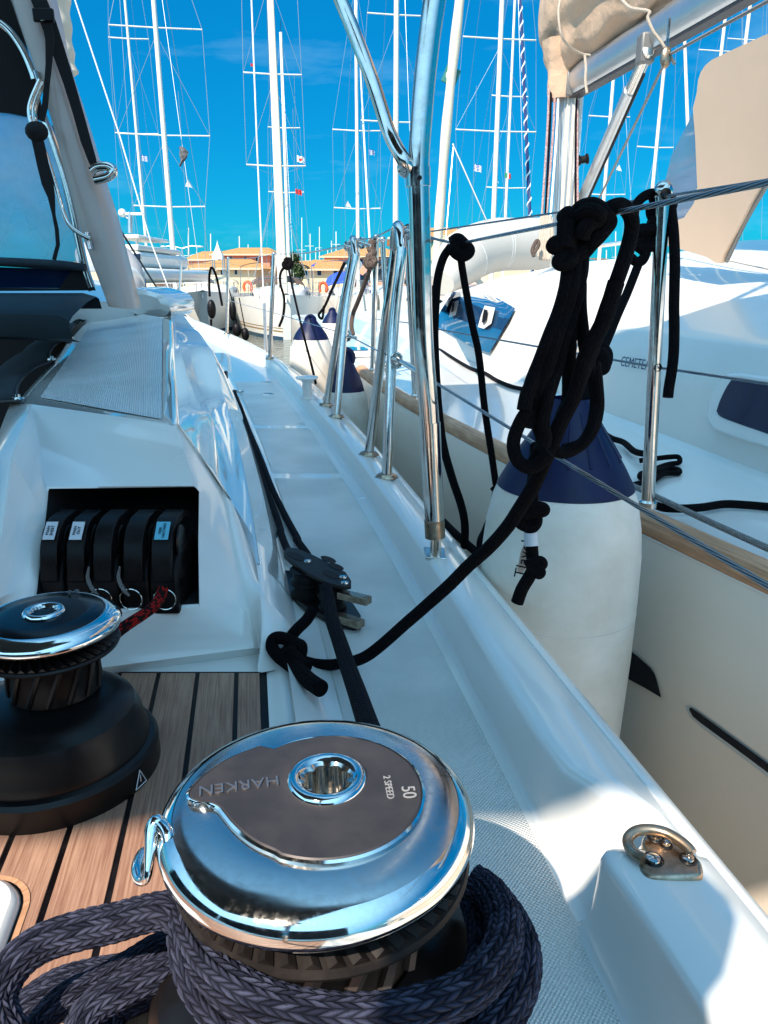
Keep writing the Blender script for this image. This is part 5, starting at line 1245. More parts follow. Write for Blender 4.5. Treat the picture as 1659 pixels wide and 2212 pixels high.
# rigid vang
va, vb = at(1258, 432, 4.75), at(*A3(1112, 262), 3.62)
obj('boom_vang', MB().tube([va, va + (vb - va) * .82], .036, 20), 'alu', nb)
obj('vang_rod', MB().tube([va + (vb - va) * .80, vb + (vb - va) * .05], .030, 16), 'steel', nb)
obj('vang_bracket', MB().box(vb + V((0, 0, .04)), (.07, .09, .13)), 'greytape', nb, bev=.01)
obj('vang_line', MB().tube([at(1268, 436, 4.6), at(*A3(1108, 330), 3.55)], .008, 8), 'black', nb)
nrope('sheet', [A3(1190, 300), A3(905, 890)], [2.9, 4.5], .006, 'rgrey', sm_=0)
nrope('topping_line', [A3(1225, 240), A3(1659, 5), A3(1800, -60)], [2.9, 2.1, 1.9], .006, 'rgrey', sm_=0)
for i, (xa, xb, m) in enumerate(((680, 652, 'rpink'), (690, 668, 'rdark'), (706, 672, 'rpink'), (722, 690, 'rigw'), (806, 803, 'rdark'), (812, 815, 'rpink'))):
    nrope('halyard', [A3(xa + 8, 300), A3(xa, 560), A3(xb, 1000)], [4.5, 4.5, 4.55], .007, m)
for i in range(5):
    x = 655 + i * 9; nrope('coiled_halyard', [A3(x, 960), A3(x - 6, 1050), A3(x - 14, 1120), A3(x - 4, 1150), A3(x + 8, 1080), A3(x + 6, 980)], [4.4 - i * .02] * 6, .011, 'rcream')
nrope('coiled_halyard', [A3(620, 1140), A3(612, 1110), A3(632, 1070), A3(640, 1090), A3(615, 1130)], [4.3] * 5, .011, 'rbrown')
obj('mast_winch', MB().lathe([(.03, 0), (.03, .02), (.022, .025), (.022, .055), (.03, .06), (.03, .07), (0, .075)], at(*A3(808, 715), 4.6), 20, Matrix.Rotation(math.radians(80), 3, 'Y')), 'blackm', nb)
nrope('coachroof_handrail', [A3(690, 1125), A3(720, 1108), A3(900, 1092), A3(1120, 1065), A3(1140, 1080)], [4.6, 4.5, 4.3, 4.1, 4.1], .012, 'steel', sm_=3)
# spray hood with window, far right
YH = 3.05
def npl(p, k): return ony(p, k)
def panel(nm, pts, Ys, m, par, n=7, bulge=.06):
    P = [ony(p, y) for p, y in zip(pts, Ys)]; c0 = sum(P, V((0, 0, 0))) / len(P); rws = []
    for k in range(n + 1):
        s_ = 1 - k / n; rws.append([c0 + (p - c0) * s_ + V((-bulge, -bulge, 0)) * (1 - s_ * s_) for p in P])
    return obj(nm, MB().grid(rws, closed=True), m, par, ang=60)
hp_ = [A3(1205, 1085), A3(1245, 985), A3(1300, 965), A3(1345, 900), A3(1360, 830), A3(1350, 600), A3(1340, 480), A3(1358, 410), A3(1364, 355), A3(1376, 318), A3(1396, 288), A3(1425, 264), A3(1465, 244), A3(1520, 218), A3(1659, 155), A3(1900, 60), A3(1900, 700), A3(1659, 800), A3(1600, 900), A3(1480, 1125), A3(1465, 1168), A3(1440, 1165), A3(1400, 1140), A3(1300, 1110)]
hY = [3.0, 3.0, 3.0, 2.95, 2.95, 2.9, 2.9, 2.85, 2.85, 2.85, 2.8, 2.6, 2.4, 2.2, 2.2, 2.35, 2.5, 2.7, 2.72, 2.75, 2.85, 2.95]
pa, pb, pc_ = ony(A3(1340, 480), 2.95), ony(A3(1465, 1168), 2.72), ony(A3(1900, 100), 2.15)
pn = (pb - pa).cross(pc_ - pa).normalized()
def hpn(p, off=0): return onpl(p, pa - pn * off * (1 if pn.y > 0 else -1), pn)
def hpanel(nm, pts, m, par, off=0, th=.012): return obj(nm, MB().prism([hpn(p, off) for p in pts], pn * th * (1 if pn.y > 0 else -1)), m, par, smooth=False)
hh = hpanel('spray_hood', spline(hp_ + [hp_[0]], 3)[:-1] if False else hp_, 'beigeh', nb)
wn2 = hpanel('hood_window', [A3(1205, 930), A3(1200, 830), A3(1235, 690), A3(1285, 590), A3(1342, 480), A3(1352, 640), A3(1360, 850), A3(1335, 930), A3(1290, 978), A3(1225, 985)], mat('smoky_vinyl', (.10, .20, .34), .12, coat=.7, vary=(3, .7, (.05, .11, .20), .1)), hh, .006, .004)
obj('hood_seam', MB().tube([hpn(A3(*p), .006) for p in [(1345, 470), (1368, 560), (1386, 700), (1400, 850), (1395, 970), (1410, 1070), (1395, 1120)]], .007, 6, smooth=5), 'creamc', hh)
obj('hood_seam', MB().tube([hpn(A3(*p), .005) for p in [(1210, 1070), (1300, 1085), (1400, 1100), (1455, 1120), (1480, 1100)]], .004, 6, smooth=4), 'creamc', hh)
obj('hood_seam', MB().tube([hpn(A3(*p), .005) for p in [(1415, 330), (1425, 500), (1440, 700), (1440, 900), (1470, 1040)]], .003, 6, smooth=4), 'beige', hh)
obj('hood_edge', MB().tube([hpn(A3(*p), .004) for p in [(1800, 560), (1659, 810), (1560, 980), (1475, 1160)]], .008, 8, smooth=4), 'greytape', hh)
obj('hood_lashing', MB().tube([hpn(A3(*p), .004) for p in [(1470, 1155), (1560, 1175), (1700, 1205)]], .002, 6), 'rcream', hh)
# cabin roof block seen below the hood at the right
# forestay with furled cream genoa (ahead of the mast) and inflatable stowed on the foredeck
fs = [at(938, 600, 8.8), at(943, 560, 8.8), at(963, 290, 8.2), at(993, 0, 7.7), at(1005, -120, 7.6)]
fg = obj('furled_genoa', MB().tube(fs, lambda t: .052 + .004 * math.sin(t * 40), 16, smooth=14), 'creamc', nb)
mk = at(*A3(248, 345), 8.1); obj('sail_emblem', MB().box(mk + V((0, -.07, 0)), (.16, .04, .16), Matrix.Rotation(.4, 3, 'Y')), 'tealc', fg, smooth=False)
obj('emblem_ring', MB().lathe([(.035, 0), (.045, .004), (.055, 0)], mk + V((0, -.095, 0)), 20, Matrix.Rotation(math.radians(90), 3, 'X')), 'whitec', fg)
obj('furler_drum', MB().lathe([(.07, 0), (.10, .01), (.10, .05), (.05, .07), (.05, .16), (.10, .18), (.10, .22)], at(938, 640, 8.8) + V((0, 0, -.1)), 20), 'black', nb)
for a, b, t in ((A3(258, 640), A3(440, 1050), 7), (A3(262, 640), A3(228, 1060), 8)): obj('stay', MB().tube([at(*a, t), at(*b, t)], .008, 6), 'rig', nb)
dg_ = empty('inflatable_dinghy', (1.6, 8.0, -.3), 'pale grey inflatable dinghy upturned on the foredeck of the yacht alongside', 'dinghy')
tubp = [at(*A3(215, 1260), 6.6), at(*A3(260, 1200), 6.8), at(*A3(330, 1130), 7.0), at(*A3(450, 1090), 7.2), at(*A3(600, 1085), 7.4), at(*A3(780, 1075), 7.7)]
obj('buoyancy_tube', MB().tube(tubp, lambda t: .10 + .14 * min(1, t * 3), 28, smooth=8), 'dinghyl', dg_)
for i in (.35, .6, .62, .85):
    q = curve_at(tubp, i); d = (curve_at(tubp, min(1, i + .02)) - q).normalized()
    Rr = d.to_track_quat('Z', 'Y').to_matrix(); obj('seam_band', MB().lathe([(.236, -.012), (.243, 0), (.236, .012)], q, 28, Rr), 'gelgrey', dg_)
obj('rubbing_strake', MB().tube([p + V((-.02, -.20, -.05)) for p in tubp[1:]], .018, 8, smooth=6), 'gelgrey', dg_)

# ================================================================ FENDERS
def fender(c, r, ztop, zb, zbl, lab, nm='fender', eye_y=None):
    """c: axis (x,y); zbl blue/white boundary"""
    x, y = c; f = empty(nm, (x, y, zb), lab, 'fender', 'white fenders with blue ends')
    prof = [(0, zb), (r * .35, zb + .02), (r * .8, zb + .10), (r * .97, zb + .2), (r, zb + .32), (r, bl(zb, zbl, .75)), (r * .985, bl(zb, zbl, .86)), (r * .93, bl(zb, zbl, .95)), (r * .80, zbl)]
    mb = MB().lathe(prof, (x, y, 0), 56); obj('fender_body', mb, 'fend', f)
    hgt = ztop - zbl
    prof = [(r * .800, zbl - .001), (r * .806, zbl), (r * .70, zbl + hgt * .22), (r * .56, zbl + hgt * .42), (r * .40, zbl + hgt * .62), (r * .27, zbl + hgt * .80), (r * .20, zbl + hgt * .9), (r * .10, zbl + hgt * .96)]
    e = obj('blue_end', MB().lathe(prof, (x, y, 0), 56), 'fblue', f)
    ec = V((x, y, zbl + hgt * .80)); Rx = Matrix.Rotation(math.radians(90), 3, 'X'); k = hgt * .24
    obj('fender_eye', MB().lathe([(k * .52, -.016), (k * .85, -.020), (k * 1.12, -.010), (k * 1.12, .010), (k * .85, .020), (k * .52, .016), (k * .46, 0), (k * .52, -.016)], ec, 36, Rx), 'fblue', f)
    return f
def fender_main():
    x, y = .307, 1.245; r = .136
    f = empty('fender', (x, y, -1.35), 'big white fender with blue cone end hanging between the two yachts', 'fender', 'white fenders with blue ends')
    B = -.335
    prof = [(0, -1.36), (.05, -1.35), (.10, -1.28), (.118, -1.16), (.124, -1.0), (.130, -.80), (.135, -.64), (.136, -.52), (.135, -.45), (.130, -.40), (.121, -.355), (.113, B)]
    obj('fender_body', MB().lathe(prof, (x, y, 0), 80), mat('fender_dirty', (.84, .76, .67), .42, bump=(26, .15, .003), vary=(8, .9, (.66, .56, .45), .15)), f)
    obj('moulding_seam', MB().lathe([(.1355, -.5545), (.1362, -.5535), (.1355, -.5525)], (x, y, 0), 80), 'fend', f)
    prof = [(.1125, B - .001), (.1145, B + .001), (.111, B + .008), (.098, B + .032), (.078, B + .066), (.056, B + .100), (.038, B + .128), (.030, B + .148)]
    obj('blue_end', MB().lathe(prof, (x, y, 0), 80), 'fblue', f)
    # moulded lug with a real hole, fluted sides
    ez = ony((1243, 917), y).z; ex = ony((1243, 917), y).x
    rings = []; n = 48; hw = .023
    for (dy, ko, ki) in ((-.016, 1, 1), (-.020, .93, 1.12), (.020, .93, 1.12), (.016, 1, 1)):
        pass
    def outl_(k):
        P = []
        for i in range(n):
            a = 2 * math.pi * i / n; c_, s_ = math.cos(a), math.sin(a)
            R_ = .034; w = R_ * c_; h = R_ * s_
            if s_ < 0: w *= 1 + .55 * (-s_); h *= 1.5
            P.append((w * k, h * k))
        return P
    ho = [(.0165 * math.cos(2 * math.pi * i / n), .0175 * math.sin(2 * math.pi * i / n)) for i in range(n)]
    def ring(P, dy): return [V((ex + a, y + dy, ez + b)) for a, b in P]
    seq = [ring(ho, -.012), ring([(a * 1.2, b * 1.2) for a, b in ho], -.021), ring(outl_(.9), -.021), ring(outl_(1.0), -.014), ring(outl_(1.0), .014), ring(outl_(.9), .021), ring([(a * 1.2, b * 1.2) for a, b in ho], .021), ring(ho, .012), ring(ho, -.012)]
    obj('fender_eye', MB().grid(seq, closed=True), 'fblue', f)
    for k in range(7):
        a = -2.2 + k * .42; p0 = V((x + .036 * math.cos(a), y + .036 * math.sin(a), B + .128)); p1 = V((x + .088 * math.cos(a), y + .088 * math.sin(a), B + .048))
        obj('flute', MB().tube([p0, p1], .0030, 8), 'fblue', f)
    # scuffs and moulded script
    def fp(p, lift=.0008):
        r_ = ray(p); t = .9
        while t < 1.6:
            q = r_ * t; rad = math.hypot(q.x - x, q.y - y)
            zz = q.z; RR = .136 if zz < -.45 else bl(.136, .113, (zz + .45) / (.45 + B) * 1.0) if zz < B else .1
            if rad <= RR + lift: return q
            t += .001
        return r_ * 1.2
    for poly in ([C6(733, 565), C6(742, 600), C6(756, 690), C6(755, 765), C6(746, 740), C6(741, 660)], [C6(745, 600), C6(768, 660), C6(762, 720), C6(752, 670)], [C6(785, 620), C6(800, 650), C6(802, 685), C6(796, 660)]):
        P = [fp(p) for p in poly]; obj('scuff_mark', MB().add(P, [list(range(len(P)))]), mat('scuff', (.16, .11, .11), .7), f, smooth=False)
    for pts in ([(385, 665), (410, 610), (405, 655), (430, 625), (428, 660), (450, 640), (470, 600), (455, 665), (480, 640), (515, 625), (500, 660)], [(355, 590), (400, 612), (520, 606)], [(345, 600), (360, 580), (375, 590)]):
        P = [fp(C6(*p), .0004) for p in pts]; obj('moulded_script', MB().tube(P, .0007, 5, smooth=4), 'fend', f)
    return f
fender_main()
c = ony((672, 740), 4.45); r_ = .128
f2_ = fender((c.x, c.y), .128, ony((692, 690), 4.45).z + .02, -1.15, ony((690, 728), 4.33).z - .02, 'sunlit white fender with faded blue end beyond the guardrail gate')
c = ony((745, 800), 3.35)
fender((c.x, c.y), .105, ony((745, 770), 3.35).z + .03, -1.15, ony((745, 845), 3.25).z - .01, 'white fender with dark blue end hanging low behind the gate stanchions')
c = ony((718, 690), 6.0)
fender((c.x, c.y), .10, ony((716, 672), 6.0).z + .02, -1.2, ony((716, 696), 5.9).z - .01, 'farther small blue-topped fender peeping past the sunlit one')
# ================================================================ ROPES OF OUR YACHT
def T(nm, pts, ts, r, m, lab, grp=None, seg=16, sm_=8, cat='rope', par=None):
    if not hasattr(ts, '__len__'): ts = [ts] * len(pts)
    return obj(nm, MB().tube([at(p[0], p[1], t) for p, t in zip(pts, ts)], r, seg, smooth=sm_), m, par, label=lab if par is None else None, cat=cat if par is None else None, group=grp)
# hanked line on the top guard wire: one thing made of its turns
hk = empty('hanked_line', tuple(at(1230, 700, .86)), 'thick black line hanked and hitched over the top guard wire, tail running to our deck', 'rope')
def K(nm, pts, ts, r, sm_=8): return T(nm, pts, ts, r if callable(r) else r * .86, 'rblack', None, par=hk, sm_=sm_)
k5 = lambda *P: [C5(*p) for p in P]
K('hitch', k5((250, 430), (290, 400), (300, 470), (300, 560), (290, 640), (290, 720), (330, 760), (380, 700)), [.80, .79, .79, .79, .79, .79, .80, .80], .0105)
K('hitch', k5((330, 420), (400, 345), (490, 320), (560, 350), (610, 400), (640, 460), (600, 520), (540, 590), (480, 650), (420, 720), (370, 760)), [.80, .79, .78, .78, .78, .785, .785, .785, .79, .80, .81], .0102)
K('hitch', k5((380, 430), (430, 380), (500, 370), (550, 400), (540, 440), (480, 470), (430, 520), (400, 600)), [.785, .775, .77, .77, .775, .775, .775, .78], .0098)
K('hitch', k5((600, 420), (620, 370), (680, 330), (750, 320), (810, 370), (840, 450), (835, 560), (800, 700), (760, 830), (700, 1000), (630, 1190), (560, 1390), (500, 1560), (420, 1760), (340, 1960), (290, 2060), (230, 2160)), [.79, .785, .78, .785, .79, .795, .80, .80, .80, .805, .81, .82, .825, .83, .84, .85, .86], .0094)
K('hitch', k5((250, 700), (180, 690), (150, 670), (180, 640), (260, 640), (300, 690)), [.79, .785, .785, .785, .785, .79], .0085)
K('hitch', k5((260, 740), (220, 780), (200, 810), (230, 830), (300, 810), (330, 740)), [.79, .785, .785, .785, .785, .79], .0085)
K('hitch', k5((270, 470), (265, 600), (255, 700)), .785, .0115)
K('hitch', k5((340, 520), (400, 560), (440, 620), (400, 700), (330, 730), (300, 640), (320, 540)), .795, .0115)
K('coil_turn', k5((300, 760), (290, 900), (265, 1060), (210, 1250), (130, 1450), (50, 1660), (-30, 1860), (-60, 2000)), [.80, .80, .80, .81, .81, .82, .83, .83], .0098)
K('coil_turn', k5((340, 760), (335, 900), (310, 1060), (250, 1260), (180, 1460), (110, 1700), (40, 1900), (-20, 2050), (-75, 2250)), [.80, .80, .80, .81, .81, .82, .83, .84, .84], .0095)
K('coil_turn', k5((390, 760), (385, 900), (370, 1060), (320, 1230), (250, 1450), (190, 1700), (130, 1900), (80, 2080), (60, 2260), (100, 2400)), [.81, .81, .81, .82, .82, .83, .83, .84, .85, .86], .0095)
K('coil_turn', k5((410, 720), (400, 900), (360, 1060), (310, 1300), (300, 1500), (290, 1750), (285, 2000), (240, 2130)), [.82, .82, .82, .83, .84, .85, .86, .86], .0088)
K('coil_turn', k5((390, 1000), (390, 1200), (410, 1400), (440, 1600), (490, 1800), (525, 1950), (525, 2100), (490, 2260), (400, 2400), (250, 2450)), [.83, .83, .84, .85, .86, .87, .87, .87, .87, .87], .0086)
a5 = lambda *P: [A5(*p) for p in P]
K('coil_turn', a5((600, 560), (560, 620), (530, 700), (535, 770), (570, 815), (620, 820), (690, 760)), [.83, .835, .84, .84, .84, .84, .83], .0088)
K('coil_turn', a5((575, 570), (590, 500), (625, 420), (660, 340)), .825, .0095)
K('coil_turn', a5((620, 600), (640, 650), (655, 700), (640, 760), (610, 810)), [.84, .845, .85, .85, .85], .0085)
K('coil_turn', a5((700, 410), (680, 520), (660, 620), (670, 700), (640, 760)), [.83, .83, .835, .84, .84], .0086)
K('coil_turn', a5((890, 360), (900, 450), (905, 560), (880, 660), (820, 730), (750, 760), (690, 740)), [.86, .86, .87, .87, .87, .865, .86], .0080)
K('running_tail', a5((985, 0), (930, 170), (850, 330), (800, 500), (740, 620), (690, 740), (620, 900), (560, 1000), (500, 1090), (420, 1180), (330, 1260), (240, 1350), (150, 1430), (70, 1500)) + [B2(*p) for p in [(700, 725), (570, 765), (480, 772), (400, 758)]] + [(620, 1412), (600, 1396), (592, 1383)],
  [.80, .81, .82, .84, .85, .86, .88, .895, .91, .93, .95, .965, .985, 1.0, 1.03, 1.06, 1.085, 1.095, 1.10, 1.10, 1.10], lambda t: .0090 - .0014 * t, 12)
# lump of line and hitch at its inboard end
lk = empty('hitched_line', tuple(at(620, 1390, 1.12)), 'black line knotted round itself on the deck moulding below the turning block', 'rope')
def Lk(pts, ts, r): return T('knot_turn', [B2(*p) for p in pts], ts, r, 'rblack', None, par=lk)
Lk([(430, 500), (400, 550), (350, 600), (320, 640), (330, 670)], [1.12, 1.11, 1.10, 1.10, 1.09], .0085)
Lk([(380, 690), (330, 660), (270, 640), (235, 650), (230, 690), (260, 730), (310, 770), (360, 800)], [1.08, 1.08, 1.08, 1.08, 1.075, 1.065, 1.05, 1.04], .0092)
Lk([(290, 720), (330, 690), (365, 680), (365, 720), (340, 760), (300, 760)], [1.08, 1.075, 1.07, 1.07, 1.07, 1.075], .0100)
Lk([(290, 720), (350, 790), (410, 850), (468, 890)], [1.07, 1.03, .995, .97], .0112)
Lk([(310, 700), (360, 760), (400, 790)], [1.05, 1.04, 1.03], .0100)
# sheets led along the coaming to the block
zr = lambda nm, pts, z, r, lab, m='rdark': obj(nm, MB().tube([onz(p, q) for p, q in zip(pts, z)], r, 14, smooth=8), m, label=lab, cat='rope', group='sheets led aft along the side deck')
zr('jib_sheet', [C3(425, 715), C3(470, 820), C3(520, 960), C3(570, 1080), C3(610, 1180), C3(665, 1330), C3(720, 1450), C3(780, 1570), C3(840, 1680), B2(350, 160), B2(400, 230), B2(410, 260)], [-.51] + [-.52] * 7 + [-.518, -.51, -.50, -.495], .0075, 'outer of the two dark sheets led along the coaming to the turning block')
zr('jib_sheet', [C3(425, 725), C3(475, 880), C3(540, 1050), C3(585, 1200), C3(640, 1370), C3(690, 1500), C3(730, 1620), B2(270, 120), B2(300, 200), B2(330, 240)], [-.51] + [-.52] * 6 + [-.51, -.50, -.495], .0075, 'inner dark sheet running tight under the coaming to the turning block')
T('main_sheet', [B2(*p) for p in [(490, 395), (505, 450), (520, 540), (560, 660), (600, 780), (650, 920), (690, 1040), (720, 1120), (750, 1200)]] + [(836, 1680), (868, 1800), (905, 1900)], [1.19, 1.15, 1.08, .98, .89, .78, .70, .65, .61, .52, .47, .44], .0100, 'rdark', 'thick black braided sheet running from the turning block to the front winch', seg=24)
# tail of the line on the front winch: navy braid with real strands
def braid(pts, ts, r, par, nm='rope_turn', squash=1.0, n=26):
    P = spline([at(p[0], p[1], t) for p, t in zip(pts, ts)], n)
    Q = [P[0]]; acc = 0; st = .0016
    for a, b in zip(P, P[1:]):
        d = (b - a).length
        while acc + d >= st:
            k = (st - acc) / d; a = a.lerp(b, k); Q.append(a); d = (b - a).length; acc = 0
        acc += d
    seg = 60; strands = 18; rows = []; nrm = None; vv = 0; vs = []
    for i in range(len(Q)):
        d = (Q[min(i + 2, len(Q) - 1)] - Q[max(i - 2, 0)]).normalized()
        if nrm is None: nrm = d.cross(V((0, 0, 1))).normalized()
        else: nrm = (nrm - d * nrm.dot(d)).normalized()
        bn = d.cross(nrm); row = []
        if i: vv += (Q[i] - Q[i - 1]).length
        ph0 = vv / (r * .60)
        vs.append(ph0)
        for k in range(seg):
            u = k / seg * strands; fu = u % 1; z = u % 2; z = z if z <= 1 else 2 - z
            ph = (ph0 + z * .9) % 1
            h = (math.sin(ph * math.pi) ** .6) * (math.sin(max(.001, fu) * math.pi) ** .5)
            a = 2 * math.pi * k / seg; R_ = r * (.83 + .11 * h + .035 * math.sin(vv * 40 + a * 2))
            row.append(Q[i] + nrm * (R_ * math.cos(a)) + bn * (R_ * math.sin(a) * squash))
        rows.append(row)
    mb = MB().grid(rows, closed=True, uvm=lambda i, j: (j / seg * strands / 12.0, vs[i]))
    mb.add(rows[0], [list(range(seg))]); mb.add(rows[-1], [list(range(seg))[::-1]])
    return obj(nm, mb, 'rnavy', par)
tl = empty('winch_rope', tuple(at(560, 2100, .42)), 'thick navy braided rope wrapped on the front winch, tail looped at the left', 'rope')
b4 = lambda *P: [B4(*p) for p in P]; b6 = lambda *P: [B6(*p) for p in P]
braid(b4((1410, 690), (1480, 740), (1535, 840), (1530, 950), (1480, 1040), (1380, 1130), (1200, 1195), (1000, 1225), (800, 1218), (620, 1180), (470, 1110), (370, 1020), (310, 920), (290, 830)), [.50, .49, .455, .425, .405, .385, .372, .366, .365, .37, .38, .40, .42, .44], .0118, tl)
braid(b4((1480, 740), (1560, 850), (1605, 960), (1600, 1080), (1550, 1200), (1470, 1300), (1350, 1380), (1100, 1440)), [.50, .475, .45, .43, .41, .395, .385, .375], .0122, tl)
braid(b4((290, 900), (310, 1000), (350, 1100), (430, 1200), (550, 1290), (750, 1340), (1000, 1350), (1250, 1300)), [.425, .41, .40, .39, .38, .375, .37, .375], .0122, tl)
braid(b4((1420, 760), (1460, 900), (1440, 1050), (1350, 1180), (1200, 1290)), [.52, .48, .45, .42, .41], .0118, tl)
braid(b6((960, 690), (840, 600), (720, 610), (560, 655), (400, 690), (230, 745), (110, 820), (30, 920), (-10, 1030), (10, 1130), (60, 1220)), [.47, .475, .48, .485, .485, .485, .48, .475, .47, .465, .46], .0128, tl)
braid(b6((960, 820), (860, 870), (740, 920), (620, 975), (500, 1040), (430, 1110), (390, 1200)), [.49, .49, .485, .48, .475, .47, .465], .0118, tl)
braid(b6((880, 730), (760, 780), (680, 830), (600, 880), (480, 950), (360, 1000), (270, 1070), (200, 1150), (150, 1220)), [.54, .53, .525, .52, .515, .51, .505, .50, .49], .0105, tl)
braid(b6((900, 850), (700, 900), (480, 960), (300, 1000), (100, 1090), (20, 1180)), [.56, .555, .55, .55, .545, .54], .0115, tl)
braid(b6((900, 760), (800, 830), (640, 870), (460, 900), (280, 950), (130, 1050), (60, 1160)), [.60, .60, .60, .60, .595, .585, .575], .0115, tl)
braid(b6((960, 900), (840, 960), (700, 1020), (580, 1080), (520, 1180)), [.58, .58, .575, .57, .56], .0115, tl)
# red fleck halyard from the last clutch behind the small winch
T('red_halyard', [C2(960, 815), C2(940, 870), C2(900, 920), C2(840, 965), C2(770, 1010), C2(700, 1060), C2(630, 1120), C2(560, 1190), C2(480, 1230)], [1.02, 1.0, .97, .94, .91, .885, .86, .85, .87], .0070, 'rred', 'red flecked halyard leading from the right clutch to the small winch', sm_=8)
# fender lanyard with knots and paper tag
lan = empty('fender_lanyard', tuple(at(1145, 1090, 1.03)), 'black lanyard with knots and a torn paper tag hanging in front of the big fender', 'rope')
def LN(pts, ts, r, nm='lanyard_part', m='rblack'): return T(nm, [C6(*p) for p in pts], ts, r, m, None, par=lan)
LN([(330, 300), (318, 420), (306, 540), (308, 640)], [.90, .94, .97, .98], .0078)
LN([(240, 660), (300, 640), (365, 650), (370, 670), (320, 680), (250, 690)], [.965] * 6, .0075)
LN([(240, 700), (235, 740), (270, 760), (300, 770), (330, 740), (330, 700), (300, 690)], [.97] * 7, .0070)
LN([(292, 700), (290, 780)], [.975, .975], .0080, m='rdark')
LN([(293, 760), (300, 870)], [.975, .975], .0088, 'tape_band', 'white')
LN([(300, 850), (308, 950), (315, 1000)], [.975, .975, .975], .0082)
LN([(270, 985), (300, 965), (350, 955), (365, 975), (340, 1000), (355, 1020), (340, 1032), (310, 1000), (275, 995)], [.965] * 9, .0066)
LN([(315, 1000), (280, 1060), (245, 1120), (218, 1195)], [.97, .97, .975, .98], .0082)
tg = [at(*C6(x, y), .99) for x, y in [(262, 850), (300, 845), (340, 862), (345, 880), (310, 890), (285, 960), (262, 1010), (236, 1036), (218, 1010), (240, 900)]]
obj('paper_tag', MB().prism(tg, (0, .0008, 0)), mat('paper', (.62, .52, .44), .8), lan, smooth=False)
e_ = (at(*C6(262, 880), .985) - at(*C6(235, 1010), .985)).normalized(); fwd_ = ray(C6(250, 950)).normalized() * -1; upx = fwd_.cross(e_).normalized(); Rt = Matrix((e_, upx, e_.cross(upx))).transposed()
textobj('tag_writing', 'Tlavel', .021, at(*C6(256, 945), .983), Rt, 'black', lan, .0002)
# lanyard of the alongside stanchion: knots on the cap, falls behind to the fender eye
sk = empty('knotted_lanyard', tuple(at(1420, 560, 1.40)), 'black line knotted below the stanchion cap with free end hanging at its right', 'rope')
def SK(pts, ts, r): return T('lanyard_turn', [C5(*p) for p in pts], ts, r, 'rblack', None, par=sk)
SK([(1180, 330), (1190, 420), (1205, 560), (1215, 800), (1212, 1000), (1208, 1200), (1210, 1400), (1205, 1600), (1190, 1750), (1165, 1900), (1155, 1990)], 1.34, .0092)
SK([(860, 400), (875, 320), (930, 250), (1000, 215), (1060, 210)], [1.34] * 5, .0085)
SK([(1040, 240), (1060, 290), (1120, 300), (1170, 270), (1180, 320), (1120, 350), (1040, 360), (1010, 320)], [1.36] * 8, .0115)
SK([(1010, 330), (1020, 400), (1060, 420), (1120, 430), (1165, 440), (1140, 480), (1060, 470), (985, 450)], [1.35] * 8, .0105)
SK([(1080, 440), (1060, 500), (1010, 530), (930, 530), (890, 550)], [1.35] * 5, .0110)
SK([(900, 540), (1000, 560), (1030, 620), (1000, 680), (920, 690), (890, 640), (930, 570)], [1.36] * 7, .0095)
SK([(960, 560), (970, 620), (950, 680), (960, 740), (930, 800), (880, 810), (830, 770)], [1.36] * 7, .0085)
SK([(900, 640), (880, 590), (860, 560)], [1.36] * 3, .0075)
SK([(920, 700), (960, 750), (900, 810), (890, 850), (800, 1080), (720, 1260), (650, 1430), (590, 1570)], [1.36, 1.36, 1.36, 1.36, 1.34, 1.32, 1.3, 1.28], .0078)
SK([(560, 1560), (540, 1620), (560, 1690), (600, 1690), (610, 1620), (580, 1570)], 1.27, .0125)
SK([(540, 1590), (580, 1640), (590, 1720), (560, 1740)], 1.26, .0130)
SK([(560, 1730), (500, 1850), (430, 2000), (380, 2110), (340, 2200)], [1.27, 1.27, 1.26, 1.25, 1.24], .0080)
# line knotted on the wire left of the hank
dl = empty('fender_line', tuple(at(1000, 720, 1.6)), 'black line hitched to the guard wire right of the bimini leg, both parts hanging down', 'rope')
def DL(pts, ts, r): return T('line_part', pts, ts, r, 'rblack', None, par=dl)
a3 = lambda *P: [A3(*p) for p in P]
DL(a3((255, 1080), (280, 1065), (305, 1085), (330, 1115), (300, 1135), (265, 1110), (285, 1080)), [1.46] * 7, .0125)
DL(a3((250, 1095), (215, 1150), (190, 1250), (180, 1400)) + a5((178, 250), (185, 420), (195, 560), (215, 720), (255, 870), (295, 990), (312, 1080), (310, 1180)), [1.47, 1.47, 1.48, 1.49, 1.50, 1.5, 1.5, 1.5, 1.5, 1.52, 1.53, 1.55], .0082)
DL(a3((290, 1120), (310, 1250), (345, 1440)) + a5((375, 330), (400, 560), (430, 760), (450, 900)), [1.46, 1.48, 1.5, 1.52, 1.55, 1.58, 1.6], .0072)
DL(a5((440, 905), (460, 925), (470, 935), (450, 940)), [1.6] * 4, .011)
DL(a5((455, 930), (440, 1020), (410, 1100), (385, 1160), (395, 1240)), [1.6, 1.6, 1.6, 1.58, 1.56], .010)
DL(a5((200, 1050), (270, 1120), (350, 1190), (400, 1230)), [1.75, 1.65, 1.6, 1.56], .009)
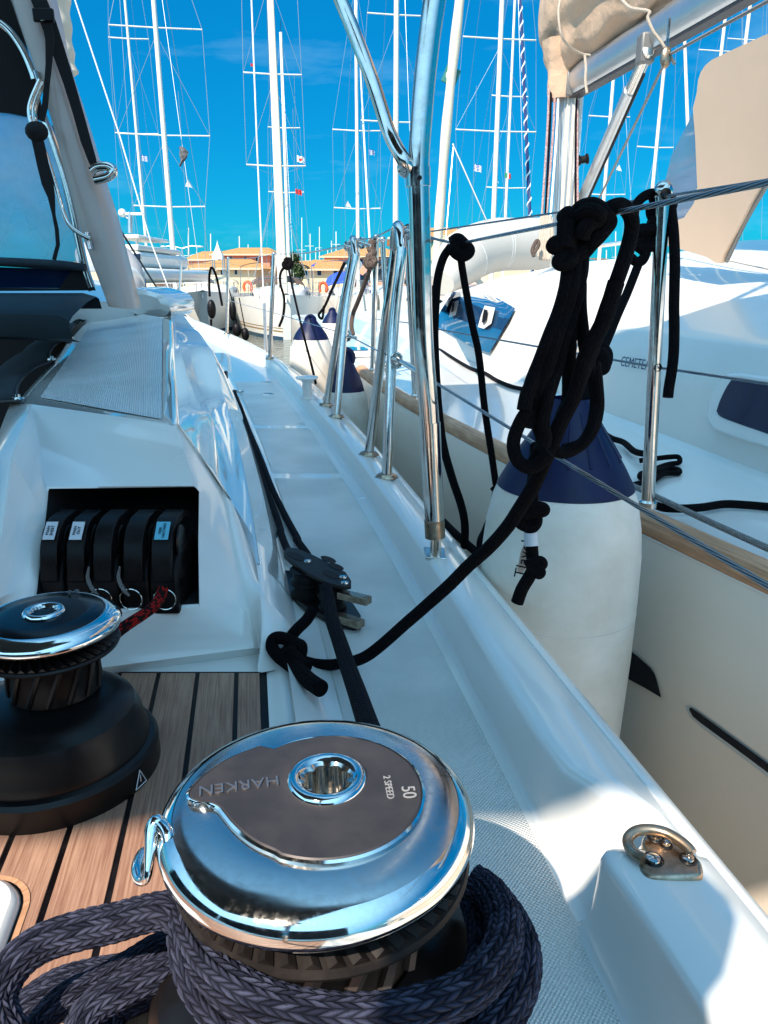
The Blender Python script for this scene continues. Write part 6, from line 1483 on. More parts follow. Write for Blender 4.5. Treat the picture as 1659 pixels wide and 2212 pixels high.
# thin lanyards forward
def thin(pts, ts, r, lab, m='rblack', sm_=6): return T('fender_line', pts, ts, r, m, lab, grp='thin fender lines along the guardrail', sm_=sm_, seg=8)
thin([(621, 569), (636, 640), (655, 720), (672, 785), (682, 828)], [4.2, 4.1, 3.9, 3.7, 3.5], .0062, 'long thin black line slanting from guardrail knot down to the bollard')
thin([(619, 572), (606, 590), (606, 615), (614, 645), (612, 680), (603, 706)], [4.2] * 6, .0075, 'short black line looping left of the guardrail knot')
thin([C4(525, 440), C4(430, 640), C4(360, 800), C4(310, 870), C4(340, 900), C4(355, 800)], [3.2, 3.8, 4.2, 4.4, 4.4, 4.2], .0075, 'black line from the first gate stanchion to the sunlit fender')
thin([C4(760, 300), C4(755, 380), C4(745, 470), C4(700, 600), C4(640, 760), C4(600, 860), C4(585, 960), C4(600, 1040)], [3.5, 3.5, 3.5, 3.6, 3.7, 3.8, 3.8, 3.8], .0110, 'brown line with chain of knots on the alongside gate stanchion', 'rbrown')
thin([C4(490, 1160), C4(470, 1220), C4(455, 1290)], [3.4, 3.38, 3.36], .012, 'short dark strap holding the low blue fender')
T('guardrail_knot', [(616, 566), (622, 562), (628, 570), (622, 577), (615, 572), (620, 565)], [4.2] * 6, .018, 'rblack', 'black knot on the top wire between the forward stanchions', seg=10, cat='knot')
T('brown_knot', [C4(770, 250), C4(745, 300), C4(765, 350), C4(740, 390), C4(770, 430), C4(740, 460), C4(715, 420), C4(760, 400), C4(780, 440)], [3.5] * 9, .020, 'rbrown', 'brown chained knot hanging under the gate stanchion top', seg=10, cat='knot')
fl_ = empty('pear_float', tuple(at(459, 720, 9)), 'small black pear float hanging on a thin line over our bow', 'float')
obj('float_body', MB().sphere(at(457, 668, 9), .062, 18, (.85, .85, 1.8)), 'black', fl_)
obj('float_line', MB().tube([at(453, 640, 9), at(452, 600, 9), at(457, 578, 8.8), at(468, 600, 9), at(480, 660, 9)], .014, 8, smooth=6), 'rblack', fl_)
obj('float_tail', MB().tube([at(456, 690, 9), at(456, 715, 9)], .014, 8), 'rblack', fl_)
# ================================================================ HARBOUR
W0 = -2.1
mb = MB(); S_ = 900; mb.add([V((-S_, -60, W0)), V((S_, -60, W0)), V((S_, S_ * 2, W0)), V((-S_, S_ * 2, W0))], [(0, 1, 2, 3)])
obj('water', mb, 'water', None, smooth=False, kind='structure')
mb = MB().box((0, 90, W0 + .1), (700, 60, 1.6)); obj('quay', mb, 'stone', None, smooth=False, kind='structure')
mb = MB(); mb.add([V((-900, 100, W0 + .92)), V((900, 100, W0 + .92)), V((900, 1500, W0 + .95)), V((-900, 1500, W0 + .95))], [(0, 1, 2, 3)])
obj('ground', mb, 'stone', None, smooth=False, kind='structure')
BH = V((.168, -.986, 0)); BR = V((.986, .168, 0))      # the opposite row points its bows at us
def px_at(px, Y, y=600): return ony((px, y), Y)
def hullmesh(stem, L, B, fb, d=BH, transom=.7, sheer=.25, n=22, m=9):
    r = V((-d.y, d.x, 0)); rows = []
    for i in range(n + 1):
        t = i / n; w = B / 2 * (math.sin(min(1, t * 1.35 + .02) * math.pi / 2) ** .75) * (1 - (1 - transom) * max(0, (t - .55) / .45) ** 2)
        zt = W0 + fb + sheer * (1 - t) ** 2; row = []
        for j in range(-m, m + 1):
            a = abs(j) / m; s_ = (1 if j > 0 else -1 if j < 0 else 0)
            ww = w * (a ** .06) if a > 0 else 0; zz = W0 - .25 + (zt - W0 + .25) * a ** 1.6
            back = (.35 * (1 - a)) * (1 - t)                 # raked stem
            row.append(V((stem.x, stem.y, 0)) - d * (t * L + back) + r * (s_ * ww) + V((0, 0, zz)))
        rows.append(row)
    return rows
def yacht(label, stem, L=12, B=3.9, fb=1.25, mast=None, mastd=4.6, mh=17, mr=.10, sp=((5.5, 1.0), (10.5, .85)), hullm='gelfar', stripe=None, boot=True, furl=None, boomc='whitec', d=BH, detail=True, spray='navy', grp=None, sw=.012, rootname='moored_yacht', low=0):
    r = V((-d.y, d.x, 0)); root = empty(rootname, (stem.x, stem.y, W0), label, 'sailing yacht', grp)
    rows = hullmesh(stem, L, B, fb, d)
    mb = MB().grid(rows); mb.add(rows[-1], [list(range(len(rows[-1])))]); mb.add(rows[0], [list(range(len(rows[0])))[::-1]]); obj('hull', mb, hullm, root)
    deck = []
    for i, rw in enumerate(rows):
        a, b = rw[0], rw[-1]; deck.append([a + V((0, 0, -.02)), mixv(a, b, .25) + V((0, 0, .03)), mixv(a, b, .5) + V((0, 0, .06)), mixv(a, b, .75) + V((0, 0, .03)), b + V((0, 0, -.02))])
    obj('deck', MB().grid(deck), 'gelfar', root)
    c = V((stem.x, stem.y, 0))
    def p(a, s_, z): return c - d * a + r * s_ + V((0, 0, W0 + z))
    if boot or stripe:
        for (z0, z1, m_, nm) in ([(.0, .10, 'bluewin', 'boot_stripe')] if boot else []) + ([(.26, .31, stripe, 'hull_stripe'), (.38, .41, stripe, 'hull_stripe')] if stripe else []):
            for s_ in (0, 1):
                rr = []
                for i, rw in enumerate(rows):
                    half = rw[9:] if s_ else rw[:10][::-1]
                    def zat(z):
                        for q0, q1 in zip(half, half[1:]):
                            if q0.z <= z <= q1.z: return mixv(q0, q1, (z - q0.z) / max(1e-6, q1.z - q0.z))
                        return half[-1]
                    o_ = r * (.006 if s_ else -.006) + d * (.006 if i == 0 else 0); rr.append([zat(W0 + z0) + o_, zat(W0 + z1) + o_])
                obj(nm, MB().grid(rr), m_, root, smooth=True)
    # coachroof
    rr = []
    for i in range(9):
        t = i / 8; a = .24 * L + t * .38 * L; w = B * (.13 + .17 * min(1, t * 2.2)); h = .38 * min(1, .25 + t * 2)
        rr.append([p(a, -w, fb + .02), p(a + .1, -w * .88, fb + h), p(a + .1, -w * .4, fb + h + .10), p(a + .1, w * .4, fb + h + .10), p(a + .1, w * .88, fb + h), p(a, w, fb + .02)])
    mb = MB().grid(rr); mb.add(rr[0], [(0, 1, 2, 3, 4, 5)]); mb.add(rr[-1], [(0, 1, 2, 3, 4, 5)]); cr2 = obj('coachroof', mb, 'gelfar', root)
    if detail:
        for s_ in (-1, 1):
            obj('cabin_window', MB().prism([p(.36 * L, s_ * B * .292, fb + .14), p(.54 * L, s_ * B * .297, fb + .14), p(.52 * L, s_ * B * .283, fb + .32), p(.38 * L, s_ * B * .283, fb + .30)], r * (s_ * .02)), 'glass', cr2, smooth=False)
        # pulpit, stanchions, wires
        for s_ in (-1, 1):
            pp = [p(.05, s_ * .10, fb + .8), p(.3, s_ * .35, fb + .82), p(1.2, s_ * B * .22, fb + .78), p(1.25, s_ * B * .22, fb + .1)]
            obj('pulpit', MB().tube(pp, .016, 6), 'steel', root)
            obj('pulpit_leg', MB().tube([p(.25, s_ * .25, fb + .15), p(.1, s_ * .18, fb + .8)], .014, 6), 'steel', root)
            last = pp[2]
            for k in range(1, 6):
                a = 1.2 + k * (L - 1.8) / 5.5; w = B / 2 * math.sin(min(1, a / L * 1.35) * math.pi / 2) ** .75 * .96
                b_ = p(a, s_ * w, fb + .03); t_ = p(a, s_ * w, fb + .65)
                obj('stanchion', MB().tube([b_, t_], .014, 6), 'steel', root)
                obj('guard_wire', MB().tube([last, t_], .008, 5), 'rig', root); obj('guard_wire', MB().tube([last - V((0, 0, .3)), t_ - V((0, 0, .3))], .007, 5), 'rig', root); last = t_
        # spray hood and bimini
        rr = []
        for i in range(6):
            a = .60 * L + i * .16; hgt = (.35 + (.62 - low) * math.sin(i / 5 * 1.57)); w = B * .30
            rr.append([p(a, w * math.cos(th), fb + .30 + hgt * math.sin(th) ** .6) for th in [math.pi * k / 14 for k in range(15)]])
        obj('spray_hood', MB().grid(rr), spray, root)
        rr = []
        for i in range(5):
            a = .80 * L + i * .5; rr.append([p(a, B * .40 * math.cos(th), fb + 1.55 - low + .32 * math.sin(th) ** .8) for th in [math.pi * k / 14 for k in range(15)]])
        bmn = obj('bimini', MB().grid(rr), spray, root)
        for i in (0, 4):
            for s_ in (-1, 1): obj('bimini_pole', MB().tube([p(.80 * L + i * .5, s_ * B * .40, fb + 1.55 - low), p(.88 * L, s_ * B * .40, fb + .2)], .015, 6), 'steel', bmn)
        obj('anchor', MB().tube([p(.5, 0, fb + .14), p(-.12, 0, fb + .12), p(-.22, 0, fb - .02)], .035, 8), 'alu', root)
        obj('steering_wheel', MB().tube([p(.86 * L, .45 * math.cos(a), fb + .75 + .45 * math.sin(a)) for a in [2 * math.pi * k / 20 for k in range(21)]], .018, 6), 'steel', root)
    if mast is not None:
        mb_ = V((mast.x, mast.y, 0)); zt = W0 + fb + mh
        m_ = obj('mast', MB().tube([V((mb_.x, mb_.y, W0 + fb)), V((mb_.x, mb_.y, zt))], lambda t: mr * (1 - .25 * t), 12), 'mastw', root)
        tips = []
        for (h, w) in sp:
            z = W0 + fb + h; row = []
            for s_ in (-1, 1):
                tip = mb_ + r * (s_ * w) - d * .12 + V((0, 0, z + .05)); row.append(tip)
                obj('spreader', MB().tube([mb_ + V((0, 0, z)), tip], .028, 6), 'mastw', m_)
            tips.append(row)
        for k in (0, 1):
            s_ = -1 if k == 0 else 1; ch = mb_ + r * (s_ * min(B * .42, 1.3)) + V((0, 0, W0 + fb))
            path = [ch] + [t_[k] for t_ in tips] + [V((mb_.x, mb_.y, zt - .3))]
            obj('shroud', MB().tube(path, sw, 5), 'rig', m_)
            if tips: obj('lower_shroud', MB().tube([ch, mb_ + V((0, 0, W0 + fb + sp[0][0] - .2))], sw * .8, 5), 'rig', m_)
            for t0, t1 in zip(tips, tips[1:]): obj('diagonal', MB().tube([t0[k], V((mb_.x, mb_.y, t1[k].z - .3))], sw * .8, 5), 'rig', m_)
        bow = p(.15, 0, fb + .2); topp = V((mb_.x, mb_.y, zt - .2))
        fsr = furl[1] if furl else sw
        obj('forestay' if not furl else 'furled_genoa', MB().tube([bow, topp], (lambda t: fsr * (1 - .45 * t)) if furl else fsr, 8), furl[0] if furl else 'rig', m_)
        st_ = p(L, 0, fb + .1); obj('backstay', MB().tube([st_, topp], sw * .8, 5), 'rig', m_)
        if boomc:
            b0 = mb_ - d * .15 + V((0, 0, W0 + fb + 1.3)); b1 = b0 - d * (L * .36)
            bo = obj('boom', MB().tube([b0, b1], .08, 10), 'alu', m_)
            q = [b0 + (b1 - b0) * (k / 8) + V((0, 0, .22 + .04 * math.sin(k * 2.1))) for k in range(9)]
            obj('sail_cover', MB().tube(q, lambda t: .22 - .10 * t + .02 * math.sin(t * 31), 12, smooth=3), boomc, bo)
        obj('masthead_unit', MB().tube([topp + V((0, 0, .2)), topp + V((0, 0, .7))], .012, 5), 'black', m_)
    return root
def stemat(px, y_top, fb, Y): return ony((px, y_top), Y)
# the two boats seen full face
sB = ony((618, 650), 27.6); mB = px_at(606, 32.4)
yacht('white sailing yacht facing us bow on with double gold stripe along the waterline', sB, 12.5, 4.1, 1.30, mB, mh=18.5, mr=.125, sp=((4.6, .0001), (5.0, 1.15), (8.2, 1.1), (11.5, 1.0)), stripe='gold', furl=('creamc', .085), spray=M['brownc'], sw=.010, low=.32)
sA = ony((492, 645), 31.5); mA = px_at(378, 31.5 + 4.9)
yacht('pale grey hulled sailing yacht left of the gold striped one, silver sail cover', sA + V((-1.0, 0, 0)), 12, 4.6, 1.35, V((mA.x, mA.y, 0)), mh=17, mr=.12, sp=((3.8, 1.55), (6.7, 1.95), (10.8, 1.9)), hullm='gelgrey', boomc='dinghyl', spray=M['creamw'], sw=.012, low=.35)
xs_ = [
 # px of mast, Y, height, radius, spreaders, cloth, furl, label
 (322, 40, 21, .07, ((7.5, 1.0), (11.5, .9)), None, None, 'sailing yacht behind the grey hull whose thin mast stands left of the thick one'),
 (625, 42, 12.2, .10, ((5.0, .9), (8.0, .8)), 'navy', None, 'sailing yacht with shorter mast just right of the thick white furled one'),
 (774, 38, 13.4, .09, ((4.0, 1.1), (7.3, 1.1)), 'whitec', ('whitec', .05), 'sailing yacht whose mast tip ends below the picture top left of the bimini strut'),
 (854, 36, 19, .125, ((7.2, 1.5), (11.2, 1.2)), 'navy', None, 'sailing yacht with tall mast standing hidden behind the bimini leg'),
 (1061, 34, 19, .11, ((6.6, 1.7), (9.9, 1.5)), 'whitec', None, 'sailing yacht with slim mast between cream furled sail and the near mast'),
 (1086, 40, 15.5, .075, ((5.0, 1.0), (9.0, .9)), 'bluec', ('bluesail', .09), 'sailing yacht with dark blue and white spiral furled genoa'),
 (1291, 42, 13.5, .10, ((5.0, 1.2), (8.6, 1.1)), 'whitec', None, 'sailing yacht whose mast shows between the near mast and the boom strut'),
 (1391, 38, 16, .09, ((6.5, .9),), 'creamc', ('creamc', .09), 'sailing yacht with cream furled genoa right of the boom strut'),
 (1502, 44, 20, .10, ((7.0, 1.3), (12.0, 1.2)), 'navy', None, 'sailing yacht whose mast rises beside the beige spray hood edge'),
 (1548, 50, 24, .12, ((8.0, 1.2), (14, 1.1)), 'navy', None, 'sailing yacht whose mast is last at the right behind the hood'),
]
for i, (px, Y, mh, mr, sp, cl, fu, lab_) in enumerate(xs_):
    m0 = px_at(px, Y); st0 = V((m0.x, m0.y, 0)) + BH * 4.6
    yacht(lab_, V((st0.x, st0.y, 0)), 12 + (i % 3), 3.9, 1.2 + .1 * (i % 2), V((m0.x, m0.y, 0)), mh=mh, mr=mr, sp=sp, boomc=cl, furl=fu, detail=(Y < 40), spray=[M['navy'], M['beigeh'], M['bluec']][i % 3], boot=True, sw=.008)
# spiral stripe on the blue genoa
# distant masts over the quay
fn = [(407, 492), (440, 548), (517, 510), (585, 545), (640, 560), (660, 548), (682, 535), (700, 552), (716, 520), (735, 540), (760, 556), (905, 560), (1120, 545), (1150, 528), (1180, 555), (1330, 500), (1348, 520), (1368, 470), (1408, 540), (1425, 470), (1440, 450), (228, 520), (425, 530), (455, 505), (492, 556), (536, 528), (560, 552), (652, 470), (670, 505), (690, 490), (708, 540), (726, 500), (748, 525), (1105, 500), (1135, 515), (1165, 470), (1310, 540), (1358, 548), (1395, 520), (1416, 500)]
for i, (px, ty) in enumerate(fn):
    Y = 110 + (i * 37) % 60; b_ = px_at(px, Y); t_ = ony((px, ty), Y)
    r0 = empty('distant_yacht', (b_.x, b_.y, W0 + .9), 'distant sailing yacht beyond the quay, only its mast clearly seen', 'sailing yacht', 'distant yachts beyond the quay')
    rows = hullmesh(V((b_.x, b_.y - 4.5, 0)) , 11, 3.6, 1.6, BH, n=8, m=3); rows = [[q + V((0, 0, .9)) for q in rw] for rw in rows]
    obj('hull', MB().grid(rows), 'gelfar', r0)
    obj('mast', MB().tube([V((b_.x, b_.y, W0 + 1.5)), t_], .075, 6), 'mastw', r0)
    for k, w in (((.5, .9),), ((.45, .8), (.75, .7)), ((.62, .6),))[i % 3]:
        z = W0 + 1.5 + (t_.z - W0 - 1.5) * k; obj('spreader', MB().tube([V((b_.x - w, b_.y, z)), V((b_.x + w, b_.y, z))], .035, 5), 'mastw', r0)
# flags
flg = [(312, 341, 30, 'greek', 12), (407, 396, 30, 'white', 14), (649, 343, 33, 'dot', 14), (645, 414, 33, 'red', 12), (803, 328, 37, 'greek', 11), (752, 440, 38, 'white', 12), (1032, 362, 34, 'greek', 15), (1097, 379, 33, 'tri', 12), (1073, 389, 34, 'white', 9), (1338, 362, 34, 'white', 11), (545, 110 + 30, 30, 'red', 6)]
fl_lab = {0: 'blue and white striped flag beside the leftmost masts', 1: 'white triangular pennant flying right of the left thick mast', 2: 'white flag with red dot right of the central mast', 3: 'small red flag under the white one with the dot', 4: 'blue and white striped flag beside the bimini strut', 5: 'small white pennant low left of the gate stanchion', 6: 'largest blue and white striped flag, right of the cream furled sail', 7: 'green white and red flag beside the spiral striped genoa', 8: 'small white burgee left of the tricolour flag', 9: 'white burgee between boom strut and hood', 10: 'tiny red streamer tied to our shroud'}
for i, (px, py, Y, kd, w) in enumerate(flg):
    c0 = ony((px, py), Y); s_ = w / F * Y * 1.05; hh_ = s_ * .8
    nx_, nz_ = 14, 10; cols_ = {'greek': ('bluec', 'whitec'), 'white': ('whitec',), 'dot': ('whitec', 'redc'), 'red': ('redc',), 'tri': ('greenc', 'whitec', 'redc')}[kd]
    mb = MB(); rws = []
    for a in range(nz_ + 1):
        rws.append([c0 + V((-s_ / 2 + s_ * b / nx_, .12 * s_ * math.sin(b * .9 + i), hh_ / 2 - hh_ * a / nz_ - .18 * s_ * (b / nx_) ** 1.5 + .04 * s_ * math.sin(b * .8))) for b in range(nx_ + 1)])
    if kd == 'white' : 
        rws = [[c0 + (q - c0) * 1.0 + V(((c0.x - q.x) * (1 - k_ / nz_) * .8, 0, 0)) for q in rw] for k_, rw in enumerate(rws)]
    mb.grid(rws)
    o = obj('flag', mb, [M[q] for q in cols_], None, label=fl_lab[i], cat='flag', group='flags and burgees in the rigging')
    for f_, pl_ in enumerate(o.data.polygons):
        a, b = divmod(f_, nx_)
        if kd == 'greek': pl_.material_index = 0 if ((a // 1) % 2 == 0 and not (a < 5 and b < 5)) or (a < 5 and b < 5 and a != 2 and b != 2) else 1
        elif kd == 'dot': pl_.material_index = 1 if (a - 5) ** 2 + ((b - 7) * .8) ** 2 < 6 else 0
        elif kd == 'tri': pl_.material_index = 0 if b < 5 else (1 if b < 9 else 2)
    if i != 10: obj('flag_halyard', MB().tube([c0 + V((-s_ / 2, 0, 3.0)), c0 + V((-s_ / 2, 0, -2.5))], .008, 5), 'rig', o)
bd_ = ony((392, 338), 30); mb = MB(); rws = []
for k in range(15):
    t = k / 14; rws.append([bd_ + V((.10 * math.sin(t * 4) + (.03 + .09 * math.sin(math.pi * min(1, t * 1.1 + .12))) * (1 + .4 * math.sin(3 * a + t * 9) + .25 * math.sin(7 * a - t * 17)) * math.cos(a), .07 * math.sin(a), (.42 - .85 * t) * .75)) for a in [2 * math.pi * q / 20 for q in range(20)]])
obj('dark_cloth', mb.grid(rws, closed=True), mat('dark_pattern_cloth', (.02, .02, .025), .8, vary=(9, 1, (.22, .2, .2))), None, label='dark crumpled cloth hung on a flag halyard right of the left mast', cat='cloth')
# spiral white tape round the blue genoa
g0 = V((px_at(1086, 40).x, 40, 0)) + BH * 4.45 + V((0, 0, W0 + 1.5)); g1 = V((px_at(1086, 40).x, 40, W0 + 1.3 + 15.3))
P = []
for k in range(520):
    t = k / 519; a = t * 2 * math.pi * 26; rr_ = .094 * (1 - .45 * t); P.append(g0 + (g1 - g0) * t + V((rr_ * math.cos(a), rr_ * math.sin(a), 0)))
gp = [o for o in COL.objects if o.get('label', '').startswith('sailing yacht with dark blue and white spiral')][0]
gm = [o for o in gp.children if o.name.startswith('mast')][0]; gf = [o for o in gm.children if o.name.startswith('furled_genoa')][0]
obj('spiral_tape', MB().tube(P, .036, 5), 'whitec', gm)
# clutter on and round the opposite row
cv = ony((390, 612), 33.2)
dn = empty('covered_dinghy', tuple(cv), 'silver covered dinghy lashed on the foredeck of the grey hulled yacht', 'dinghy'); rws = []
for k in range(25):
    t = k / 24; rws.append([cv + V((-1.2 + 2.5 * t, 0, 0)) + V((0, .6 * math.cos(a), (.36 + .05 * math.sin(t * 23) + .04 * math.sin(a * 5 + t * 31)) * math.sin(a) * math.sin(math.pi * (.06 + .88 * t)) ** .4)) for a in [math.pi * q / 14 for q in range(15)]])
obj('dinghy_cover', MB().grid(rws), mat('silver_cover', (.55, .55, .56), .5, bump=(5, .6, .05)), dn)
obj('lashing', MB().tube([cv + V((0, .62 * math.cos(a), .42 * math.sin(a))) for a in [math.pi * q / 14 for q in range(15)]], .015, 5), 'black', dn)
for i, (px, py, lb) in enumerate(((535, 620, 'orange horseshoe lifebuoy on the left quarter rail of the gold striped yacht'), (698, 622, 'orange horseshoe lifebuoy on the right quarter rail of the gold striped yacht'))):
    c0 = ony((px, py), 34.5); obj('lifebuoy', MB().tube([c0 + V((.17 * math.cos(a), 0, .22 * math.sin(a))) for a in [-.9 + (math.pi + 1.8) * q / 16 for q in range(17)]], .065, 10), 'orangec', None, label=lb, cat='lifebuoy', group='orange horseshoe lifebuoys')
for i, (px, py, r_, el, lb) in enumerate(((503, 672, .13, 2.6, 'long black fender between the grey hull and the gold striped hull'), (512, 712, .16, 1.5, 'black fender just above the water left of the gold striped bow'), (530, 722, .14, 1.6, 'rightmost black fender touching the water by the gold striped bow'))):
    c0 = ony((px, py), 27.2); fe_ = empty('black_fender', tuple(c0), lb, 'fender', 'black fenders by the gold striped yacht')
    obj('fender_body', MB().sphere(c0, r_, 16, (1, 1, el)), 'black', fe_); obj('fender_rope', MB().tube([c0 + V((0, 0, r_ * el)), c0 + V((-.15, 0, 1.3 - (c0.z + 2.1) * .3))], .02, 5), 'rblack', fe_)
# white motor yacht at the left with radar mast
mc_ = ony((255, 600), 24); my = empty('motor_yacht', (mc_.x, mc_.y, W0), 'white motor yacht with flybridge and radar mast behind the windscreen post', 'motor yacht')
rows = hullmesh(V((mc_.x - .8, mc_.y - 3, 0)), 13, 4.0, 1.7, BH, transom=.95); obj('hull', MB().grid(rows), 'gelfar', my)
def MYs(x0, x1, y0, y1, Y0, dep, m='gelfar', nm='superstructure', bev=.15):
    a, b = ony((x0, y0), Y0), ony((x1, y1), Y0); return obj(nm, MB().box(((a.x + b.x) / 2, Y0 + dep / 2, (a.z + b.z) / 2), (abs(b.x - a.x), dep, abs(b.z - a.z))), m, my, bev=bev, seg=3)
MYs(210, 312, 578, 612, 23, 9); MYs(222, 304, 542, 577, 24, 6); MYs(228, 300, 528, 541, 24.2, 5, 'gelfar', 'flybridge_coaming', .05)
MYs(236, 300, 506, 514, 25, 3.5, 'gelfar', 'hardtop', .06); MYs(226, 303, 548, 560, 23.95, .1, 'glass', 'side_window', .02)
for x in (244, 292): MYs(x, x + 4, 513, 530, 25.2, .2, 'gelfar', 'hardtop_pillar', .02)
p0, p1 = ony((281, 503), 26), ony((281, 458), 26)
rm = obj('radar_mast', MB().tube([p0, p1], .07, 10), 'alu', my); obj('radar_scanner', MB().box(ony((284, 462), 26), (.75, .12, .08)), 'gelfar', rm, bev=.02)
obj('dome', MB().sphere(ony((264, 460), 26), .13, 14), 'gelfar', rm); obj('mast_arm', MB().tube([ony((264, 464), 26), ony((281, 475), 26)], .03, 8), 'alu', rm); obj('whip_aerial', MB().tube([ony((236, 520), 26), ony((235, 420), 26)], .02, 5), 'gelfar', rm)
# grey inflatable beyond our coaming, left
P = [ony(q, 6.2) for q in [(235, 690), (262, 640), (280, 600), (278, 565), (262, 535), (240, 515)]]
dt = empty('grey_dinghy', tuple(ony((262, 610), 6.2)), 'grey inflatable dinghy standing behind the beige windscreen post', 'dinghy')
P = [ony(q, 5.6) for q in [(230, 575), (268, 592), (292, 640), (300, 700)]]
obj('buoyancy_tube', MB().tube([ony((190, 552), 6.6), ony((235, 548), 6.2), ony((266, 570), 5.9), ony((280, 606), 5.6), ony((268, 650), 5.4)], lambda t: .105, 28, smooth=8), 'dinghy', dt)
obj('tube_band', MB().tube([ony((190, 562), 6.5), ony((236, 560), 6.1), ony((268, 582), 5.8), ony((282, 612), 5.5)], lambda t: .093, 24, smooth=8), 'gelgrey', dt)
obj('cover_edge', MB().tube([ony((296, 640), 6.4), ony((298, 618), 6.4), ony((307, 604), 6.4), ony((309, 640), 6.4)], .03, 8, smooth=3), 'bluewin', dt)
# ---- buildings
def house(lab_, x0, x1, ye, yr, yb, Y, dep, wall, win=(), hip=.3, over=.5):
    a, b = ony((x0, ye), Y), ony((x1, ye), Y); zr = ony(((x0 + x1) / 2, yr), Y + dep / 2).z; z0 = W0 + .9; ze = a.z
    h = empty('building', ((a.x + b.x) / 2, Y, z0), lab_, 'building')
    w = b.x - a.x; mb = MB().box(((a.x + b.x) / 2, Y + dep / 2, (z0 + ze) / 2), (w, dep, ze - z0)); obj('wall', mb, wall, h, smooth=False)
    xl, xr_, yf_, yk = a.x - over, b.x + over, Y - over, Y + dep + over; hx_ = w * hip
    vs = [V((xl, yf_, ze - .06)), V((xr_, yf_, ze - .06)), V((xr_, yk, ze - .06)), V((xl, yk, ze - .06)), V((xl + hx_, (yf_ + yk) / 2, zr)), V((xr_ - hx_, (yf_ + yk) / 2, zr))]
    mb = MB(); fs = [(0, 1, 5, 4), (1, 2, 5), (2, 3, 4, 5), (3, 0, 4)]; uvs = []
    for f in fs:
        n_ = (vs[f[1]] - vs[f[0]]).normalized(); uvs.append([((vs[i] - vs[f[0]]).dot(n_), vs[i].z) for i in f])
    mb.add(vs, fs, uvs); mb.add(vs[:4], [(3, 2, 1, 0)]); ro = obj('roof', mb, 'tile', h, smooth=False)
    obj('eave_board', MB().box(((xl + xr_) / 2, yf_ + .04, ze - .10), (xr_ - xl, .08, .14)), 'creamw', ro, smooth=False)
    for (wx, wy, ww, wh) in win:
        c0 = ony((wx, wy), Y); sw_, sh_ = ww / F * Y, wh / F * Y
        fr_ = obj('window', MB().box((c0.x, Y - .03, c0.z), (sw_ * 1.25, .10, sh_ * 1.2)), 'whitec', h, smooth=False); obj('pane', MB().box((c0.x, Y - .09, c0.z), (sw_, .06, sh_)), 'glass', fr_, smooth=False)
    return h
house('pink building with orange tiled roof highest above the left boats', 465, 582, 548, 535, 0, 76, 14, 'pink', ((500, 560, 6, 8), (530, 560, 6, 8), (556, 560, 6, 8)))
house('lower pink wing with flat orange tiled slope left of the pink building', 407, 462, 559, 543, 0, 74, 10, 'pink')
house('cream building with wide orange hipped roof in front of the pink one', 392, 552, 578, 560, 0, 67, 16, 'creamw', ((420, 588, 5, 9), (450, 588, 5, 9), (480, 588, 5, 9), (510, 588, 5, 9)), hip=.35)
house('long cream building with orange hipped roof right of the central mast', 634, 752, 580, 561, 0, 68, 14, 'creamw', ((660, 590, 8, 9), (690, 590, 8, 9), (725, 590, 8, 9)), hip=.35)
house('salmon building with tiled roof behind the gate stanchions', 700, 870, 553, 535, 0, 80, 16, 'salmon', ((780, 565, 8, 10), (830, 565, 8, 10)))
hz = house('salmon pink building with round sign behind the cream furled sail', 852, 1048, 512, 492, 0, 58, 14, 'salmon', ((890, 545, 12, 22), (1012, 540, 12, 20)), hip=.35)
sg_ = ony(A3(215, 1125), 57.8); obj('round_sign', MB().lathe([(0, .05), (1.15, .05), (1.2, 0)], sg_, 32, Matrix.Rotation(math.radians(90), 3, 'X')), 'creamw', hz)
obj('sign_ring', MB().lathe([(.95, .08), (1.05, .09), (1.15, .08)], sg_, 32, Matrix.Rotation(math.radians(90), 3, 'X')), 'tealc', hz)
house('cream single storey building low at the far right of the quay', 1050, 1240, 560, 548, 0, 75, 12, 'creamw', ((1100, 575, 8, 9), (1160, 575, 8, 9)))
house('cream building with orange roof peeping out at the far left quay', 150, 330, 568, 552, 0, 78, 12, 'creamw')
# pyramid tents and a lamp
for i, (x, yt, yb_, w) in enumerate(((469, 518, 552, 11), (376, 521, 556, 12))):
    t_ = ony((x, yt), 60); b0 = ony((x - w, yb_), 60); b1 = ony((x + w, yb_), 60); wd_ = (b1.x - b0.x) / 2
    rws = [];
    for k in range(9):
        s_ = k / 8; q = wd_ * (s_ ** 1.6); rws.append([V((t_.x + q * cx_, 60 + q * cy_, t_.z + (b0.z - t_.z) * s_)) for cx_, cy_ in ((-1, -1), (1, -1), (1, 1), (-1, 1))])
    rws.append([V((q.x, q.y, q.z - .3)) for q in rws[-1]])
    te = empty('canopy_tent', (t_.x, 60, W0 + .9), ['white peaked tent canopy in front of the pink building', 'white peaked tent canopy right of the left thick mast'][i], 'tent', 'peaked tents on the quay')
    obj('canopy', MB().grid(rws, closed=True), 'whitec', te, smooth=False)
    for cx_ in (-1, 1):
        for cy_ in (-1, 1): obj('tent_pole', MB().tube([V((t_.x + cx_ * wd_, 60 + cy_ * wd_, b0.z - .3)), V((t_.x + cx_ * wd_, 60 + cy_ * wd_, W0 + .9))], .05, 6), 'alu', te)
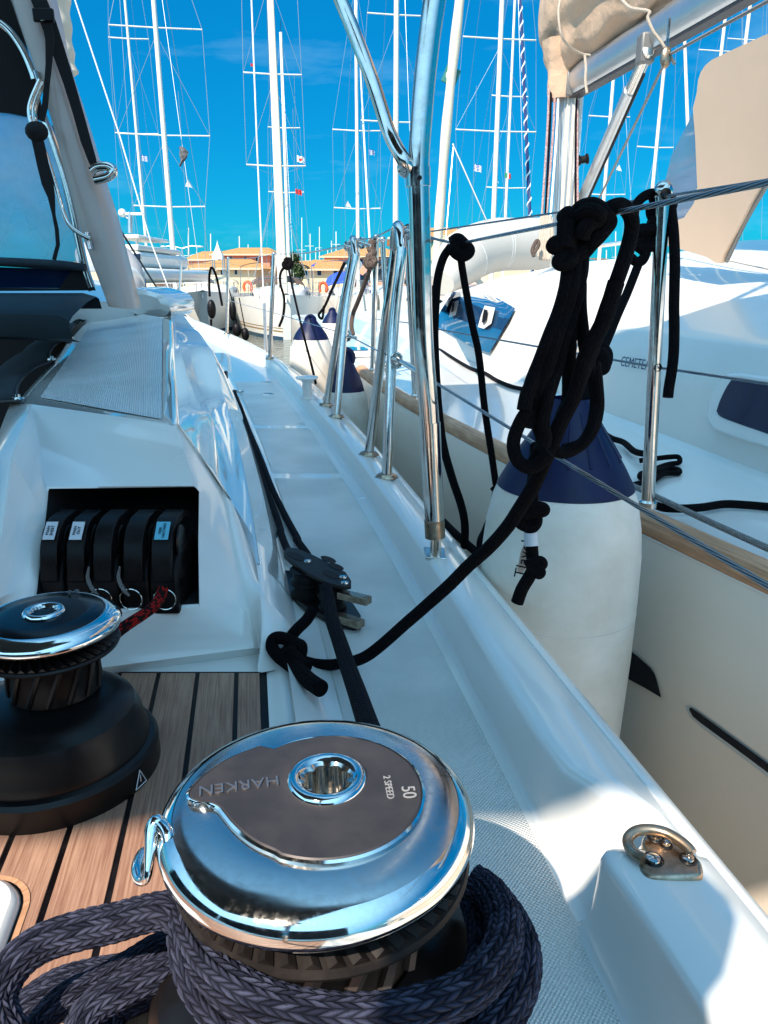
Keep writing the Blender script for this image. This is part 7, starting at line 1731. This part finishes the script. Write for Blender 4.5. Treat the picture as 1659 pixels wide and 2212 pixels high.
lpb = ony((398, 600), 66); zt_ = ony((398, 534), 66).z
lm = empty('street_lamp', (lpb.x, 66, W0 + .9), 'two-armed street lamp on the quay above the left boats', 'street lamp')
obj('pole', MB().tube([V((lpb.x, 66, W0 + .9)), V((lpb.x, 66, zt_))], .07, 8), 'alu', lm)
for s_ in (-1, 1):
    obj('arm', MB().tube([V((lpb.x, 66, zt_ - .1)), V((lpb.x + s_ * .8, 66, zt_ + .1)), V((lpb.x + s_ * 1.3, 66, zt_ + .05))], .04, 6), 'alu', lm); obj('lamp_head', MB().box((lpb.x + s_ * 1.5, 66, zt_ + .04), (.5, .2, .12)), 'alu', lm, bev=.03)
# trees on the quay
def tree(lab_, px, ytop, Y, w):
    b_ = px_at(px, Y); t_ = ony((px, ytop), Y); tr = empty('tree', (b_.x, Y, W0 + .9), lab_, 'tree'); h = t_.z - (W0 + .9)
    obj('trunk', MB().tube([V((b_.x, Y, W0 + .9)), V((b_.x + .1, Y, W0 + .9 + h * .4)), V((b_.x - .05, Y, W0 + .9 + h * .7))], lambda t: .16 - .08 * t, 8, smooth=3), 'bark', tr)
    mb = MB(); cl_ = [(rnd.gauss(0, w * .3), rnd.gauss(0, w * .3), h * rnd.uniform(.45, .95)) for _ in range(16)]
    for k in range(2600):
        c0 = cl_[k % 16]; q = V((b_.x + c0[0] + rnd.gauss(0, w * .16), Y + c0[1] + rnd.gauss(0, w * .16), W0 + .9 + c0[2] + rnd.gauss(0, h * .06)))
        a = V((rnd.uniform(-1, 1), rnd.uniform(-1, 1), rnd.uniform(-1, 1))).normalized() * .11; b = a.cross(V((rnd.uniform(-1, 1), rnd.uniform(-1, 1), 1))).normalized() * .07
        mb.add([q - a, q + b, q + a, q - b], [(0, 1, 2, 3)])
    obj('crown', mb, 'leaf', tr, smooth=False)
tree('small dark tree on the quay right of the central mast', 640, 550, 64, .8)
house('long low terracotta roofed arcade closing the quay behind the other buildings', 330, 900, 573, 563, 0, 88, 10, 'creamw', hip=.05)
# placeholder end
